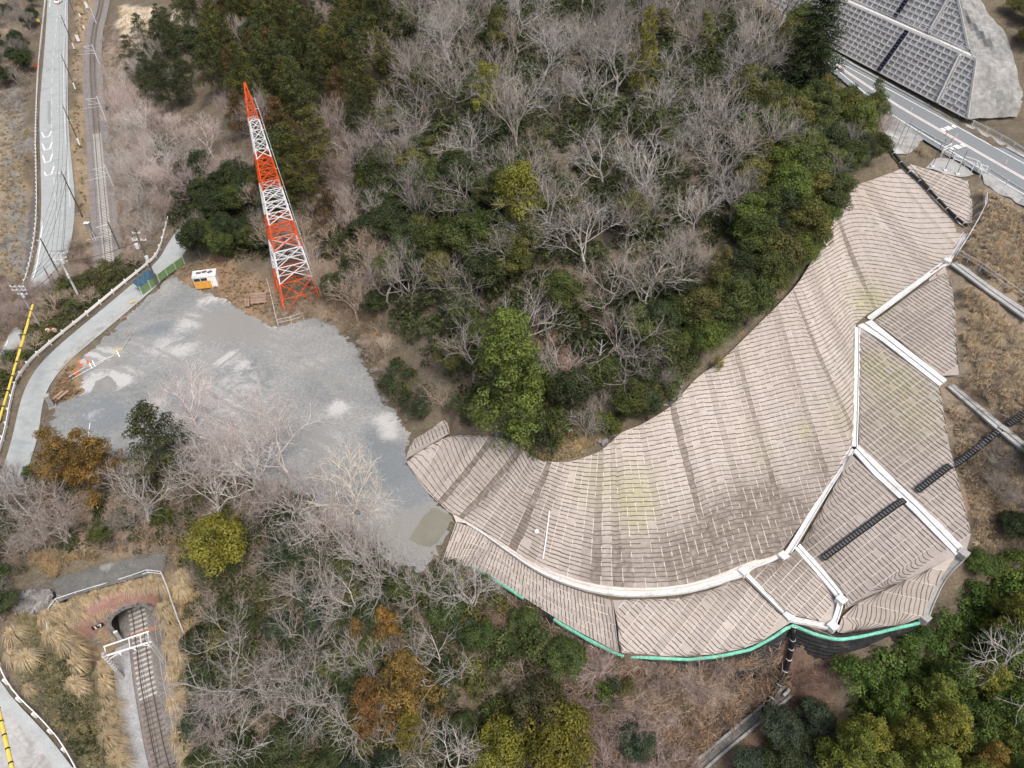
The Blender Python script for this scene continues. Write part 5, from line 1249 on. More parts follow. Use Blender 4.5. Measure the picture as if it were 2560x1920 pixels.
T('broad', 1502, 940, 7, 2.5, (.055,.07,.02), 'round green tree in the red leaf litter at the lower hill')
T('broad', 1575, 1000, 6, 2.4, G_MID, 'green bushy tree right of the litter clearing above the mats')
T('broad', 1625, 1010, 5, 1.9, G_DARK, 'dark green bush right above the mats near a grey rock')
T('shrub', 1510, 1060, 4.0, 1.8, (.075,.10,.018), 'bright green round shrub on the rim of the straw slope')
T('shrub', 1290, 1075, 4.2, 1.5, (.075,.095,.015), 'bright green shrub at the base of the tall cypress')
T('shrub', 1796, 905, 2.6, .9, G_YEL, 'small yellow-green shrub touching the upper edge of the mats')
T('crooked', 2480, 1630, 12, 6.2, B_PALE, 'pale bare tree standing among the green trees at lower right')
T('vase', 860, 1190, 13, 6.2, (.62,.57,.50), 'large pale bare tree with fanned branches over the gravel yard')
T('vase', 510, 1200, 13, 6.2, (.42,.39,.36), 'wide bare tree with sweeping branches left below the yard')
T('hazy', 620, 1060, 12, 6.0, (.52,.45,.43), 'hazy pinkish bare tree in front of the gravel yard')
T('crooked', 700, 1130, 12, 5.6, (.56,.52,.50), 'pale crooked bare tree between the two large yard trees')
T('hazy', 470, 1010, 9, 4.4, (.60,.53,.51), 'thin pale bare tree standing against the gravel yard')
T('pine', 640, 225, 11, 3.4, (.085,.098,.025), 'light green pine whose boughs reach behind the tower tip')
T('hazy', 885, 745, 8, 4.4, B_TAN, 'tan bare bushy tree right of the tower feet')
T('hazy', 925, 640, 8.5, 3.8, B_TAN, 'tan bare tree uphill of the tower feet')
T('hazy', 860, 440, 9, 3.8, (.30,.22,.21), 'dusky pink bare tree between dark cedars and the hill')
T('hazy', 690, 665, 5, 2.2, B_PINK, 'low bare bush behind the stacked boards')
# filler woods: plan polygons filled with trees that nothing tells apart ----
NAMED = len(TREES)
def world_poly(px): return [hit(*p).xy for p in px]
def inside(x, y, poly):
    c = False; n = len(poly)
    for i in range(n):
        x0, y0 = poly[i]; x1, y1 = poly[(i + 1) % n]
        if (y0 > y) != (y1 > y) and x < (x1 - x0) * (y - y0) / (y1 - y0) + x0: c = not c
    return c
def kind_far(p): a, b, r = TREES[3]; return (p[0] - a) ** 2 + (p[1] - b) ** 2 < 64
def wood(px, n, gap, mix, label, group, seed, keep=.55):
    rg = random.Random(seed); poly = world_poly(px); xs = [p[0] for p in poly]; ys = [p[1] for p in poly]; k = 0; tries = 0; mine = []
    while k < n and tries < n * 60:
        tries += 1; x, y = rg.uniform(min(xs), max(xs)), rg.uniform(min(ys), max(ys))
        if not inside(x, y, poly): continue
        i, j = int(round(x - X0)), int(round(y - Y0))
        if KEEP[max(0, j - 1):j + 2, max(0, i - 1):i + 2].any(): continue
        if any((x - a) ** 2 + (y - b) ** 2 < gap * gap for a, b in mine): continue
        if any((x - a) ** 2 + (y - b) ** 2 < (r * keep) ** 2 for a, b, r in TREES[:NAMED]): continue
        if any((x - a) ** 2 + (y - b) ** 2 < 36 for a, b, r in TREES[10:14]): continue
        if kind_far((x, y)): continue
        w = rg.random() * sum(m[0] for m in mix)
        for m in mix:
            w -= m[0]
            if w <= 0: break
        kind, h0, h1, r0, r1, col = m[1:]
        lab, grp = (label[0], group[0]) if kind in ('crooked', 'vase', 'hazy') else (label[1], group[1])
        f = rg.random(); tree(kind, (x, y, gz(x, y) - .15), h0 + (h1 - h0) * f, r0 + (r1 - r0) * f, col, lab, grp); mine.append((x, y)); k += 1
HILL = [(1010,-60),(1750,-60),(1960,60),(1960,230),(1900,420),(1850,620),(1700,800),(1560,930),(1420,1020),(1350,1050),(1290,1000),(1180,1000),(1090,940),(1010,860),(950,740),(960,600),(910,420),(960,250)]
wood(HILL, 124, 4.9, [(5, 'crooked', 9, 13, 4.6, 6.3, B_GREY), (3, 'crooked', 9, 12.5, 4.4, 6, (.40,.38,.365)), (2, 'hazy', 8, 11, 3.6, 4.8, B_GREY), (2.5, 'vase', 10, 13.5, 4.4, 5.8, B_GREY), (.6, 'crooked', 7, 9, 3, 4, B_PALE)], ('bare grey tree crowded among others on the wooded hill', ''), ('bare grey trees on the hill', ''), 1, 1.15)
wood([(900,420),(1060,430),(1240,560),(1300,700),(1220,820),(1080,740),(970,660)], 24, 3.0, [(3, 'broad', 6, 9, 2.6, 3.6, G_DARK), (2, 'broad', 6, 9, 2.6, 3.6, G_MID), (1, 'broad', 6, 8, 2.4, 3.2, G_OLIVE)], ('', 'rounded evergreen on the western shoulder of the hill'), ('', 'evergreens on the western shoulder of the hill'), 51, 1.0)
wood(HILL, 26, 7, [(2, 'broad', 6, 9, 2.2, 3.2, G_MID), (2, 'broad', 6, 9, 2.2, 3.2, G_OLIVE), (1, 'pine', 8, 10, 2.4, 3.2, G_OLIVE)], ('', 'scattered evergreen standing among the bare hill trees'), ('', 'scattered evergreens on the hill'), 52, 1.2)
BELT = [(850,690),(930,560),(1010,620),(1060,760),(1150,880),(1200,960),(1330,1020),(1420,1060),(1560,1020),(1690,950),(1790,850),(1830,790),(1740,760),(1600,860),(1480,960),(1350,960),(1180,840),(1100,640),(1020,480),(930,420)]
wood(BELT, 62, 2.5, [(4, 'broad', 4, 7.5, 2.1, 3.2, G_DARK), (3, 'broad', 4, 7, 2.0, 3.0, G_MID), (1, 'broad', 4, 7, 1.8, 2.8, G_OLIVE), (1.6, 'shrub', 2.4, 3.6, 1.8, 2.6, G_DARK), (2.2, 'crooked', 7, 9, 3.2, 4.2, B_GREY)], ('grey bare tree on the low edge of the hill', 'green evergreen on the low edge of the hill'), ('bare trees on the low edge of the hill', 'evergreens on the low edge of the hill'), 2, 1.12)
wood([(880,860),(990,900),(1060,980),(1180,1030),(1260,1075),(1230,1085),(1120,1050),(1020,1040),(940,960)], 22, 1.9, [(3, 'shrub', 2, 3.2, 1.5, 2.2, G_DARK), (2, 'shrub', 2, 3, 1.4, 2, G_MID), (2, 'hazy', 3, 4.5, 1.8, 2.6, B_TAN)], ('tan bare bush along the yard edge under the wood', 'dark green shrub along the yard edge under the wood'), ('bare bushes along the yard edge', 'shrubs along the yard edge'), 22)
wood([(1330,1060),(1480,1040),(1620,990),(1690,950),(1670,1005),(1560,1070),(1470,1110),(1360,1100)], 14, 2.0, [(2, 'shrub', 2, 3.4, 1.5, 2.2, G_MID), (2, 'shrub', 2, 3, 1.4, 2, G_DARK), (2, 'hazy', 4, 5.5, 2, 2.8, B_GREY)], ('small bare tree on the rim above the mats', 'green shrub on the rim above the mats'), ('bare trees on the rim', 'shrubs on the rim'), 23)
wood([(1860,230),(1990,120),(2120,300),(2150,440),(2080,545),(1990,690),(1860,800),(1750,880),(1700,840),(1840,680),(1850,500),(1830,380)], 90, 2.6, [(3, 'broad', 6, 9.5, 2.4, 3.4, G_MID), (3, 'broad', 6, 10, 2.5, 3.5, G_OLIVE), (2, 'broad', 6, 9, 2.4, 3.2, G_DARK), (1.5, 'broad', 7, 10, 2.4, 3.4, G_BRIGHT), (1.6, 'crooked', 7, 10, 2.8, 3.8, B_DARK), (.5, 'cedar', 8, 11, 2, 2.6, G_OLIVE)], ('bare tree among evergreens on the hill edge towards the highway', 'bushy evergreen along the upper rim of the straw slope'), ('bare trees on the hill rim', 'evergreens along the rim of the straw slope'), 3, 1.05)
wood([(2100,300),(2230,310),(2230,430),(2130,470),(2080,400)], 7, 2.2, [(3, 'hazy', 4, 6, 2, 3, B_PINK), (1, 'broad', 4, 6, 1.8, 2.4, G_MID)], ('bare bush above the triangle of straw mats by the highway', 'small evergreen near the head of the black pipe'), ('bare bushes by the highway', 'small evergreens by the pipe head'), 31)
wood([(480,-60),(1010,-60),(975,260),(935,480),(880,600),(780,650),(690,590),(630,460),(570,290),(480,130)], 135, 3.9, [(4, 'cedar', 12, 16.5, 3.4, 4.6, (.062,.075,.026)), (3, 'cedar', 12, 16, 3.4, 4.6, (.088,.090,.028)), (2, 'broad', 8, 11, 3.6, 4.6, G_DARK), (1.2, 'cedar', 10, 13, 3.0, 3.8, (.10,.066,.028)), (1.1, 'hazy', 9, 12, 3.6, 4.6, B_PINK)], ('bare tree among the dark conifers at the upper left', 'dark conifer in the plantation behind the tower'), ('bare trees among conifers', 'conifers behind the tower'), 4)
wood([(470,460),(620,430),(700,560),(690,660),(600,650),(520,690),(470,650),(455,560)], 34, 2.4, [(4, 'broad', 4.5, 8, 2.2, 3.0, G_DEEP), (2, 'broad', 5, 8, 2, 3, G_MID), (2, 'hazy', 6, 8, 2.4, 3.2, B_PINK)], ('bare bush among dark evergreens beside the tower', 'dark evergreen between the lane and the tower'), ('bare bushes by the tower', 'dark evergreens by the tower'), 5)
wood([(690,560),(850,540),(940,640),(960,800),(900,850),(840,760),(740,700),(700,640)], 30, 2.2, [(4, 'hazy', 5, 8, 2.4, 3.4, B_TAN), (2, 'hazy', 5, 8, 2.4, 3.2, B_PINK), (1, 'broad', 5, 7, 2, 2.8, G_DARK)], ('tan bare thicket tree round the tower feet', 'dark bush in the thicket uphill of the tower'), ('bare thicket round the tower', 'dark bushes round the tower'), 6)
wood([(375,90),(480,110),(480,270),(440,330),(360,280),(350,180),(340,300)], 20, 2.6, [(4, 'cedar', 9, 12, 2.8, 3.8, (.050,.062,.028)), (1, 'crooked', 8, 10, 3, 4, B_GREY)], ('bare tree beside dark cedars above the railway', 'dark cedar in the clump above the railway'), ('bare trees by the cedar clump', 'cedar clump above the railway'), 7)
wood([(285,230),(360,200),(420,340),(560,400),(560,520),(460,600),(380,620),(330,560),(300,420)], 38, 3.6, [(5, 'hazy', 6, 9, 3.2, 4.4, (.50,.42,.40)), (3, 'hazy', 6, 9, 3.2, 4.4, (.52,.49,.465)), (2, 'crooked', 6, 8.5, 3.2, 4.2, (.52,.50,.475)), (.8, 'broad', 3.5, 5, 1.8, 2.4, G_MID)], ('pinkish bare tree on the bank between railway and tower', 'green bush among the pinkish bare trees above the railway'), ('pinkish bare trees above the railway', 'bushes above the railway'), 8)
wood([(-40,-40),(104,-40),(97,90),(80,200),(20,240),(-40,250)], 46, 2.6, [(3, 'hazy', 6, 8, 2.6, 3.6, B_DARK), (2, 'broad', 5, 8, 2.4, 3.2, G_DEEP), (2, 'hazy', 4, 6, 2.4, 3.2, B_TAN)], ('dark bare tree left of the valley road at the top', 'dark evergreen left of the valley road at the top'), ('bare trees left of the road', 'evergreens left of the road'), 9)
wood([(60,1230),(150,1260),(330,1230),(560,1220),(700,1210),(960,1330),(1000,1400),(1080,1480),(1190,1560),(1180,1930),(560,1960),(540,1700),(560,1500),(450,1310),(250,1350),(60,1380)], 46, 4.2, [(5, 'crooked', 8, 11, 3.8, 5.4, (.47,.445,.42)), (3, 'crooked', 7, 10, 3.4, 4.8, (.38,.35,.32)), (2, 'hazy', 6, 9, 2.8, 3.8, (.40,.34,.315))], ('pale bare tree crowded in the lower wood between tunnel and mats', ''), ('pale bare trees of the lower wood', ''), 10, .85)
wood([(470,1380),(700,1250),(980,1380),(1190,1560),(1230,1960),(500,1960),(500,1650)], 55, 2.8, [(3, 'broad', 3, 5.5, 1.6, 2.5, G_DARK), (3, 'broad', 3, 5.5, 1.6, 2.5, G_MID), (2, 'shrub', 2, 3.4, 1.4, 2.2, G_OLIVE), (1, 'broad', 3, 5, 1.5, 2.2, G_BLUE)], ('', 'green understorey bush in the lower wood'), ('', 'understorey evergreens of the lower wood'), 11, .9)
wood([(20,1180),(240,1200),(420,1230),(440,1340),(60,1390)], 16, 2.4, [(2, 'broad', 2.5, 4, 1.4, 2.1, G_MID), (2, 'shrub', 2, 3.4, 1.3, 2, (.075,.10,.02)), (3, 'hazy', 4, 6, 2.2, 3, B_GREY)], ('bare bush left of the tunnel above the old pavement', 'green bush on the bank above the old pavement'), ('bare bushes above the tunnel', 'green bushes above the tunnel'), 12, .9)
wood([(1010,1480),(1160,1430),(1330,1540),(1400,1600),(1430,1760),(1250,1900),(1180,1700),(1100,1560)], 48, 2.0, [(3, 'shrub', 2.4, 4.0, 1.6, 2.4, G_OLIVE), (3, 'shrub', 2.4, 4.4, 1.6, 2.5, G_MID), (2, 'broad', 3, 5, 1.7, 2.4, (.062,.09,.028)), (2.5, 'hazy', 3, 4.5, 1.9, 2.7, B_TAN)], ('tan bare bush in the thicket below the turquoise edge', 'green bush in the thicket below the turquoise edge'), ('bare bushes below the edge', 'green bushes below the edge'), 13)
wood([(1420,1720),(1650,1680),(1760,1700),(1700,1850),(1700,1960),(1450,1960)], 14, 2.6, [(5, 'hazy', 3, 5, 2.2, 3.2, (.40,.32,.30)), (1, 'shrub', 2, 3, 1.4, 2, G_BLUE)], ('pinkish bare bush in the gully left of the drain', 'dark bush among pinkish twigs in the gully'), ('bare bushes in the gully', 'dark bushes in the gully'), 14)
wood([(2160,1790),(2290,1760),(2420,1690),(2500,1590),(2620,1520),(2700,1700),(2660,2000),(2250,2010),(2080,1930)], 95, 2.6, [(4, 'cedar', 6.5, 10, 2.4, 3.2, (.115,.145,.030)), (4, 'cedar', 6.5, 10, 2.4, 3.2, (.085,.135,.030)), (3, 'cedar', 6.5, 10, 2.4, 3.2, (.145,.150,.028)), (2, 'broad', 4.5, 7, 2.2, 3, (.075,.12,.028)), (1.3, 'cedar', 6, 9, 2.2, 3, (.16,.115,.03))], ('', 'green to yellowish cedar in the plantation at the lower right'), ('', 'cedars at the lower right'), 15, .3)
wood([(2110,1690),(2290,1620),(2400,1510),(2440,1425),(2600,1370),(2620,1520),(2480,1600),(2300,1740),(2140,1780)], 66, 1.8, [(3, 'shrub', 2.0, 3.2, 1.6, 2.2, (.08,.135,.028)), (2, 'shrub', 2, 3, 1.5, 2.1, (.10,.145,.032)), (1, 'broad', 3.5, 4.5, 1.8, 2.4, (.075,.12,.028))], ('', 'fresh green shrub on the slope below the fan of mats'), ('', 'green shrubs below the fan'), 16)
wood([(1880,1830),(2060,1800),(2120,1960),(1780,1960),(1840,1880)], 10, 2.4, [(3, 'broad', 3.5, 5.5, 2, 2.7, G_BLUE), (2, 'broad', 3.5, 5, 1.8, 2.5, G_DARK)], ('', 'dark bluish evergreen at the bottom right of the gully drain'), ('', 'dark evergreens by the gully drain'), 17)
wood([(2450,1170),(2560,1150),(2640,1240),(2600,1400),(2470,1380)], 11, 2.4, [(3, 'hazy', 3, 5, 2, 2.8, B_DARK), (2, 'broad', 3, 5, 1.8, 2.4, G_DEEP)], ('dark bare bush on the dry slope right of the mats', 'dark evergreen bush on the dry slope right of the mats'), ('bare bushes right of the mats', 'dark bushes right of the mats'), 18)
wood([(2500,10),(2620,-20),(2680,260),(2570,240),(2545,130)], 10, 2.5, [(3, 'broad', 3, 5, 2, 2.8, G_OLIVE), (2, 'shrub', 2, 3, 1.6, 2.2, G_MID)], ('', 'dark green bush beside the grey shotcrete at the top right'), ('', 'bushes by the shotcrete'), 19)
wood([(150,710),(230,640),(330,650),(370,660),(260,745),(150,845),(80,900),(30,990),(0,1100),(-30,1000),(30,880),(80,820)], 36, 2.0, [(3, 'shrub', 1.8, 3.2, 1.5, 2.3, (.105,.105,.042)), (3, 'shrub', 1.8, 3.2, 1.5, 2.3, G_MID), (2, 'hazy', 2.5, 4, 1.8, 2.5, B_TAN)], ('bare bush on the bank below the lane guardrail', 'olive green shrub on the bank below the lane guardrail'), ('bare bushes on the lane bank', 'shrubs on the lane bank'), 20)
wood([(400,1180),(600,1205),(860,1345),(1000,1435),(950,1480),(800,1385),(600,1265),(330,1225)], 8, 4.4, [(3, 'hazy', 9, 12, 4, 5.4, (.48,.425,.40)), (1, 'vase', 9, 12, 4, 5.4, (.50,.47,.44)), (1, 'crooked', 8, 11, 4, 5, (.52,.50,.48))], ('hazy bare tree rising along the lower edge of the gravel yard', ''), ('bare trees along the lower yard edge', ''), 21, .6)
wood([(-40,1190),(70,1190),(70,1300),(60,1420),(20,1560),(-60,1560)], 20, 2.0, [(3, 'hazy', 3, 5, 2, 2.8, B_GREY), (2, 'shrub', 2, 3, 1.5, 2.1, G_MID), (1, 'broad', 3, 4.5, 1.8, 2.2, G_DARK)], ('bare bush at the bend of the lane on the west edge', 'green bush at the bend of the lane on the west edge'), ('bare bushes at the lane bend', 'green bushes at the lane bend'), 24)
rgR = random.Random(77); prev = None
for k in range(60):
    u = 4 + 14.3 * k / 59; b_, t_ = crom(PB, u), crom(PT, u); n_ = (t_ - b_); n_.z = 0; n_.normalize(); p = t_ + n_ * rgR.uniform(1.3, 2.4)
    if (prev and (p - prev).length < 1.7) or 5.2 < u < 7.4: continue
    prev = p.copy(); low = u < 11; f = rgR.random()
    kind = 'shrub' if low or f < .3 else 'broad'; h = 2.2 + 1.2 * f if kind == 'shrub' else 4 + 3.5 * f; r = 1.4 + .7 * f if kind == 'shrub' else 2 + 1.0 * f
    tree(kind, (p.x, p.y, gz(p.x, p.y) - .1), h, r, rgR.choice([G_MID, G_DARK, G_OLIVE, G_BRIGHT]), 'green bush hugging the upper rim of the mats', 'bushes hugging the rim of the mats')
# ------------------------------------------------------------------ stuff: shrubs, twigs and dry grass nobody could count
def tuft(n, h, spread, w, droop):
    """thin bent blades from one root: (verts, faces, tint)"""
    V, Fc, Tn = [], [], []
    for i in range(n):
        a = RNG.uniform(0, 6.28); b = RNG.uniform(0, 1) ** .7 * spread; L_ = h * RNG.uniform(.6, 1.1); dx, dy = math.cos(a), math.sin(a); sx, sy = -dy * w, dx * w; base = len(V); t0 = RNG.uniform(.7, 1.3)
        r0 = RNG.uniform(0, .12); 
        for k, (f, zz) in enumerate(((0, 0), (.45, .75), (1, 1 - droop * (.3 + b / max(.01, spread))))):
            o = r0 + b * f; ww = (1, .8, .15)[k]; V += [(dx * o - sx * ww, dy * o - sy * ww, L_ * zz - .05), (dx * o + sx * ww, dy * o + sy * ww, L_ * zz - .05)]
        Fc += [(base, base + 1, base + 3, base + 2), (base + 2, base + 3, base + 5, base + 4)]; Tn += [t0, t0 * 1.1]
    return np.array(V), np.array(Fc), np.array(Tn)
def leafball(n, r, size):
    d = RNG.normal(size=(n, 3)); d[:, 2] = np.abs(d[:, 2]); d /= np.linalg.norm(d, axis=1)[:, None]; p = d * r * RNG.uniform(.55, 1, n)[:, None]; nr = d + RNG.normal(size=(n, 3)) * .6; q = RNG.normal(size=(n, 3))
    a = np.cross(nr, q); a /= np.linalg.norm(a, axis=1)[:, None]; b = np.cross(nr, a); b /= np.linalg.norm(b, axis=1)[:, None]; s = size * RNG.uniform(.6, 1.3, n)[:, None] * .5
    V = np.stack([p - a * s, p - b * s * .6, p + a * s, p + b * s * .6], 1).reshape(-1, 3); return V, np.arange(4 * n).reshape(n, 4), RNG.uniform(.6, 1.4, n)
def twigball(n, r, tw=.016):
    V, Fc = [], []
    for i in range(n):
        d = RNG.normal(size=3); d[2] = abs(d[2]) + .25; d /= np.linalg.norm(d); p0 = RNG.normal(size=3) * .25 * r; p0[2] = abs(p0[2]) * .4; p1 = p0 + d * r * RNG.uniform(.5, 1.1); q = np.cross(d, RNG.normal(size=3)); q = q / np.linalg.norm(q) * tw; m = (p0 + p1) / 2 + RNG.normal(size=3) * .12 * r
        b = len(V); V += [p0 - q, p0 + q, m - q * .8, m + q * .8, p1 - q * .3, p1 + q * .3]; Fc += [(b, b + 1, b + 3, b + 2), (b + 2, b + 3, b + 5, b + 4)]
    return np.array(V), np.array(Fc), RNG.uniform(.65, 1.3, len(Fc))
def scatter(name, px, n, protos, s0, s1, mat, col, label, cat, keepout=True, kind='stuff', up=0.0):
    n = int(n * {'bramble_twigs': .42, 'leafy_undergrowth': .45, 'dry_grass': .55}.get(name, .8)); f_ = {'bramble_twigs': 1.2, 'dry_grass': 1.12}.get(name, 1.1); s0 *= f_; s1 *= f_
    poly = world_poly(px); arr = np.array(poly); x = RNG.uniform(arr[:, 0].min(), arr[:, 0].max(), n * 5); y = RNG.uniform(arr[:, 1].min(), arr[:, 1].max(), n * 5)
    m = in_poly(x, y, [tuple(p) for p in poly]); x, y = x[m], y[m]
    i = np.clip(np.round(x - X0).astype(int), 0, NX - 1); j = np.clip(np.round(y - Y0).astype(int), 0, NY - 1)
    if keepout:
        K2 = KEEP.copy()
        if name == 'dry_grass': K2[1:] |= KEEP[:-1]; K2[:-1] |= KEEP[1:]; K2[:, 1:] |= KEEP[:, :-1]; K2[:, :-1] |= KEEP[:, 1:]
        k = ~K2[j, i]; x, y = x[k], y[k]
    dn = np.array([0.0]); x, y = x[:n], y[:n]; z = hz(x, y) + up; vs, fs, ts = [], [], []; off = 0
    which = RNG.integers(0, len(protos), len(x))
    for w, (V, Fc, Tn) in enumerate(protos):
        s = which == w; k = s.sum()
        if not k: continue
        a = RNG.uniform(0, 6.28, k); sc = RNG.uniform(s0, s1, k); c, sn = np.cos(a) * sc, np.sin(a) * sc
        vx = V[None, :, 0] * c[:, None] - V[None, :, 1] * sn[:, None] + x[s][:, None]; vy = V[None, :, 0] * sn[:, None] + V[None, :, 1] * c[:, None] + y[s][:, None]; vz = V[None, :, 2] * sc[:, None] * RNG.uniform(.8, 1.2, k)[:, None] + z[s][:, None]
        vs.append(np.stack([vx, vy, vz], -1).reshape(-1, 3)); fs.append((Fc[None] + (np.arange(k) * len(V))[:, None, None] + off).reshape(-1, 4)); off += k * len(V); ts.append((Tn[None] * RNG.uniform(.75, 1.25, k)[:, None]).ravel())
    me = np_mesh(name, np.concatenate(vs), np.concatenate(fs), MAT[mat]); at = me.attributes.new('tint', 'FLOAT', 'FACE'); at.data.foreach_set('value', np.concatenate(ts).astype(np.float32))
    o = bpy.data.objects.new(name, me); COL.objects.link(o); o.color = (*col, 1); tag(o, label, cat, None, kind); return o
TUFT = [tuft(22, .55, .5, .022, .35) for _ in range(3)]; LEAFB = [leafball(46, .7, .3) for _ in range(3)]; TWIG = [twigball(34, 1.0) for _ in range(4)]; LEAFC = [leafball(190, 1.9, .42) for _ in range(4)]
DRY, DRY2, TWC = (.44,.365,.285), (.36,.285,.20), (.36,.305,.275)
RIGHT = [(2300,560),(2440,440),(2640,510),(2640,1330),(2440,1370),(2360,1000)]
scatter('dry_grass', RIGHT, 5200, TUFT, .7, 1.5, 'straw', DRY, 'dry tan grass on the slope right of the mats', 'dry grass')
scatter('bramble_twigs', [(2390,960),(2640,1000),(2640,1420),(2420,1400)], 900, TWIG, .5, .9, 'straw', (.27,.22,.19), 'brown twigs on the slope right of the mats', 'twigs')
scatter('dry_grass', [(185,-30),(180,309),(200,540),(232,660),(250,660),(236,380),(225,150),(240,-30)], 2600, TUFT, .8, 1.5, 'straw', (.36,.28,.17), 'dry grass between the valley road and the railway', 'dry grass')
scatter('bramble_twigs', [(262,60),(360,130),(420,340),(460,600),(330,640),(290,640),(262,400)], 1700, TWIG, .8, 1.5, 'straw', (.38,.315,.28), 'brown twigs on the bank above the railway', 'twigs')
scatter('dry_grass', [(300,18),(372,20),(378,80),(372,130),(310,105),(296,60)], 900, TUFT, .5, 1.0, 'straw', (.70,.61,.48), 'pale mown straw on the terrace above the railway', 'dry grass')
scatter('bramble_twigs', HILL, 5200, TWIG, .9, 1.6, 'straw', (.25,.225,.20), 'brown twiggy undergrowth on the wooded hill', 'twigs')
scatter('leafy_undergrowth', HILL, 4600, LEAFB, .8, 1.6, 'leaf', (.042,.054,.022), 'green leafy undergrowth on the wooded hill', 'undergrowth')
scatter('evergreen_understorey', HILL, 1150, LEAFC, .7, 1.5, 'leaf', (.064,.084,.032), 'dark evergreen understorey filling the wooded hill', 'undergrowth')
scatter('evergreen_understorey', [(430,500),(620,430),(760,560),(900,560),(930,700),(880,800),(740,640),(640,640),(480,640)], 120, LEAFC, .7, 1.3, 'leaf', (.044,.056,.024), 'dark evergreen understorey round the tower', 'undergrowth')
scatter('bramble_twigs', [(480,-60),(1010,-60),(960,420),(950,800),(880,850),(760,680),(640,640),(430,620),(420,340)], 2600, TWIG, .9, 1.6, 'straw', (.33,.275,.25), 'brown twiggy undergrowth behind the tower', 'twigs')
LOW = [(60,1180),(300,1190),(700,1210),(1000,1400),(1160,1450),(1420,1600),(1440,1960),(470,1960),(480,1640),(500,1440),(250,1370),(60,1390)]
scatter('bramble_twigs', LOW, 2600, TWIG, .8, 1.5, 'straw', (.36,.30,.265), 'brown twiggy undergrowth in the lower wood', 'twigs')
scatter('evergreen_understorey', [(480,1420),(700,1260),(980,1400),(1160,1460),(1420,1610),(1440,1960),(500,1960)], 150, LEAFC, .6, 1.2, 'leaf', (.062,.080,.030), 'green understorey filling the lower wood', 'undergrowth')
scatter('leafy_undergrowth', LOW, 1500, LEAFB, .7, 1.4, 'leaf', (.058,.075,.026), 'green leafy undergrowth in the lower wood', 'undergrowth')
scatter('bramble_twigs', [(1130,1440),(1345,1530),(1560,1665),(1760,1675),(1940,1625),(1960,1700),(1900,1800),(1700,1960),(1420,1960),(1400,1700)], 3000, [twigball(40, 1.15, .026) for _ in range(4)], .7, 1.3, 'straw', (.44,.35,.295), 'tangle of brown vines below the dark wall', 'twigs')
scatter('bramble_twigs', [(2000,1690),(2070,1660),(2110,1700),(2000,1960),(1800,1960),(1900,1840)], 700, TWIG, .4, .8, 'straw', (.33,.235,.20), 'reddish twigs beside the gully drain', 'twigs')
scatter('leafy_undergrowth', [(150,720),(240,660),(370,665),(260,750),(140,850),(60,910),(0,1060),(-30,960),(60,830)], 700, LEAFB, .8, 1.5, 'leaf', (.075,.082,.032), 'olive leafy undergrowth on the lane bank', 'undergrowth')
scatter('bramble_twigs', [(0,690),(60,720),(130,680),(190,600),(240,660),(150,720),(60,830),(-30,960),(-40,760)], 1100, TWIG, .7, 1.3, 'straw', (.36,.30,.27), 'bare twigs beside the end of the valley road', 'twigs')
scatter('bramble_twigs', [(-40,200),(70,220),(60,420),(50,700),(-40,800)], 900, TWIG, .6, 1.1, 'straw', (.40,.36,.32), 'grey twigs on the stony strip left of the road', 'twigs')
scatter('dry_grass', [(20,250),(90,340),(84,560),(50,720),(0,720),(0,400)], 1200, TUFT, .7, 1.3, 'straw', (.42,.33,.20), 'dry grass on the stony strip left of the road', 'dry grass')
scatter('dry_grass', [(40,1540),(250,1530),(310,1600),(300,1760),(330,1940),(215,1940),(150,1840),(60,1720)], 1900, TUFT, .6, 1.2, 'straw', (.33,.305,.20), 'green tan grass on the bank left of the railway', 'grass')
scatter('leafy_undergrowth', [(70,1640),(200,1680),(250,1880),(215,1920),(150,1820)], 420, LEAFB, .4, .8, 'leaf', (.075,.085,.03), 'low green weeds on the bank left of the railway', 'weeds')
scatter('dry_grass', [(420,1490),(500,1450),(520,1940),(440,1940),(405,1700)], 900, TUFT, .8, 1.4, 'straw', (.46,.36,.23), 'dry grass on the bank right of the railway', 'dry grass')
scatter('dry_grass', [(60,1390),(250,1385),(440,1330),(460,1430),(420,1380),(130,1450)], 600, TUFT, .7, 1.2, 'straw', (.40,.31,.20), 'dry grass behind the old pavement', 'dry grass')
scatter('dry_grass', [(430,690),(520,645),(660,700),(720,800),(620,780),(540,735)], 700, TUFT, .4, .8, 'straw', (.36,.26,.17), 'brown leaf litter and grass along the yard edge', 'dry grass')
scatter('dry_grass', [(1285,1110),(1400,1095),(1505,1100),(1460,1150),(1360,1160)], 500, TUFT, .5, .9, 'straw', (.46,.37,.24), 'dry grass on the bare rim above the mats', 'dry grass')
scatter('dry_grass', [(105,900),(195,905),(205,985),(140,1080),(105,1060)], 420, TUFT, .5, 1.0, 'straw', (.36,.26,.18), 'brown grass beside the benches', 'dry grass')
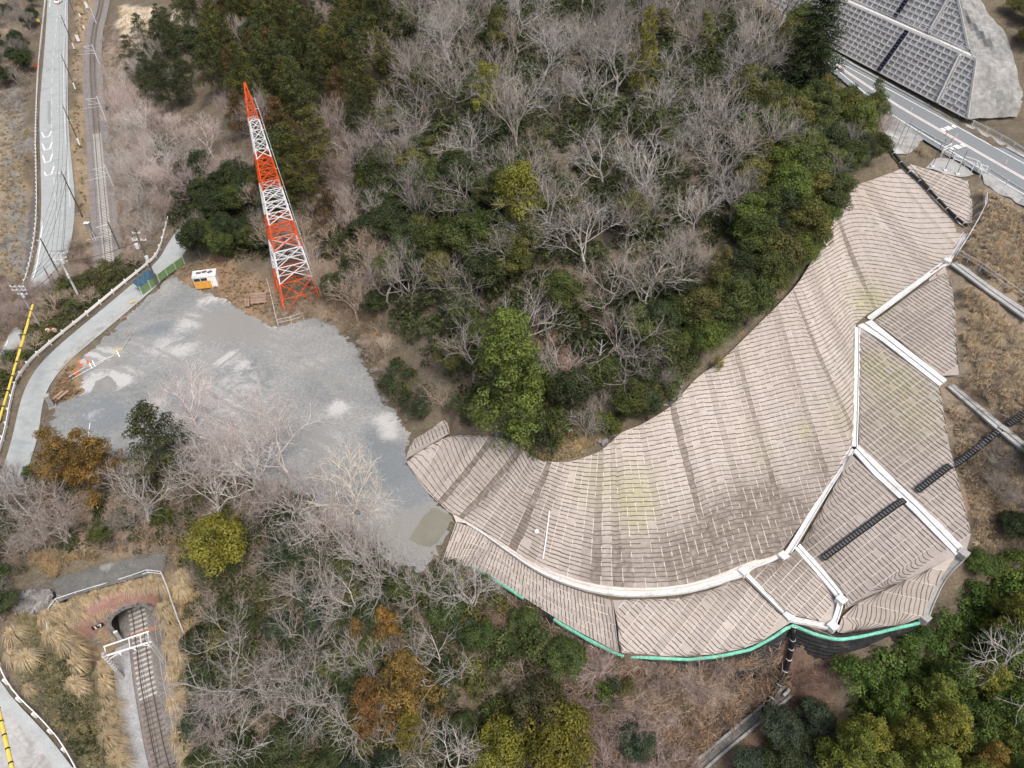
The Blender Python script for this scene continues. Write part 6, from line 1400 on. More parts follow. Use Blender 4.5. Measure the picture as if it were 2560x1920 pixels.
# pampas clumps one can count
PAM = [tuft(260, 1.7, 1.45, .021, .75) for _ in range(3)]
pam_me = []
for V, Fc, Tn in PAM:
    me = np_mesh('pampas_grass', V, Fc, MAT['straw']); at = me.attributes.new('tint', 'FLOAT', 'FACE'); at.data.foreach_set('value', Tn.astype(np.float32)); pam_me.append(me)
def pampas(px, py, s, label, group, col=(.62,.52,.38)):
    p = hit(px, py, .5); o = bpy.data.objects.new('pampas_grass', random.choice(pam_me)); COL.objects.link(o); o.location = (p.x, p.y, p.z - .05); o.scale = (s, s, s * random.uniform(.85, 1.15)); o.rotation_euler = (0, 0, random.uniform(0, 6.28))
    f = random.uniform(.85, 1.12); o.color = (col[0] * f, col[1] * f, col[2] * f, 1); tag(o, label, 'pampas grass', group)
for px, py, s in [(120,1545,1.1),(150,1530,1.0),(185,1530,1.2),(200,1505,1.1),(225,1520,1.2),(250,1495,1.1),(262,1515,1.1),(280,1490,1.1),(300,1480,1.1),(335,1475,1.1),(355,1465,1.1),(385,1462,1.1),(405,1462,1.0),(165,1560,1.0),(205,1550,1.0),(240,1540,.9)]:
    pampas(px, py, s, 'tan pampas clump in the row over the tunnel mouth', 'pampas row over the tunnel')
for px, py, s in [(70,1650,1.3),(40,1590,1.2),(160,1610,1.2),(190,1625,1.3),(215,1650,1.0),(195,1670,1.2),(185,1710,1.1),(200,1725,1.0),(260,1665,1.0),(255,1690,1.2),(265,1715,1.1),(268,1745,1.1),(285,1775,1.2),(270,1800,1.2),(290,1820,1.1),(275,1850,1.3),(300,1865,1.2),(290,1895,1.2),(315,1915,1.1),(75,1725,.7),(130,1590,1.1),(30,1640,1.0)]:
    pampas(px, py, s, 'tan pampas clump on the bank left of the railway', 'pampas left of the railway')
for px, py, s in [(415,1530,1.2),(430,1560,1.2),(445,1590,1.1),(430,1620,1.2),(455,1640,1.1),(440,1680,1.2),(450,1720,1.2),(440,1760,1.1),(455,1810,1.1),(450,1850,1.2),(470,1880,1.2),(480,1905,1.3),(460,1480,1.1),(455,1440,1.0),(500,1890,1.2)]:
    pampas(px, py, s, 'tan pampas clump on the bank right of the railway', 'pampas right of the railway')
for px, py, s in [(2420,730,.8),(2450,760,.8),(2480,770,.9),(2440,790,.7),(2490,800,.8),(2530,830,.8),(2460,820,.8),(2430,840,.7),(2495,850,.9),(2545,860,.8),(2450,880,.8),(2520,900,.7),(2550,930,.8),(2470,930,.7),(2510,960,.8),(2540,640,.7),(2500,600,.7),(2460,560,.6),(2300,375,.7),(2315,385,.8)]:
    pampas(px, py, s, 'tan grass clump on the slope right of the mats', 'grass clumps right of the mats', (.50,.415,.31))

scatter('leafy_undergrowth', [(2100,1680),(2300,1610),(2440,1480),(2620,1380),(2640,1560),(2300,1780),(2140,1800)], 800, LEAFB, .8, 1.5, 'leaf', (.080,.13,.030), 'fresh green undergrowth below the fan of mats', 'undergrowth')
scatter('bramble_twigs', [(-40,-40),(104,-40),(97,90),(80,230),(60,300),(-40,320)], 1100, TWIG, .9, 1.6, 'straw', (.35,.31,.285), 'brown twigs left of the top of the valley road', 'twigs')
scatter('bramble_twigs', [(-40,1190),(70,1190),(70,1300),(60,1420),(20,1560),(-60,1560)], 500, TWIG, .7, 1.2, 'straw', (.38,.33,.30), 'twigs at the bend of the lane', 'twigs')
scatter('leafy_undergrowth', BELT, 500, LEAFB, .8, 1.5, 'leaf', (.055,.072,.028), 'green undergrowth along the low edge of the hill', 'undergrowth')
scatter('bramble_twigs', BELT, 800, TWIG, .8, 1.3, 'straw', (.32,.27,.24), 'brown twigs along the low edge of the hill', 'twigs')
scatter('bramble_twigs', [(700,640),(850,560),(930,640),(960,800),(940,960),(890,850),(760,800),(700,790)], 900, TWIG, .8, 1.4, 'straw', (.42,.345,.275), 'tan twigs round the tower feet', 'twigs')

wood([(10,730),(120,715),(170,690),(240,670),(150,740),(70,800),(-20,890),(-40,790)], 12, 1.8, [(1, 'hazy', 2.4, 4, 1.7, 2.5, B_PINK)], ('pinkish bare bush by the dead end of the valley road', ''), ('bare bushes by the valley road end', ''), 41)
wood([(1420,1670),(1600,1690),(1800,1680),(1920,1650),(1900,1760),(1700,1800),(1500,1780)], 34, 1.7, [(3, 'hazy', 1.8, 3, 1.8, 2.6, B_TAN), (1, 'shrub', 1.4, 2.4, 1.1, 1.7, G_OLIVE), (1, 'shrub', 1.4, 2.4, 1.1, 1.7, G_DARK)], ('tan vine bush under the dark wall', 'green shrub in the vines under the dark wall'), ('vine bushes under the wall', 'green shrubs under the wall'), 42)

scatter('leafy_undergrowth', [(1400,1680),(1900,1650),(1920,1720),(1700,1800),(1650,1960),(1420,1960)], 130, LEAFB, .5, 1.1, 'leaf', (.085,.095,.035), 'olive leaves in the vine tangle below the wall', 'undergrowth')
for k_, ring in enumerate(([(560,748),(640,780),(700,818),(760,800),(850,832),(900,880),(930,940),(960,1000),(1010,1070)], [(1110,1345),(1050,1425),(960,1400),(860,1320),(740,1230),(600,1180),(450,1165),(330,1150),(240,1130),(150,1095),(125,1060)])):
    pass
    out_ = [(x + 26, y - 20) if k_ == 0 else (x - 12, y + 26) for x, y in ring]
    scatter('weedy_border', ring + out_[::-1], 420, TUFT + TWIG[:1], .35, .8, 'straw', (.37,.31,.24), ('upper', 'lower')[k_] + ' weedy border of the gravel yard', 'weeds', False)
# ------------------------------------------------------------------ lattice tower
TB = Vector((-34.9, 94.5, 12.25)); tower = empty('lattice_tower', TB, math.atan2(2.6, 5.4)); tag(tower, 'tall red and white lattice tower standing beside the gravel yard', 'tower')
def thalf(z):
    return float(np.interp(z, [0, 5.4, 10.8, 15.2, 20.4, 25, 30.2, 32, 34.9], [3.0, 2.52, 2.06, 1.72, 1.34, .98, .62, .5, .08]))
def tcor(k, z): h = thalf(z); return Vector(((-h, h, h, -h)[k], (-h, -h, h, h)[k], z))
bands = [0, 5.4, 10.8, 15.2, 20.4, 25, 30.2, 34.9]; npan = [1, 2, 2, 3, 3, 4, 4]
for i in range(7):
    mt = MAT['orange_paint'] if i % 2 == 0 else MAT['tower_white']; z0, z1 = bands[i], bands[i + 1]; w = .19 - .013 * i
    sec = None
    for j in range(npan[i]):
        a, b = z0 + (z1 - z0) * j / npan[i], z0 + (z1 - z0) * (j + 1) / npan[i]; mb = MB(); bw = .095 - .005 * i
        for k in range(4):
            k2 = (k + 1) % 4; mb.bar(tcor(k, a), tcor(k2, b), bw); mb.bar(tcor(k2, a), tcor(k, b), bw); mb.bar(tcor(k, b), tcor(k2, b), bw)
            m0 = (tcor(k, a) + tcor(k2, b)) / 2
            if i < 5:
                mb.bar(tcor(k, (a + b) / 2), m0, bw * .7); mb.bar(m0, tcor(k2, (a + b) / 2), bw * .7)
                mb.bar((tcor(k, b) + tcor(k2, b)) / 2, tcor(k, (a + b) / 2), bw * .7); mb.bar((tcor(k, b) + tcor(k2, b)) / 2, tcor(k2, (a + b) / 2), bw * .7)
        if i < 6 and j == npan[i] - 1: mb.bar(tcor(0, b), tcor(2, b), bw * .8); mb.bar(tcor(1, b), tcor(3, b), bw * .8)
        if sec is None:
            sec = mb.build('tower_section', mt, tower, local=True); sec['label'] = ('red' if i % 2 == 0 else 'white') + ' tower section'
            for k in range(4): m3 = MB(); m3.bar(tcor(k, z0), tcor(k, z1), w, w, 0, (1, 0, 0)); m3.build('leg', mt, sec, local=True)
        else: mb.build('bracing', mt, sec, local=True)
mb = MB(); pts = [tcor(1, z) + Vector((.35, -.1, 0)) for z in np.linspace(1, 33, 24)]; mb.tube(pts, .045, 5)
for p in pts[::2]: mb.bar(p, p + Vector((-.35, .1, 0)), .05)
mb.build('climbing_rail', MAT['steel'], tower, local=True)
mb = MB(); [mb.box(tcor(k, 0) + Vector((0, 0, .05)), (.9, .9, .7)) for k in range(4)]; mb.build('footing', MAT['conc'], tower, local=True)
# ------------------------------------------------------------------ poles, masts, wires
def pole(base, top, label, mat='pole', r=.15, arms=(), cans=(), sleeve=False, name='utility_pole', cat='utility pole', group=None, dirv=(1, 0, 0), mesh=None):
    b = hit(*base); tp_ = at_y(top[0], top[1], b.y); h = max(3.0, tp_.z - b.z); t = empty(name, b); tag(t, label, cat, group); d = Vector(dirv).normalized()
    mb = MB(); mb.tube([(0, 0, -.5), (0, 0, h * .5), (0, 0, h)], [r * 1.2, r, r * .75], 8); mb.build('mast', MAT[mat], t, local=True)
    if sleeve: mb = MB(); mb.tube([(0, 0, .5), (0, 0, 2.3)], r * 1.55, 8); mb.build('white_sleeve', MAT['white'], t, local=True)
    for z, l, s in arms:
        mb = MB(); c = Vector((0, 0, h - z)) + d * s; mb.bar(c - d * l / 2, c + d * l / 2, .11, .11); a = mb.build('cross_arm', MAT['steel'], t, local=True)
        mb = MB(); n = max(2, int(l / .55))
        for k in range(n): p = c + d * (l * (k / (n - 1) - .5) * .94); mb.tube([p, p + Vector((0, 0, .28))], .07, 5)
        mb.build('insulators', MAT['white'], a, local=True)
    for z, s, cr, ch in cans:
        mb = MB(); p = Vector((0, 0, h - z)) + Vector((d.y, -d.x, 0)) * .45 + d * s; mb.tube([p, p + Vector((0, 0, ch))], cr, 10); mb.bar(p + Vector((0, 0, ch * .5)), Vector((0, 0, h - z + ch * .5)), .08); mb.build('transformer', MAT['pole_pale'], t, local=True)
    t['_h'] = h; t['_top'] = list(b + Vector((0, 0, h))); del t['_h']; v = Vector(t['_top']); del t['_top']; return b, h, v
UA = pole((205,756), (137,628), 'pale utility pole with cross-arms and transformers on the lane bank', 'pole_pale', .17, ((.4, 2.6, 0), (1.2, 2.6, 0), (2.0, 1.8, .2)), ((2.0, -.6, .28, .7), (2.0, .6, .28, .7), (5.0, .3, .22, .8)))
UB = pole((399,723), (337,570), 'dark utility pole with white boxes beside the blue sheet in the yard', 'pole_dark', .16, ((.9, 1.2, 0), (2.2, 2.2, 0)), ((3.4, -.5, .3, .8), (6.0, .3, .28, 1.1)))
UC = pole((103,820), (33,712), 'utility pole with crowded cross-arms at the end of the valley road', 'pole', .16, ((.4, 2.4, 0), (1.1, 2.4, 0), (1.9, 1.6, .2)), ((2.2, .5, .26, .7),))
UD = pole((150,690), (95,596), 'dark utility pole leaning over the lower end of the valley road', 'pole_dark', .14, ((.5, 1.8, 0),))
UE = pole((208,546), (152,428), 'dark roadside pole with a transformer by the chevron markings', 'pole_dark', .14, ((.5, 2.2, -.3), (3.6, 1.6, -.4)), ((1.0, -.5, .25, .6),))
UF = pole((202,368), (159,262), 'dark roadside pole with a white sleeve opposite the asphalt patch', 'pole_dark', .13, ((.4, 1.8, -.3), (3.8, 1.0, 0)), (), True)
UG = pole((191,228), (156,137), 'dark roadside pole with a white sleeve, second from the top', 'pole_dark', .13, ((.4, 1.6, -.3),), (), True)
UH = pole((188,127), (155,38), 'dark roadside pole with a white sleeve near the white truck', 'pole_dark', .13, ((.4, 1.6, -.2),), (), True)
UI = pole((187,36), (172,-20), 'dark roadside pole cut by the top of the picture', 'pole_dark', .12, ())
UJ = pole((70,50), (50,-4), 'grey pole in the dark trees left of the valley road', 'pole', .13, ())
pole((164,846), (140,760), 'short broken pole among twigs by the valley road end', 'pole_dark', .1) if False else None
for lab, b, t2 in (('dark stub pole among twigs, left of two', (127,702), (122,683)), ('dark stub pole among twigs, right of two', (144,718), (134,691))):
    pole(b, t2, lab, 'pole_dark', .12, name='stub_pole', cat='stub pole', group='stub poles by the valley road')
def mast(base, top, label, mat='steel', reach=2.6, az=None):
    b = hit(*base); h = max(5, at_y(top[0], top[1], b.y).z - b.z); t = empty('catenary_mast', b); tag(t, label, 'railway mast', 'masts of the overhead line')
    mb = MB(); mb.tube([(0, 0, -.4), (0, 0, h)], [.17, .13], 8); mb.build('mast', MAT[mat], t, local=True)
    tc = min(CL_UP, key=lambda p: (Vector(p) - b).length); d = (Vector(tc) - b); d.z = 0; d.normalize()
    mb = MB(); mb.bar((0, 0, h - .5), d * reach + Vector((0, 0, h - .4)), .09); mb.bar((0, 0, h - 1.9), d * (reach * .95) + Vector((0, 0, h - .5)), .07); mb.bar((0, 0, h - 1.9), d * reach + Vector((0, 0, h - 1.8)), .07); mb.build('bracket_arm', MAT['steel'], t, local=True)
    mb = MB(); n = Vector((d.y, -d.x, 0)); mb.bar((0, 0, h - 2.6), d * 5.0 + Vector((0, 0, h - 2.5)), .06); mb.build('feeder_arm', MAT['steel'], t, local=True); return b + d * reach + Vector((0, 0, h - 1.0)), b + Vector((0, 0, h))
MM = [mast((297,617), (265,555), 'dark catenary mast nearest the yard beside the pale sleepers', 'pole_dark', 2.4), mast((286,471), (256,412), 'grey catenary mast halfway along the pale sleepers'), mast((272,318), (242,240), 'grey catenary mast above the first pale sleeper'), mast((249,162), (235,110), 'thin grey catenary mast on the railway curve'), mast((242,62), (233,30), 'thin grey catenary mast at the far end of the railway')]
def wire(a, b, sag, label, group='overhead wires along the road', r=.022, name='overhead_wire', mat='wire'):
    pts = [Vector(a).lerp(Vector(b), k / 10) - Vector((0, 0, sag * 4 * (k / 10) * (1 - k / 10))) for k in range(11)]; mb = MB(); mb.tube(pts, r, 4); tag(mb.build(name, MAT[mat]), label, 'wire', group); return pts
chain = [(UI, UH), (UH, UG), (UG, UF), (UF, UE), (UE, UD), (UE, UA), (UD, UC), (UA, UC), (UA, UB)]
names = ['between the two topmost roadside poles', 'past the white truck along the road', 'over the upper valley road', 'over the chevron road markings', 'over the lower valley road', 'from the transformer pole to the pale pole', 'to the pole with crowded cross-arms', 'between the two poles with crowded cross-arms', 'from the pale pole to the yard pole']
for (a, b), nm in zip(chain, names):
    for k, off in enumerate((-.8, 0, .8)):
        wire(a[2] + Vector((off, 0, -.15)), b[2] + Vector((off, 0, -.15)), .5, ('west', 'middle', 'east')[k] + ' of three dark wires ' + nm)
    wire(a[2] + Vector((0, 0, -2.2)), b[2] + Vector((0, 0, -2.2)), .6, 'thin dark cable strung lower ' + nm, r=.035)
for (p, q), nm in zip(zip(MM[:-1], MM[1:]), ('over the pale sleepers', 'over the middle of the curve', 'over the timber sleepers', 'at the far end of the railway')):
    wire(p[0], q[0], .2, 'contact wire ' + nm, 'overhead line of the railway')
# yellow cover tubes on the wires left of the yard
YA, YB = UC[2] + Vector((0, 0, -1.4)), P(-150, 1420, 17.5)
yp0, yp1 = at_y(72, 800, 88), at_y(-6, 1050, 62)
for k, (a2, b2, lab) in enumerate((((70,808), (0,1040), 'yellow cover tube with black joints on the wires, right one of two beside the lane'), ((82,762), (33,930), 'yellow cover tube with black joints on the wires, left one of two beside the lane'))):
    a = at_y(a2[0], a2[1], 84); a = P(a2[0], a2[1], 19.5); b = P(b2[0] - (30 if k == 0 else 0), b2[1] + (105 if k == 0 else 0), 18.5); t = empty('cable_cover', a); tag(t, lab, 'cable cover', 'yellow cover tubes on the wires')
    n = 9; 
    for i in range(n):
        p, q = a.lerp(b, i / n), a.lerp(b, (i + .93) / n); mb = MB(); mb.tube([p, q], .14, 7); mb.build('cover_tube', MAT['yellow'], t)
        mb = MB(); mb.tube([a.lerp(b, (i + .92) / n), a.lerp(b, (i + 1.0) / n)], .165, 7); mb.build('joint', MAT['black'], t)
a, b = P(-12, 1740, 17), P(36, 1945, 16); t = empty('cable_cover', a); tag(t, 'yellow cover tube with black joints over the lower left road', 'cable cover', 'yellow cover tubes on the wires')
for i in range(6):
    mb = MB(); mb.tube([a.lerp(b, i / 6), a.lerp(b, (i + .93) / 6)], .17, 7); mb.build('cover_tube', MAT['yellow'], t); mb = MB(); mb.tube([a.lerp(b, (i + .9) / 6), a.lerp(b, (i + 1) / 6)], .2, 7); mb.build('joint', MAT['black'], t)
wire(P(0, 1660, 17.2), a, .02, 'dark wire running into the lower yellow cover tube', 'wires of the yellow tubes', .03)
wire(UC[2], P(82, 762, 19.5), .02, 'dark wire running into the yellow cover tubes by the lane', 'wires of the yellow tubes', .03)
# ------------------------------------------------------------------ gantry at the tunnel
gl, gr = P(304, 1690, .3), P(412, 1654, .4); t = empty('catenary_gantry', gl); tag(t, 'steel gantry over the track in front of the tunnel mouth', 'railway gantry')
hl_, hr_ = at_y(251, 1634, gl.y), at_y(370, 1592, gr.y); hl_ = Vector((gl.x, gl.y, hl_.z)); hr_ = Vector((gr.x, gr.y, hr_.z))
mb = MB(); mb.tube([gl - Vector((0, 0, .6)), hl_], [.24, .2], 10); mb.build('concrete_mast', MAT['pole'], t)
mb = MB()
for k in range(7): p = gl.lerp(hl_, .35 + k * .095); mb.tube([p, p + Vector((0, 0, .09))], .28, 8)
mb.build('mast_bands', MAT['steel'], t)
u = (gr - gl); u.z = 0; u.normalize(); v = Vector((-u.y, u.x, 0)); mb = MB(); c = [(-.17, -.17), (.17, -.17), (.17, .17), (-.17, .17)]
for x, y in c: mb.bar(gr + u * x + v * y, hr_ + u * x + v * y, .07)
n = 12
for k in range(n):
    a, b = gr.lerp(hr_, k / n), gr.lerp(hr_, (k + 1) / n)
    for q in range(4): x, y = c[q]; x2, y2 = c[(q + 1) % 4]; mb.bar(a + u * x + v * y, b + u * x2 + v * y2, .035)
mb.build('lattice_mast', MAT['steel'], t)
zb = min(hl_.z, hr_.z) - .5
A0, B0 = Vector((gl.x, gl.y, zb - .1)), Vector((gr.x, gr.y, zb - .1)); mb = MB(); mb.tube([A0 - u * .3, B0 + u * .2], .11, 7); mb.build('main_beam', MAT['white'], t)
mb = MB(); mb.tube([A0 + v * .9 + Vector((0, 0, .5)), B0 + v * 1.1 + Vector((0, 0, .5))], .085, 7); mb.build('rear_beam', MAT['white'], t)
mb = MB()
for f in (0.02, .55, .8, .97): mb.bar(A0.lerp(B0, f), A0.lerp(B0, f) + v * 1.0 + Vector((0, 0, .5)), .07)
mb.bar(A0 + Vector((0, 0, -.9)), A0.lerp(B0, .4), .09); mb.bar(B0 + Vector((0, 0, -.9)), A0.lerp(B0, .75), .07); mb.build('beam_struts', MAT['white'], t)
mb = MB(); p = A0.lerp(B0, .8) + v * 1.3 + Vector((0, 0, .2)); mb.bar(p - u * 1.0, p + u * 1.8, .07, .07); mb.bar(p - u * 1.0 + v * .3, p + u * 1.8 + v * .3, .07, .07); mb.build('orange_bar', MAT['orange_bar'], t)
mb = MB()
for f in (.3, .62, .93): p = A0.lerp(B0, f); mb.tube([p, p - Vector((0, 0, 1.0))], .05, 5); mb.tube([p - Vector((0, 0, .35)), p - Vector((0, 0, .75))], .11, 7)
mb.build('insulators', MAT['white'], t)
cw = c_low[0]; 
for off, z, lab in ((0, 5.2, 'contact wire over the track below the tunnel'), (-.1, 6.0, 'messenger wire over the track below the tunnel')):
    mb = MB(); mb.tube([A0.lerp(B0, .72) + Vector((0, 0, z - zb)), Vector((c_low[0].x + off + .6, c_low[0].y, z))], .02, 4); tag(mb.build('overhead_wire', MAT['wire']), lab, 'wire', 'overhead line of the railway')
for off, lab in ((1.75, 'thin grey cable lying beside the right rail'), (2.3, 'thin grey cable lying at the right edge of the ballast')):
    mb = MB(); mb.tube([p + Vector((0, 0, -.1)) for p in offset([q for q in CL_LOW if (q - PORT).dot(-d_t) > 0], off)], .035, 4); tag(mb.build('ground_cable', MAT['steel']), lab, 'cable', 'cables beside the lower track')
# number plate, green box, concrete marker by the tunnel
pp = tp(-3.35, 3.5, -.12); t = empty('number_plate', pp, math.atan2(rr_.y, rr_.x)); tag(t, 'black number plate with white figures 17 beside the tunnel arch', 'number plate')
mb = MB(); mb.box((0, 0, .3), (1.25, .06, .62)); mb.build('plate', MAT['black'], t, local=True)
mb = MB(); mb.bar((-.25, -.04, .06), (-.25, -.04, .54), .12, .02, 0, (0, 1, 0)); mb.bar((-.36, -.04, .47), (-.25, -.04, .54), .09, .02, 0, (0, 1, 0)); mb.bar((-.36, -.04, .07), (-.14, -.04, .07), .09, .02, 0, (0, 1, 0)); mb.bar((.06, -.04, .5), (.42, -.04, .5), .11, .02, 0, (0, 1, 0)); mb.bar((.38, -.04, .5), (.2, -.04, .06), .11, .02, 0, (0, 1, 0)); mb.build('figures', MAT['white'], t, local=True)
b = P(287, 1588, .5); t = empty('relay_box', b); tag(t, 'small green box with a white lid left of the tunnel', 'box'); mb = MB(); mb.box((-.4, .3, .6), (.45, .4, .8)); mb.build('body', MAT['sign_green'], t, local=True); mb = MB(); mb.box((-.4, .3, 1.03), (.5, .45, .08)); mb.build('lid', MAT['white'], t, local=True); mb = MB(); mb.box((-.4, .3, .0), (.3, .3, .5)); mb.build('post', MAT['conc'], t, local=True)
b = P(304, 1600, .1); t = empty('concrete_marker', b); tag(t, 'upright concrete slab post at the left foot of the tunnel', 'concrete post'); mb = MB(); mb.box((0, 0, .9), (.42, .25, 2.2), .4); mb.build('shaft', MAT['conc'], t, local=True); mb = MB(); mb.box((0, 0, 2.02), (.46, .29, .06), .4); mb.build('cap', MAT['conc_white'], t, local=True)
# ------------------------------------------------------------------ guardrails and fences
def guard(label, px, post_gap, z=None, hgt=.75, mat='white', name='guardrail', cat='guardrail', group='guardrails', rails=((.62, .30, .07),), post=.11, onto=None):
    pts = [hit(*p) for p in px] if z is None else PP([(x, y, zz) for (x, y), zz in zip(px, z)]); pts = smooth(pts, 1); n = max(2, int(plen(pts) / post_gap) + 1); p = resample(pts, n); t = empty(name, p[0]); tag(t, label, cat, group)
    for zc, hh, th in rails:
        mb = MB(); f = resample(pts, n * 2 - 1)
        for a, b in zip(f[:-1], f[1:]): d = (b - a).normalized() * .02; mb.bar(a + Vector((0, 0, zc)), b + d + Vector((0, 0, zc)), th, hh)
        mb.build('rail', MAT[mat], t)
    base = None
    for i, q in enumerate(p):
        d = (p[min(i + 1, n - 1)] - p[max(i - 1, 0)]); nn = Vector((d.y, -d.x, 0)).normalized()
        if base is None: mb = MB(); mb.box((0, 0, hgt / 2 - .1), (post, post, hgt + .2)); base = mb.build('post', MAT[mat], t, local=True); o = base
        else: o = base.copy(); COL.objects.link(o); o.parent = t
        o.location = q - Vector(t.location) + nn * (post * .5 + rails[0][2] * .5 + .01)
    return t
guard('white guardrail curving along the lane above the railway bank', [(424,548),(402,636),(378,661),(330,702),(270,749),(205,802),(143,853),(108,882),(81,907),(60,935),(46,961),(35,1007),(27,1045),(19,1081),(8,1120),(-8,1180)], 2.6, rails=((.62, .42, .09),), post=.16, hgt=.95)
guard('white guardrail with many posts along the left of the valley road', [(118,-20),(107,80),(98,180),(94,270),(92,350),(94,424),(96,540),(88,622),(72,690),(60,725)], 2.0, rails=((.62, .30, .08),), post=.16, hgt=.9)
guard('white guardrail with angled posts along the lower left road', [(-12,1610),(0,1640),(15,1688),(40,1733),(68,1764),(99,1792),(148,1846),(175,1884),(200,1930)], 2.3, rails=((.66, .34, .09),), post=.22, hgt=.95)
g1 = [Vector(p) for p in ll]; mb = MB(); gk = [hit(*p) for p in [(-16,1612),(-4,1640),(11,1688),(36,1733),(64,1766),(95,1795),(144,1849),(171,1887),(196,1932)]]
t = guard('grey metal guardrail along the near side of the highway', [(2268,318),(2300,338),(2340,360),(2372,378)], 2.5, rails=((.6, .28, .07),), mat='steel', post=.1)
guard('grey metal guardrail along the highway above the long apron', [(2470,436),(2520,466),(2570,498),(2620,528)], 3.0, rails=((.6, .28, .07),), mat='steel', post=.1)
guard('pale steel guardrail behind the far kerb of the highway', [(2398,292),(2440,318),(2500,350),(2570,392),(2640,432)], 2.5, rails=((.6, .26, .07),), mat='steel', post=.1)
def railing(label, px, gap, z=None, group='pipe railings', r=.035, hs=(.5, 1.0), mat='steel', up=0.0):
    pts = ([hit(*p) for p in px] if z is None else PP([(x, y, zz) for (x, y), zz in zip(px, z)])); pts = lift(pts, up); n = max(2, int(plen(pts) / gap) + 1); p = resample(pts, n); t = empty('railing', p[0]); tag(t, label, 'railing', group)
    for h in hs: mb = MB(); mb.tube([q + Vector((0, 0, h)) for q in p], r, 5); mb.build('rail', MAT[mat], t)
    for q in p: mb = MB(); mb.tube([q - Vector((0, 0, .3)), q + Vector((0, 0, max(hs) + .02))], r * 1.1, 5); mb.build('post', MAT[mat], t)
railing('pale pipe fence running over the tunnel mouth and down both sides', [(132,1590),(122,1530),(155,1512),(230,1487),(310,1462),(395,1436),(408,1436),(425,1480),(445,1540),(465,1590)], 2.0, r=.06, hs=(.55, 1.05), mat='pole_pale')
railing('grey pipe fence along the old drain in the upper dry grass', [(2384,640),(2440,676),(2500,720),(2570,768),(2620,800)], 2.0)
railing('bent pipe handrail beside the white drain at the right of the pipe', [(2459,500),(2462,515),(2440,560),(2415,604),(2388,645)], 2.2, r=.05)
for k, (a, b) in enumerate((((2353,392), (2372,400)), ((2381,404), (2400,413)), ((2409,418), (2428,428)))):
    railing(('first', 'second', 'third')[k] + ' short white railing in the row beside the highway apron', [a, b], 1.6, group='short railings beside the highway', r=.06, hs=(.45, .95), mat='white')
railing('white railing along the path down from the highway', [(2405,408),(2422,414),(2436,420)], 1.5, r=.06, mat='white')
railing('white railing set across the path beside the apron', [(2438,418),(2444,430),(2449,442)], 1.4, r=.06, mat='white'); railing('white railing in front of the long apron', [(2446,428),(2462,434)], 1.4, r=.06, mat='white')
railing('white railing slanting up under the green sign', [(2352,387),(2362,380),(2373,374)], 1.4, r=.06, mat='white')
railing('thin pale fence between the tower and the board stack', [(672,716),(682,756),(690,790),(696,818)], 1.7, r=.04, hs=(.6, 1.2), mat='pole_pale'); railing('thin pale fence in front of the tower feet', [(698,818),(730,812),(760,800)], 1.7, r=.035, hs=(.6, 1.2), mat='pole_pale')
railing('steel railing on the frame wall berm', [(2190,26),(2265,60),(2340,98),(2436,146)], 3, [40.1] * 4, r=.05, mat='steel')
# black pipes
def pipe(label, pts, r, gap, bands='white', group='black corrugated pipes'):
    pts = smooth(pts, 1); n = int(plen(pts) / gap) + 1; p = resample(pts, n * 4 + 1); t = empty('drain_pipe', p[0]); tag(t, label, 'pipe', group)
    mb = MB(); f = resample(pts, int(plen(pts) / .16)); mb.tube(f, [r * (1.06 if k % 2 else .95) for k in range(len(f))], 9); mb.build('pipe_body', MAT['black'], t)
    for k in range(n + 1): i = min(k * 4, len(p) - 2); mb = MB(); d = (p[i + 1] - p[i]).normalized(); mb.tube([p[i], p[i] + d * .1], r * 1.18, 9); mb.build('band', MAT['steel'], t)
pipe('black corrugated pipe with pale bands between two upper straw panels', lift([hit(*p) for p in [(2214,352),(2218,372),(2230,392),(2258,425),(2300,462),(2345,508),(2385,550),(2410,577)]], .36), .22, 2.2)
pipe('black corrugated pipe with pale bands dropping from the dark wall to the gully', [P(1985,1567,10.0), P(1984,1585,9.6), P(1980,1610,7.4)] + lift([hit(*p) for p in [(1966,1668),(1950,1705),(1930,1740),(1906,1782)]], .45), .28, 2.0)
# gully drain
gdr = [P(*p) for p in [(1972,1728,1.5),(1920,1772,1.0),(1860,1822,.5),(1775,1893,-.3),(1740,1925,-.6)]]; t = empty('gully_drain', gdr[0]); tag(t, 'grey concrete drain channel along the gully floor under the black pipe', 'drain')
for a, b in zip(resample(gdr, 9)[:-1], resample(gdr, 9)[1:]):
    d = (b - a).normalized(); nn = Vector((d.y, -d.x, 0)).normalized(); b = b - d * .04
    mb = MB(); [mb.bar(a + nn * o + Vector((0, 0, .12)), b + nn * o + Vector((0, 0, .12)), .26, .5) for o in (-.55, .55)]; mb.build('side_wall', MAT['conc_dark'], t)
    mb = MB(); mb.bar(a + Vector((0, 0, -.02)), b + Vector((0, 0, -.02)), .85, .2); mb.build('channel_floor', MAT['asphalt_old'], t)
p = gdr[0]; mb = MB(); mb.bar(p + Vector((-.9, -.7, .25)), p + Vector((1.1, .9, .25)), .3, .6); mb.build('head_wall', MAT['conc'], t)
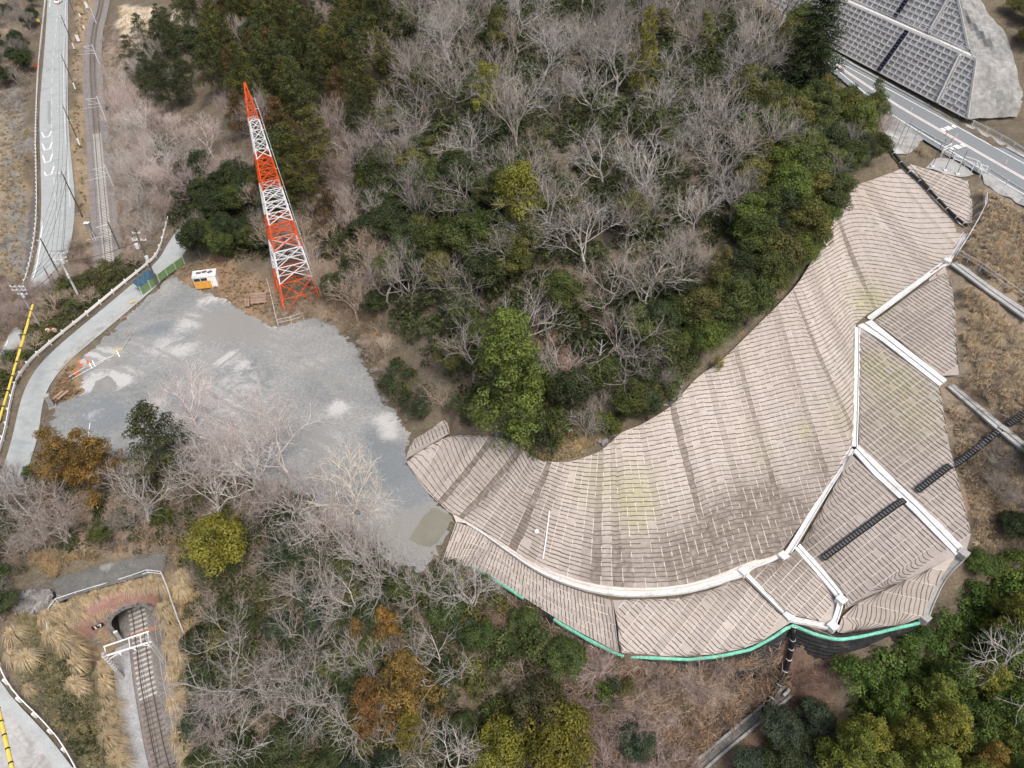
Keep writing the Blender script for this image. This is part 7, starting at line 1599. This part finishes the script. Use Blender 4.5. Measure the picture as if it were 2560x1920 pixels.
# ------------------------------------------------------------------ yard things
sb = P(520, 712, 12.2); t = empty('storage_shed', sb, .22); tag(t, 'small white shed with an orange front panel at the yard edge', 'shed')
mb = MB(); mb.box((0, 0, 1.1), (3.6, 1.9, 2.2)); mb.build('body', MAT['white'], t, local=True)
mb = MB(); mb.box((-.45, -.97, .72), (2.6, .05, 1.4)); mb.build('front_panel', MAT['orange_board'], t, local=True)
mb = MB(); mb.box((-.65, -.965, 1.78), (2.1, .04, .6)); w = mb.build('window', MAT['glass'], t, local=True); mb = MB(); mb.box((-.65, -1.0, 1.78), (.08, .05, .62)); mb.box((-.65, -1.0, 2.1), (2.2, .05, .06)); mb.build('frame', MAT['white'], w, local=True)
mb = MB(); mb.box((0, 0, 2.27), (3.8, 2.1, .14)); rf = mb.build('roof', MAT['conc_white'], t, local=True); mb = MB(); [mb.box((-.9 + .9 * k, .2 + .15 * (k % 2), 2.36), (.8, .6, .05), .3 * k) for k in range(3)]; mb.build('leaf_litter', MAT['asphalt_old'], rf, local=True)
mb = MB(); mb.box((1.35, -.965, 1.1), (.7, .03, 2.0)); d = mb.build('door', MAT['white'], t, local=True); mb = MB(); mb.box((1.1, -1.0, 1.1), (.05, .06, .18)); mb.build('handle', MAT['dark_steel'], d, local=True)
pb = P(640, 752, 12.6); t = empty('board_stack', pb, .2); tag(t, 'stack of weathered brown boards between the shed and the tower', 'board stack')
for k in range(7): mb = MB(); mb.box((.5 + .04 * random.uniform(-1, 1), -1.0 + .38 * k, .35 + .02 * k), (2.6 - .25 * random.random(), .3, .12), .05 * random.uniform(-1, 1)); mb.build('board', MAT['wood_grey' if k % 2 else 'wood'], t, local=True)
for k in range(2): mb = MB(); mb.box((-1.1 - .42 * k, -.6 + .1 * k, .3), (.3, 2.0, .12), .1); mb.build('board', MAT['wood'], t, local=True)
for k in range(3): mb = MB(); mb.box((-.5 + 1.0 * k, 0, .14), (.14, 2.5, .28)); mb.build('bearer', MAT['wood_grey'], t, local=True)
mb = MB(); mb.box((-.75, -1.1, .45), (.4, .35, .3)); tag(mb.build('white_can', MAT['white'], None), None) if False else None
for k, px in enumerate(((147,986), (160,985))):
    b = P(px[0], px[1] + 8, 12.0); t = empty('bench', b, 1.18); tag(t, ('left' if k == 0 else 'right') + ' one of two brown plank benches beside the lane', 'bench', 'plank benches by the lane')
    mb = MB(); mb.box((0, 0, .45), (1.9, .42, .08)); mb.build('seat', MAT['wood'], t, local=True)
    for s in (-.7, .7): mb = MB(); mb.box((s, 0, .2), (.12, .36, .42)); mb.build('leg', MAT['wood_grey'], t, local=True)
b = P(132, 1017, 11.8); t = empty('stone_marker', b, .5); tag(t, 'weathered grey stone pillar beside the lane and benches', 'stone pillar'); mb = MB(); mb.box((0, 0, 1.0), (.62, .45, 2.2)); mb.build('shaft', MAT['conc_dark'], t, local=True); mb = MB(); mb.box((0, 0, 2.16), (.78, .6, .16)); mb.build('cap', MAT['conc'], t, local=True); mb = MB(); mb.box((0, 0, 0), (1.0, .8, .3)); mb.build('base', MAT['conc_dark'], t, local=True)
for k, (px, lab) in enumerate((((191,933), 'orange traffic cone nearest the stone pillar'), ((202,914), 'orange traffic cone in the middle of three'), ((222,908), 'orange traffic cone farthest from the stone pillar'))):
    b = P(px[0], px[1], 12.02); t = empty('traffic_cone', b); tag(t, lab, 'traffic cone', 'cones with bars at the yard edge'); mb = MB(); mb.tube([(0, 0, .04), (0, 0, .78)], [.2, .05], 10); mb.build('cone', MAT['cone'], t, local=True); mb = MB(); mb.box((0, 0, .02), (.48, .48, .05)); mb.build('base', MAT['cone'], t, local=True); mb = MB(); mb.tube([(0, 0, .34), (0, 0, .52)], [.135, .092], 10); mb.build('white_stripe', MAT['white'], t, local=True)
for k, (a, b) in enumerate((((172,942), (213,917)), ((180,947), (258,903)), ((222,916), (285,888)))):
    mb = MB(); mb.tube([P(*a, 12.5), P(*b, 12.5)], .03, 6); tag(mb.build('barrier_bar', MAT['white']), ('upper', 'lower', 'farthest')[k] + ' thin white bar resting between the traffic cones', 'barrier bar', 'bars between the cones')
for k, (px, lab) in enumerate((((230,917), 'white slat barricade leg, left of the pair by the cones'), ((238,912), 'white slat barricade leg, right of the pair by the cones'), ((299,888), 'white slat barricade leg beside the yellow trestle'))):
    b = P(px[0], px[1] + 4, 12.0); mb = MB(); mb.bar(b, b + Vector((-.35, .5, .7)), .14, .05); tag(mb.build('barricade_leg', MAT['white']), lab, 'barricade', 'barricade legs by the cones')
def trestle(px, lab, col='yellow'):
    b = P(px[0], px[1], 12.02); t = empty('trestle', b, .6); tag(t, lab, 'trestle', 'small barricade trestles in the yard'); mb = MB(); mb.bar((-.5, 0, .68), (.5, 0, .68), .08, .12); mb.build('top_bar', MAT[col], t, local=True)
    for s in (-.42, .42):
        for y in (-.28, .28): mb = MB(); mb.bar((s, y, 0), (s, 0, .66), .05); mb.build('leg', MAT[col], t, local=True)
trestle((334,762), 'yellow trestle at the end of the green mesh fence'); trestle((327,842), 'pale trestle in the middle of the yard path', 'wood'); trestle((299,882), 'yellow and white trestle at the corner of the pale slab'); trestle((312,802), 'low pale trestle on the pale gravel near the lane', 'wood')
mb = MB(); mb.tube([P(327,836,12.5), P(300,880,12.5)], .03, 5); tag(mb.build('barrier_bar', MAT['steel']), 'thin grey bar between two trestles in the yard', 'barrier bar', 'bars between the cones')
# green mesh fence with blue sheet
fpts = PP([(357,738,12.3), (400,706,12.45), (420,690,12.55), (462,660,12.8)]); fp = resample(fpts, 6); t = empty('mesh_fence', fp[0]); tag(t, 'green mesh fence along the lane with a blue sheet on it', 'fence')
for i in range(5):
    mb = MB(); a, b = fp[i], fp[i + 1]; b = a.lerp(b, .97); mb.face((a + Vector((0, 0, .1)), b + Vector((0, 0, .1)), b + Vector((0, 0, 1.5)), a + Vector((0, 0, 1.5)))); d = (b - a).normalized(); 
    n2 = Vector((d.y, -d.x, 0)) * .02; mb.face((a + n2 + Vector((0, 0, .1)), b + n2 + Vector((0, 0, .1)), b + n2 + Vector((0, 0, 1.5)), a + n2 + Vector((0, 0, 1.5)))); mb.build('mesh_panel', MAT['green_mesh'], t)
for p in fp: mb = MB(); mb.tube([p, p + Vector((0, 0, 1.7))], .05, 6); mb.build('post', MAT['steel'], t)
a, b = fp[0], fp[2]; d = (b - a).normalized(); n2 = Vector((-d.y, d.x, 0)) * .25; mb = MB(); q = [resample([a + n2 * k + Vector((0, 0, 1.55 + .1 * k)), b + n2 * k + Vector((0, 0, 1.6 + .12 * k))], 8) for k in (0, 2, 4, 6)]
for k in range(3):
    for i in range(7): mb.face((q[k][i] - Vector((0, 0, .12 * ((i + k) % 2))), q[k][i + 1] - Vector((0, 0, .12 * ((i + k + 1) % 2))), q[k + 1][i + 1] - Vector((0, 0, .12 * ((i + k) % 2))), q[k + 1][i] - Vector((0, 0, .12 * ((i + k + 1) % 2)))))
tag(mb.build('blue_sheet', MAT['blue_sheet']), 'blue tarpaulin spread over the green mesh fence', 'tarpaulin')
mb = MB(); mb.tube([P(219,1100,12.05), P(225,1058,12.05)], .07, 6); tag(mb.build('white_stick', MAT['white']), 'white stick lying on the gravel above the golden cedars', 'stick')
# convex mirrors
def mirror(base, top, lab, pair=True):
    b = hit(*base); h = max(1.6, at_y(top[0], top[1], b.y).z - b.z); t = empty('road_mirror', b); tag(t, lab, 'road mirror', 'road mirrors of the lane'); mb = MB(); mb.tube([(0, 0, -.3), (0, 0, h)], .07, 7); mb.build('post', MAT['cone'], t, local=True)
    if pair:
        for s in (-1, 1):
            mb = MB(); mb.tube([(s * .5, -.1, h - .4), (s * .5, -.02, h - .4)], [.40, .36], 14); m = mb.build('mirror', MAT['white'], t, local=True); mb = MB(); mb.tube([(s * .5, .0, h - .4), (s * .5, .08, h - .4)], [.42, .3], 14); mb.build('backing', MAT['cone'], m, local=True)
mirror((140,846), (116,820), 'orange pole with two round mirrors on the bank by the lane'); mirror((64,926), (49,910), 'short orange post leaning by the lane guardrail', False)
# ------------------------------------------------------------------ road things
tb = hit(148, 8); t = empty('pickup_truck', tb, math.radians(92)); tag(t, 'small white truck on the valley road at the top of the picture', 'truck')
def shell(profile, w, m, name, y0=None):
    mb = MB(); n = len(profile)
    for s in (-1, 1):
        mb.face([(x, s * w / 2, z) for x, z in (profile if s < 0 else profile[::-1])])
    for i in range(n): (x0, z0), (x1, z1) = profile[i], profile[(i + 1) % n]; mb.face(((x0, -w / 2, z0), (x0, w / 2, z0), (x1, w / 2, z1), (x1, -w / 2, z1)))
    return mb.build(name, MAT[m], t, local=True)
shell([(-1.7, .35), (-1.7, .95), (-.95, 1.0), (-.62, 1.72), (.2, 1.76), (.25, .98), (1.7, .95), (1.7, .35)], 1.48, 'white', 'body')
mb = MB(); mb.face([(-1.0, -.62, 1.04), (-1.0, .62, 1.04), (-.68, .58, 1.64), (-.68, -.58, 1.64)]); mb.build('windscreen', MAT['glass'], t, local=True).location = (-.02, 0, .01)
for s in (-1, 1):
    mb = MB(); mb.box((-.3, s * .745, 1.35), (.8, .02, .5)); mb.build('side_window', MAT['glass'], t, local=True)
    for x in (-1.1, 1.1):
        mb = MB(); mb.tube([(x, s * .62, .3), (x, s * .78, .3)], .3, 12); wl_ = mb.build('wheel', MAT['rubber'], t, local=True); mb = MB(); mb.tube([(x, s * .77, .3), (x, s * .79, .3)], .16, 10); mb.build('rim', MAT['steel'], wl_, local=True)
    mb = MB(); mb.box((-1.71, s * .5, .75), (.04, .28, .16)); mb.build('headlight', MAT['conc_white'], t, local=True)
mb = MB(); mb.box((1.0, 0, .99), (1.3, 1.3, .04)); mb.build('load_bed', MAT['dark_steel'], t, local=True)
b = hit(146, 14); t = empty('traffic_cone', b); tag(t, 'orange traffic cone standing beside the white truck', 'traffic cone'); mb = MB(); mb.tube([(0, 0, .04), (0, 0, .78)], [.2, .05], 10); mb.build('cone', MAT['cone'], t, local=True); mb = MB(); mb.box((0, 0, .02), (.48, .48, .05)); mb.build('base', MAT['cone'], t, local=True)
b = hit(108, 70); t = empty('warning_sign', b); tag(t, 'yellow diamond warning sign left of the valley road', 'road sign'); h = at_y(101, 56, b.y).z - b.z; h = max(2.4, h); mb = MB(); mb.tube([(0, 0, -.3), (0, 0, h * .6), (-.5, 0, h)], .05, 6); mb.build('post', MAT['steel'], t, local=True); mb = MB(); c = Vector((-.6, -.06, h)); mb.face([c + Vector((-.6, 0, 0)), c + Vector((0, 0, -.6)), c + Vector((.6, 0, 0)), c + Vector((0, 0, .6))]); mb.face([c + Vector((-.6, .03, 0)), c + Vector((0, .03, .6)), c + Vector((.6, .03, 0)), c + Vector((0, .03, -.6))]); f = mb.build('board', MAT['yellow'], t, local=True); mb = MB(); mb.box(c + Vector((0, -.02, .02)), (.1, .02, .5)); mb.box(c + Vector((.08, -.02, .12)), (.26, .02, .09)); mb.build('symbol', MAT['black'], f, local=True)
b = hit(97, 172); t = empty('warning_flag', b); tag(t, 'orange work sign standing outside the guardrail of the valley road', 'road sign'); mb = MB(); mb.box((-.4, 0, .9), (.9, .08, 1.3)); mb.build('board', MAT['cone'], t, local=True); mb = MB(); mb.tube([(-.4, .1, -.3), (-.4, .1, 1.2)], .04, 5); mb.build('post', MAT['steel'], t, local=True); mb = MB(); mb.box((-.4, -.05, 1.0), (.5, .02, .12)); mb.box((-.4, -.05, .75), (.5, .02, .1)); mb.build('lettering', MAT['white'], t, local=True) if False else None
def trackside(base, top, lab, w, h, d=.3):
    b = hit(*base); t = empty('trackside_cabinet', b); tag(t, lab, 'cabinet', 'white boards and cabinets by the railway'); mb = MB(); mb.box((0, 0, h / 2 + .5), (w, d, h)); mb.build('cabinet', MAT['white'], t, local=True)
    for s in (-1, 1): mb = MB(); mb.box((s * w * .3, 0, .2), (.1, .1, .8)); mb.build('leg', MAT['steel'], t, local=True)
    mb = MB(); mb.box((0, 0, h + .54), (w + .14, d + .14, .07)); mb.build('lid', MAT['conc_white'], t, local=True)
trackside((199,108), None, 'white cabinet in dry grass left of the railway curve', .9, 1.8); trackside((220,24), None, 'white cabinet left of the railway at the far end', .9, 1.9)
for base, lab in (((215,82), 'white marker board on a post by the railway curve'), ((205,52), 'small white marker board on a post near the far cabinet')):
    b = hit(*base); t = empty('marker_board', b); tag(t, lab, 'marker board', 'white boards and cabinets by the railway'); mb = MB(); mb.tube([(0, 0, -.3), (0, 0, 2.2)], .05, 6); mb.build('post', MAT['steel'], t, local=True); mb = MB(); mb.box((0, -.07, 1.7), (.45, .05, 1.0)); mb.build('board', MAT['white'], t, local=True)
b = hit(236, 600); t = empty('signal_cabinet', b); tag(t, 'grey cabinet with a white lid on posts left of the pale sleepers', 'cabinet'); mb = MB(); mb.box((0, 0, 3.0), (.85, .6, 1.9)); mb.build('cabinet', MAT['conc_dark'], t, local=True); mb = MB(); mb.box((0, 0, 4.0), (1.0, .75, .1)); mb.build('lid', MAT['white'], t, local=True)
for s in (-.3, .3): mb = MB(); mb.tube([(s, 0, -.3), (s, 0, 2.1)], .07, 6); mb.build('leg', MAT['steel'], t, local=True)
# highway sign, delineators, poles
b = hit(2350, 392); t = empty('road_sign', b); tag(t, 'green direction sign on a tall thin post beside the highway', 'road sign'); h = at_y(2368, 350, b.y).z - b.z
top = at_y(2368, 347, b.y); off = Vector((top.x - b.x, 0, top.z - b.z)); mb = MB(); mb.tube([(0, 0, -.3), (off.x * .55, 0, off.z * .75), (off.x - .3, 0, off.z)], .06, 6); mb.build('post', MAT['steel'], t, local=True)
ux, uz = Vector((.86, -.5, 0)).normalized() * .8, Vector((0, 0, .45)); ux = Vector((.55, .83, 0)) * .8
def rect(c, a, b_, m, name, par, o): mb = MB(); nn = a.cross(b_).normalized() * o; mb.face((c - a - b_ + nn, c + a - b_ + nn, c + a + b_ + nn, c - a + b_ + nn)); return mb.build(name, MAT[m], par, local=True)
sg = rect(off, ux, uz, 'sign_green', 'board', t, .03); rect(off, ux, uz, 'steel', 'back', t, -.02); rect(off + Vector((0, 0, .0)), ux * .62, uz * .5, 'white', 'lettering_panel', sg, .04); rect(off + ux * -.1 + uz * .15, ux * .4, uz * .1, 'sign_green', 'lettering', sg, .05); rect(off + ux * .05 - uz * .18, ux * .42, uz * .1, 'sign_green', 'lettering', sg, .05)
for k, (x, y) in enumerate(((2364,336), (2376,354))):
    b = hit(x, y + 4); mb = MB(); mb.tube([b, b + Vector((0, 0, .7))], .05, 6); tag(mb.build('red_post', MAT['red']), ('upper', 'lower')[k] + ' small red post near the green highway sign', 'post', 'red posts by the green sign')
for k, (x, y) in enumerate(((2277,276), (2389,341), (2513,408))):
    b = P(x, y + 3, 31.9); t = empty('delineator', b); tag(t, 'slim white delineator on the centre line, ' + ('leftmost', 'by the green sign', 'rightmost')[k], 'delineator', 'delineators on the highway'); mb = MB(); mb.tube([(0, 0, 0), (0, 0, .7)], .045, 7); mb.build('post', MAT['white'], t, local=True); mb = MB(); mb.tube([(0, 0, 0), (0, 0, .05)], .13, 8); mb.build('base', MAT['cone'], t, local=True)
for k, (a, z) in enumerate((((2329,420), 3.6), ((2361,428), 3.6), ((2391,438), 3.6))):
    b = hit(*a); t = empty('thin_post', b); tag(t, 'dark thin post with a white foot on the apron, ' + ('left', 'middle', 'right')[k] + ' of three', 'post', 'thin posts on the apron'); mb = MB(); mb.tube([(0, 0, 0), (.1, .2, z)], .045, 6); mb.build('post', MAT['pole_dark'], t, local=True); mb = MB(); mb.box((0, 0, .08), (.5, .5, .22)); mb.build('foot', MAT['conc_white'], t, local=True)
for k, (a, z) in enumerate((((2232,388), 5), ((2216,384), 5), ((2268,388), 4), ((2250,372), 4.5))):
    b = hit(*a); mb = MB(); mb.tube([b - Vector((0, 0, .3)), b + Vector((.3, .2, z))], .05, 6); tag(mb.build('fence_post', MAT['pole']), 'thin grey post standing on the pale shotcrete, ' + ('first', 'second', 'third', 'fourth')[k] + ' of four', 'post', 'posts on the shotcrete')
# slope oddments
mb = MB(); mb.tube(lift([hit(*p) for p in [(1373,1284), (1369,1320), (1364,1360), (1357,1400)]], .2), .07, 6); tag(mb.build('white_pipe', MAT['white']), 'thin white pipe lying down the curved straw slope', 'pipe')
mb = MB(); p = hit(1341, 1336); bm_ = bmesh.new(); bmesh.ops.create_icosphere(bm_, subdivisions=2, radius=.3); me = bpy.data.meshes.new('survey_ball'); bm_.to_mesh(me); bm_.free(); me.materials.append(MAT['white']); o = bpy.data.objects.new('survey_ball', me); COL.objects.link(o); o.location = p + Vector((0, 0, .3)); o.scale = (1, 1, .8); tag(o, 'small white ball lying on the curved straw slope', 'ball')
b = hit(1424, 1090); t = empty('survey_box', b); tag(t, 'small red and white box on the bare rim under the wood', 'box'); mb = MB(); mb.box((0, 0, .35), (.7, .6, .4), .3); mb.build('red_base', MAT['red'], t, local=True); mb = MB(); mb.box((0, 0, .75), (.6, .5, .42), .3); mb.build('white_top', MAT['white'], t, local=True)
def snag(a, b, r, lab):
    p = hit(*a); h = max(3, at_y(b[0], b[1], p.y).z - p.z); x = at_y(b[0], b[1], p.y).x - p.x; t = empty('dead_tree', p); tag(t, lab, 'dead tree', 'dead grey snags on the hill'); mb = MB(); mb.tube([(0, 0, -.3), (x * .4 + .15, .1, h * .5), (x, 0, h)], [r, r * .8, r * .35], 7); o = mb.build('trunk', MAT['pole_pale'], t, local=True)
    mb = MB(); [mb.tube([(x * f, 0, h * f), (x * f + s * .9, .3, h * f + .8)], [.04, .012], 4) for f, s in ((.45, 1), (.55, -1), (.7, 1), (.82, -1))]; mb.build('limb', MAT['pole_pale'], t, local=True)
snag((1880,215), (1899,80), .15, 'tall pale dead trunk near the highway end of the hill'); snag((1492,920), (1505,850), .16, 'bent pale dead trunk over the red leaf litter'); snag((1600,790), (1632,690), .13, 'pale leaning dead trunk low on the hill'); snag((1190,610), (1150,575), .14, 'broken white dead trunk beside the dark evergreens'); snag((1570,560), (1608,460), .16, 'thin dead trunk in the middle of the bare wood')
# grey rock rims and rubble
def rocks(name, pts, n, s0, s1, lab, mat='rockpile'):
    mb = MB(); 
    for k in range(n):
        i = random.randrange(len(pts)); x, y = pts[i]; p = hit(x + random.uniform(-8, 8), y + random.uniform(-5, 5)); s = random.uniform(s0, s1); mb.box(p + Vector((0, 0, s * .2)), (s, s * random.uniform(.6, 1), s * .7), rot=Matrix.Rotation(random.uniform(0, 3), 3, 'Z') @ Matrix.Rotation(random.uniform(-.5, .5), 3, 'X'))
    tag(mb.build(name, MAT[mat]), lab, 'rubble', None, 'stuff')
rocks('rock_rubble', [(x, y) for x in range(45, 132, 10) for y in range(1490, 1535, 8)], 230, .25, .7, 'grey rubble heap left of the old pavement')
rocks('rock_rubble', [(905,865),(915,885),(925,905),(938,930),(950,955),(965,1000)], 60, .25, .6, 'grey stones along the yard edge under the wood'); rocks('rock_rubble', [(1280,1105),(1300,1118),(1250,1092),(1530,1098),(1510,1108),(1690,990),(1700,965),(1670,1010)], 60, .3, .8, 'grey rocks along the upper rim of the straw slope')
rocks('rock_rubble', [(30,260),(45,320),(50,380),(40,440),(35,520),(28,600),(40,660)], 420, .3, .8, 'grey stones on the strip left of the valley road')
# ------------------------------------------------------------------ labels that single out each filler tree
def proj(p):
    y = p[1] * SP - (CAMZ - p[2]) * CP; d = p[1] * CP + (CAMZ - p[2]) * SP; return 1280 + FPX * p[0] / d, 960 - FPX * y / d
MARKS = [(613,480,'the tower'),(1272,925,'the tall bright cypress'),(1297,505,'the yellow-green round tree'),(1222,240,'the yellow-green layered pine'),(1612,125,'the slim golden-green conifer'),(2050,95,'the big dark fir'),(1502,940,'the round tree in red litter'),(1120,890,'the round olive tree'),(1890,150,'the tall pale snag'),(812,118,'the mustard yellow pine'),(865,1210,'the large fanned bare tree'),(545,1365,'the round yellow-green tree'),(330,1540,'the tunnel mouth'),(1008,1715,'the tall golden cedar'),(896,1585,'the small gold cedars'),(1405,1850,'the large yellow-green bottom tree'),(200,1160,'the golden cedar pair'),(2480,1640,'the pale bare tree at lower right'),(2150,1590,'the turquoise edge'),(1850,780,'the upper rim of the mats'),(430,180,'the terrace of pale straw'),(1600,690,'the leaning dead trunk'),(1620,500,'the thin dead trunk'),(1000,640,'the tan trees'),(960,400,'the western foot of the hill'),(1950,560,'the bright rim evergreens'),(1700,500,'the hill saddle'),(260,420,'the pale sleepers'),(520,705,'the shed'),(700,1600,'the middle of the lower wood'),(640,1850,'the bottom of the lower wood'),(1300,1700,'the vine tangle'),(1600,1750,'the gully'),(2300,1800,'the plantation heart')]
_o = ['', 'first', 'second', 'third', 'fourth', 'fifth', 'sixth', 'seventh', 'eighth', 'ninth']; _t = {2: 'twenty', 3: 'thirty', 4: 'forty'}
ORD = ['nearest'] + _o[2:] + ['tenth', 'eleventh', 'twelfth', 'thirteenth', 'fourteenth', 'fifteenth', 'sixteenth', 'seventeenth', 'eighteenth', 'nineteenth']
for d_ in (2, 3, 4): ORD += [_t[d_][:-1] + 'ieth'] + [_t[d_] + '-' + w for w in _o[1:]]
from collections import defaultdict
gone = []; buck = defaultdict(list); cnt = defaultdict(int)
for o in scene.objects:
    if o.parent is None and o.get('group') and o.get('label'): cnt[o['label']] += 1
for o in scene.objects:
    if o.parent is None and o.get('category') in ('tree', 'shrub', 'pampas grass') and o.get('group') and cnt[o['label']] > 1:
        hh = 5 if o['category'] == 'tree' else 1; x, y = proj((o.location.x, o.location.y, o.location.z + hh))
        if not (-170 < x < 2730 and -190 < y < 2090): gone.append(o); continue
        m = min(MARKS, key=lambda q: (q[0] - x) ** 2 + (q[1] - y) ** 2); dx, dy = x - m[0], y - m[1]
        dr = ('above', 'below')[dy > 0] if abs(dy) > abs(dx) else ('left of', 'right of')[dx > 0]
        if o.type == 'EMPTY':
            ch = [c for c in o.children if c.name.startswith('crown')][0]; c = ch.color; nm = o.name.split('.')[0]
            look = ('pale grey ' if c[0] > .44 else 'pinkish ' if c[0] > c[2] * 1.22 else 'grey ') if nm == 'bare_tree' else ('dark green ' if c[1] < .062 else 'olive ' if c[0] > c[1] * .95 else 'bright green ')
            nm = nm.replace('_', ' ')
        else: look, nm = 'tan ', 'pampas clump'
        buck[(m[2], dr, look, nm)].append((math.hypot(dx, dy), o))
for (m, dr, look, nm), lst in buck.items():
    lst.sort(key=lambda q: q[0])
    for k, (_, o) in enumerate(lst):
        o['label'] = (look + nm + ' ' + ('' if len(lst) == 1 else ORD[min(k, 49)] + ' ') + dr + ' ' + m)

for o in gone:
    for c in list(o.children): bpy.data.objects.remove(c)
    bpy.data.objects.remove(o)
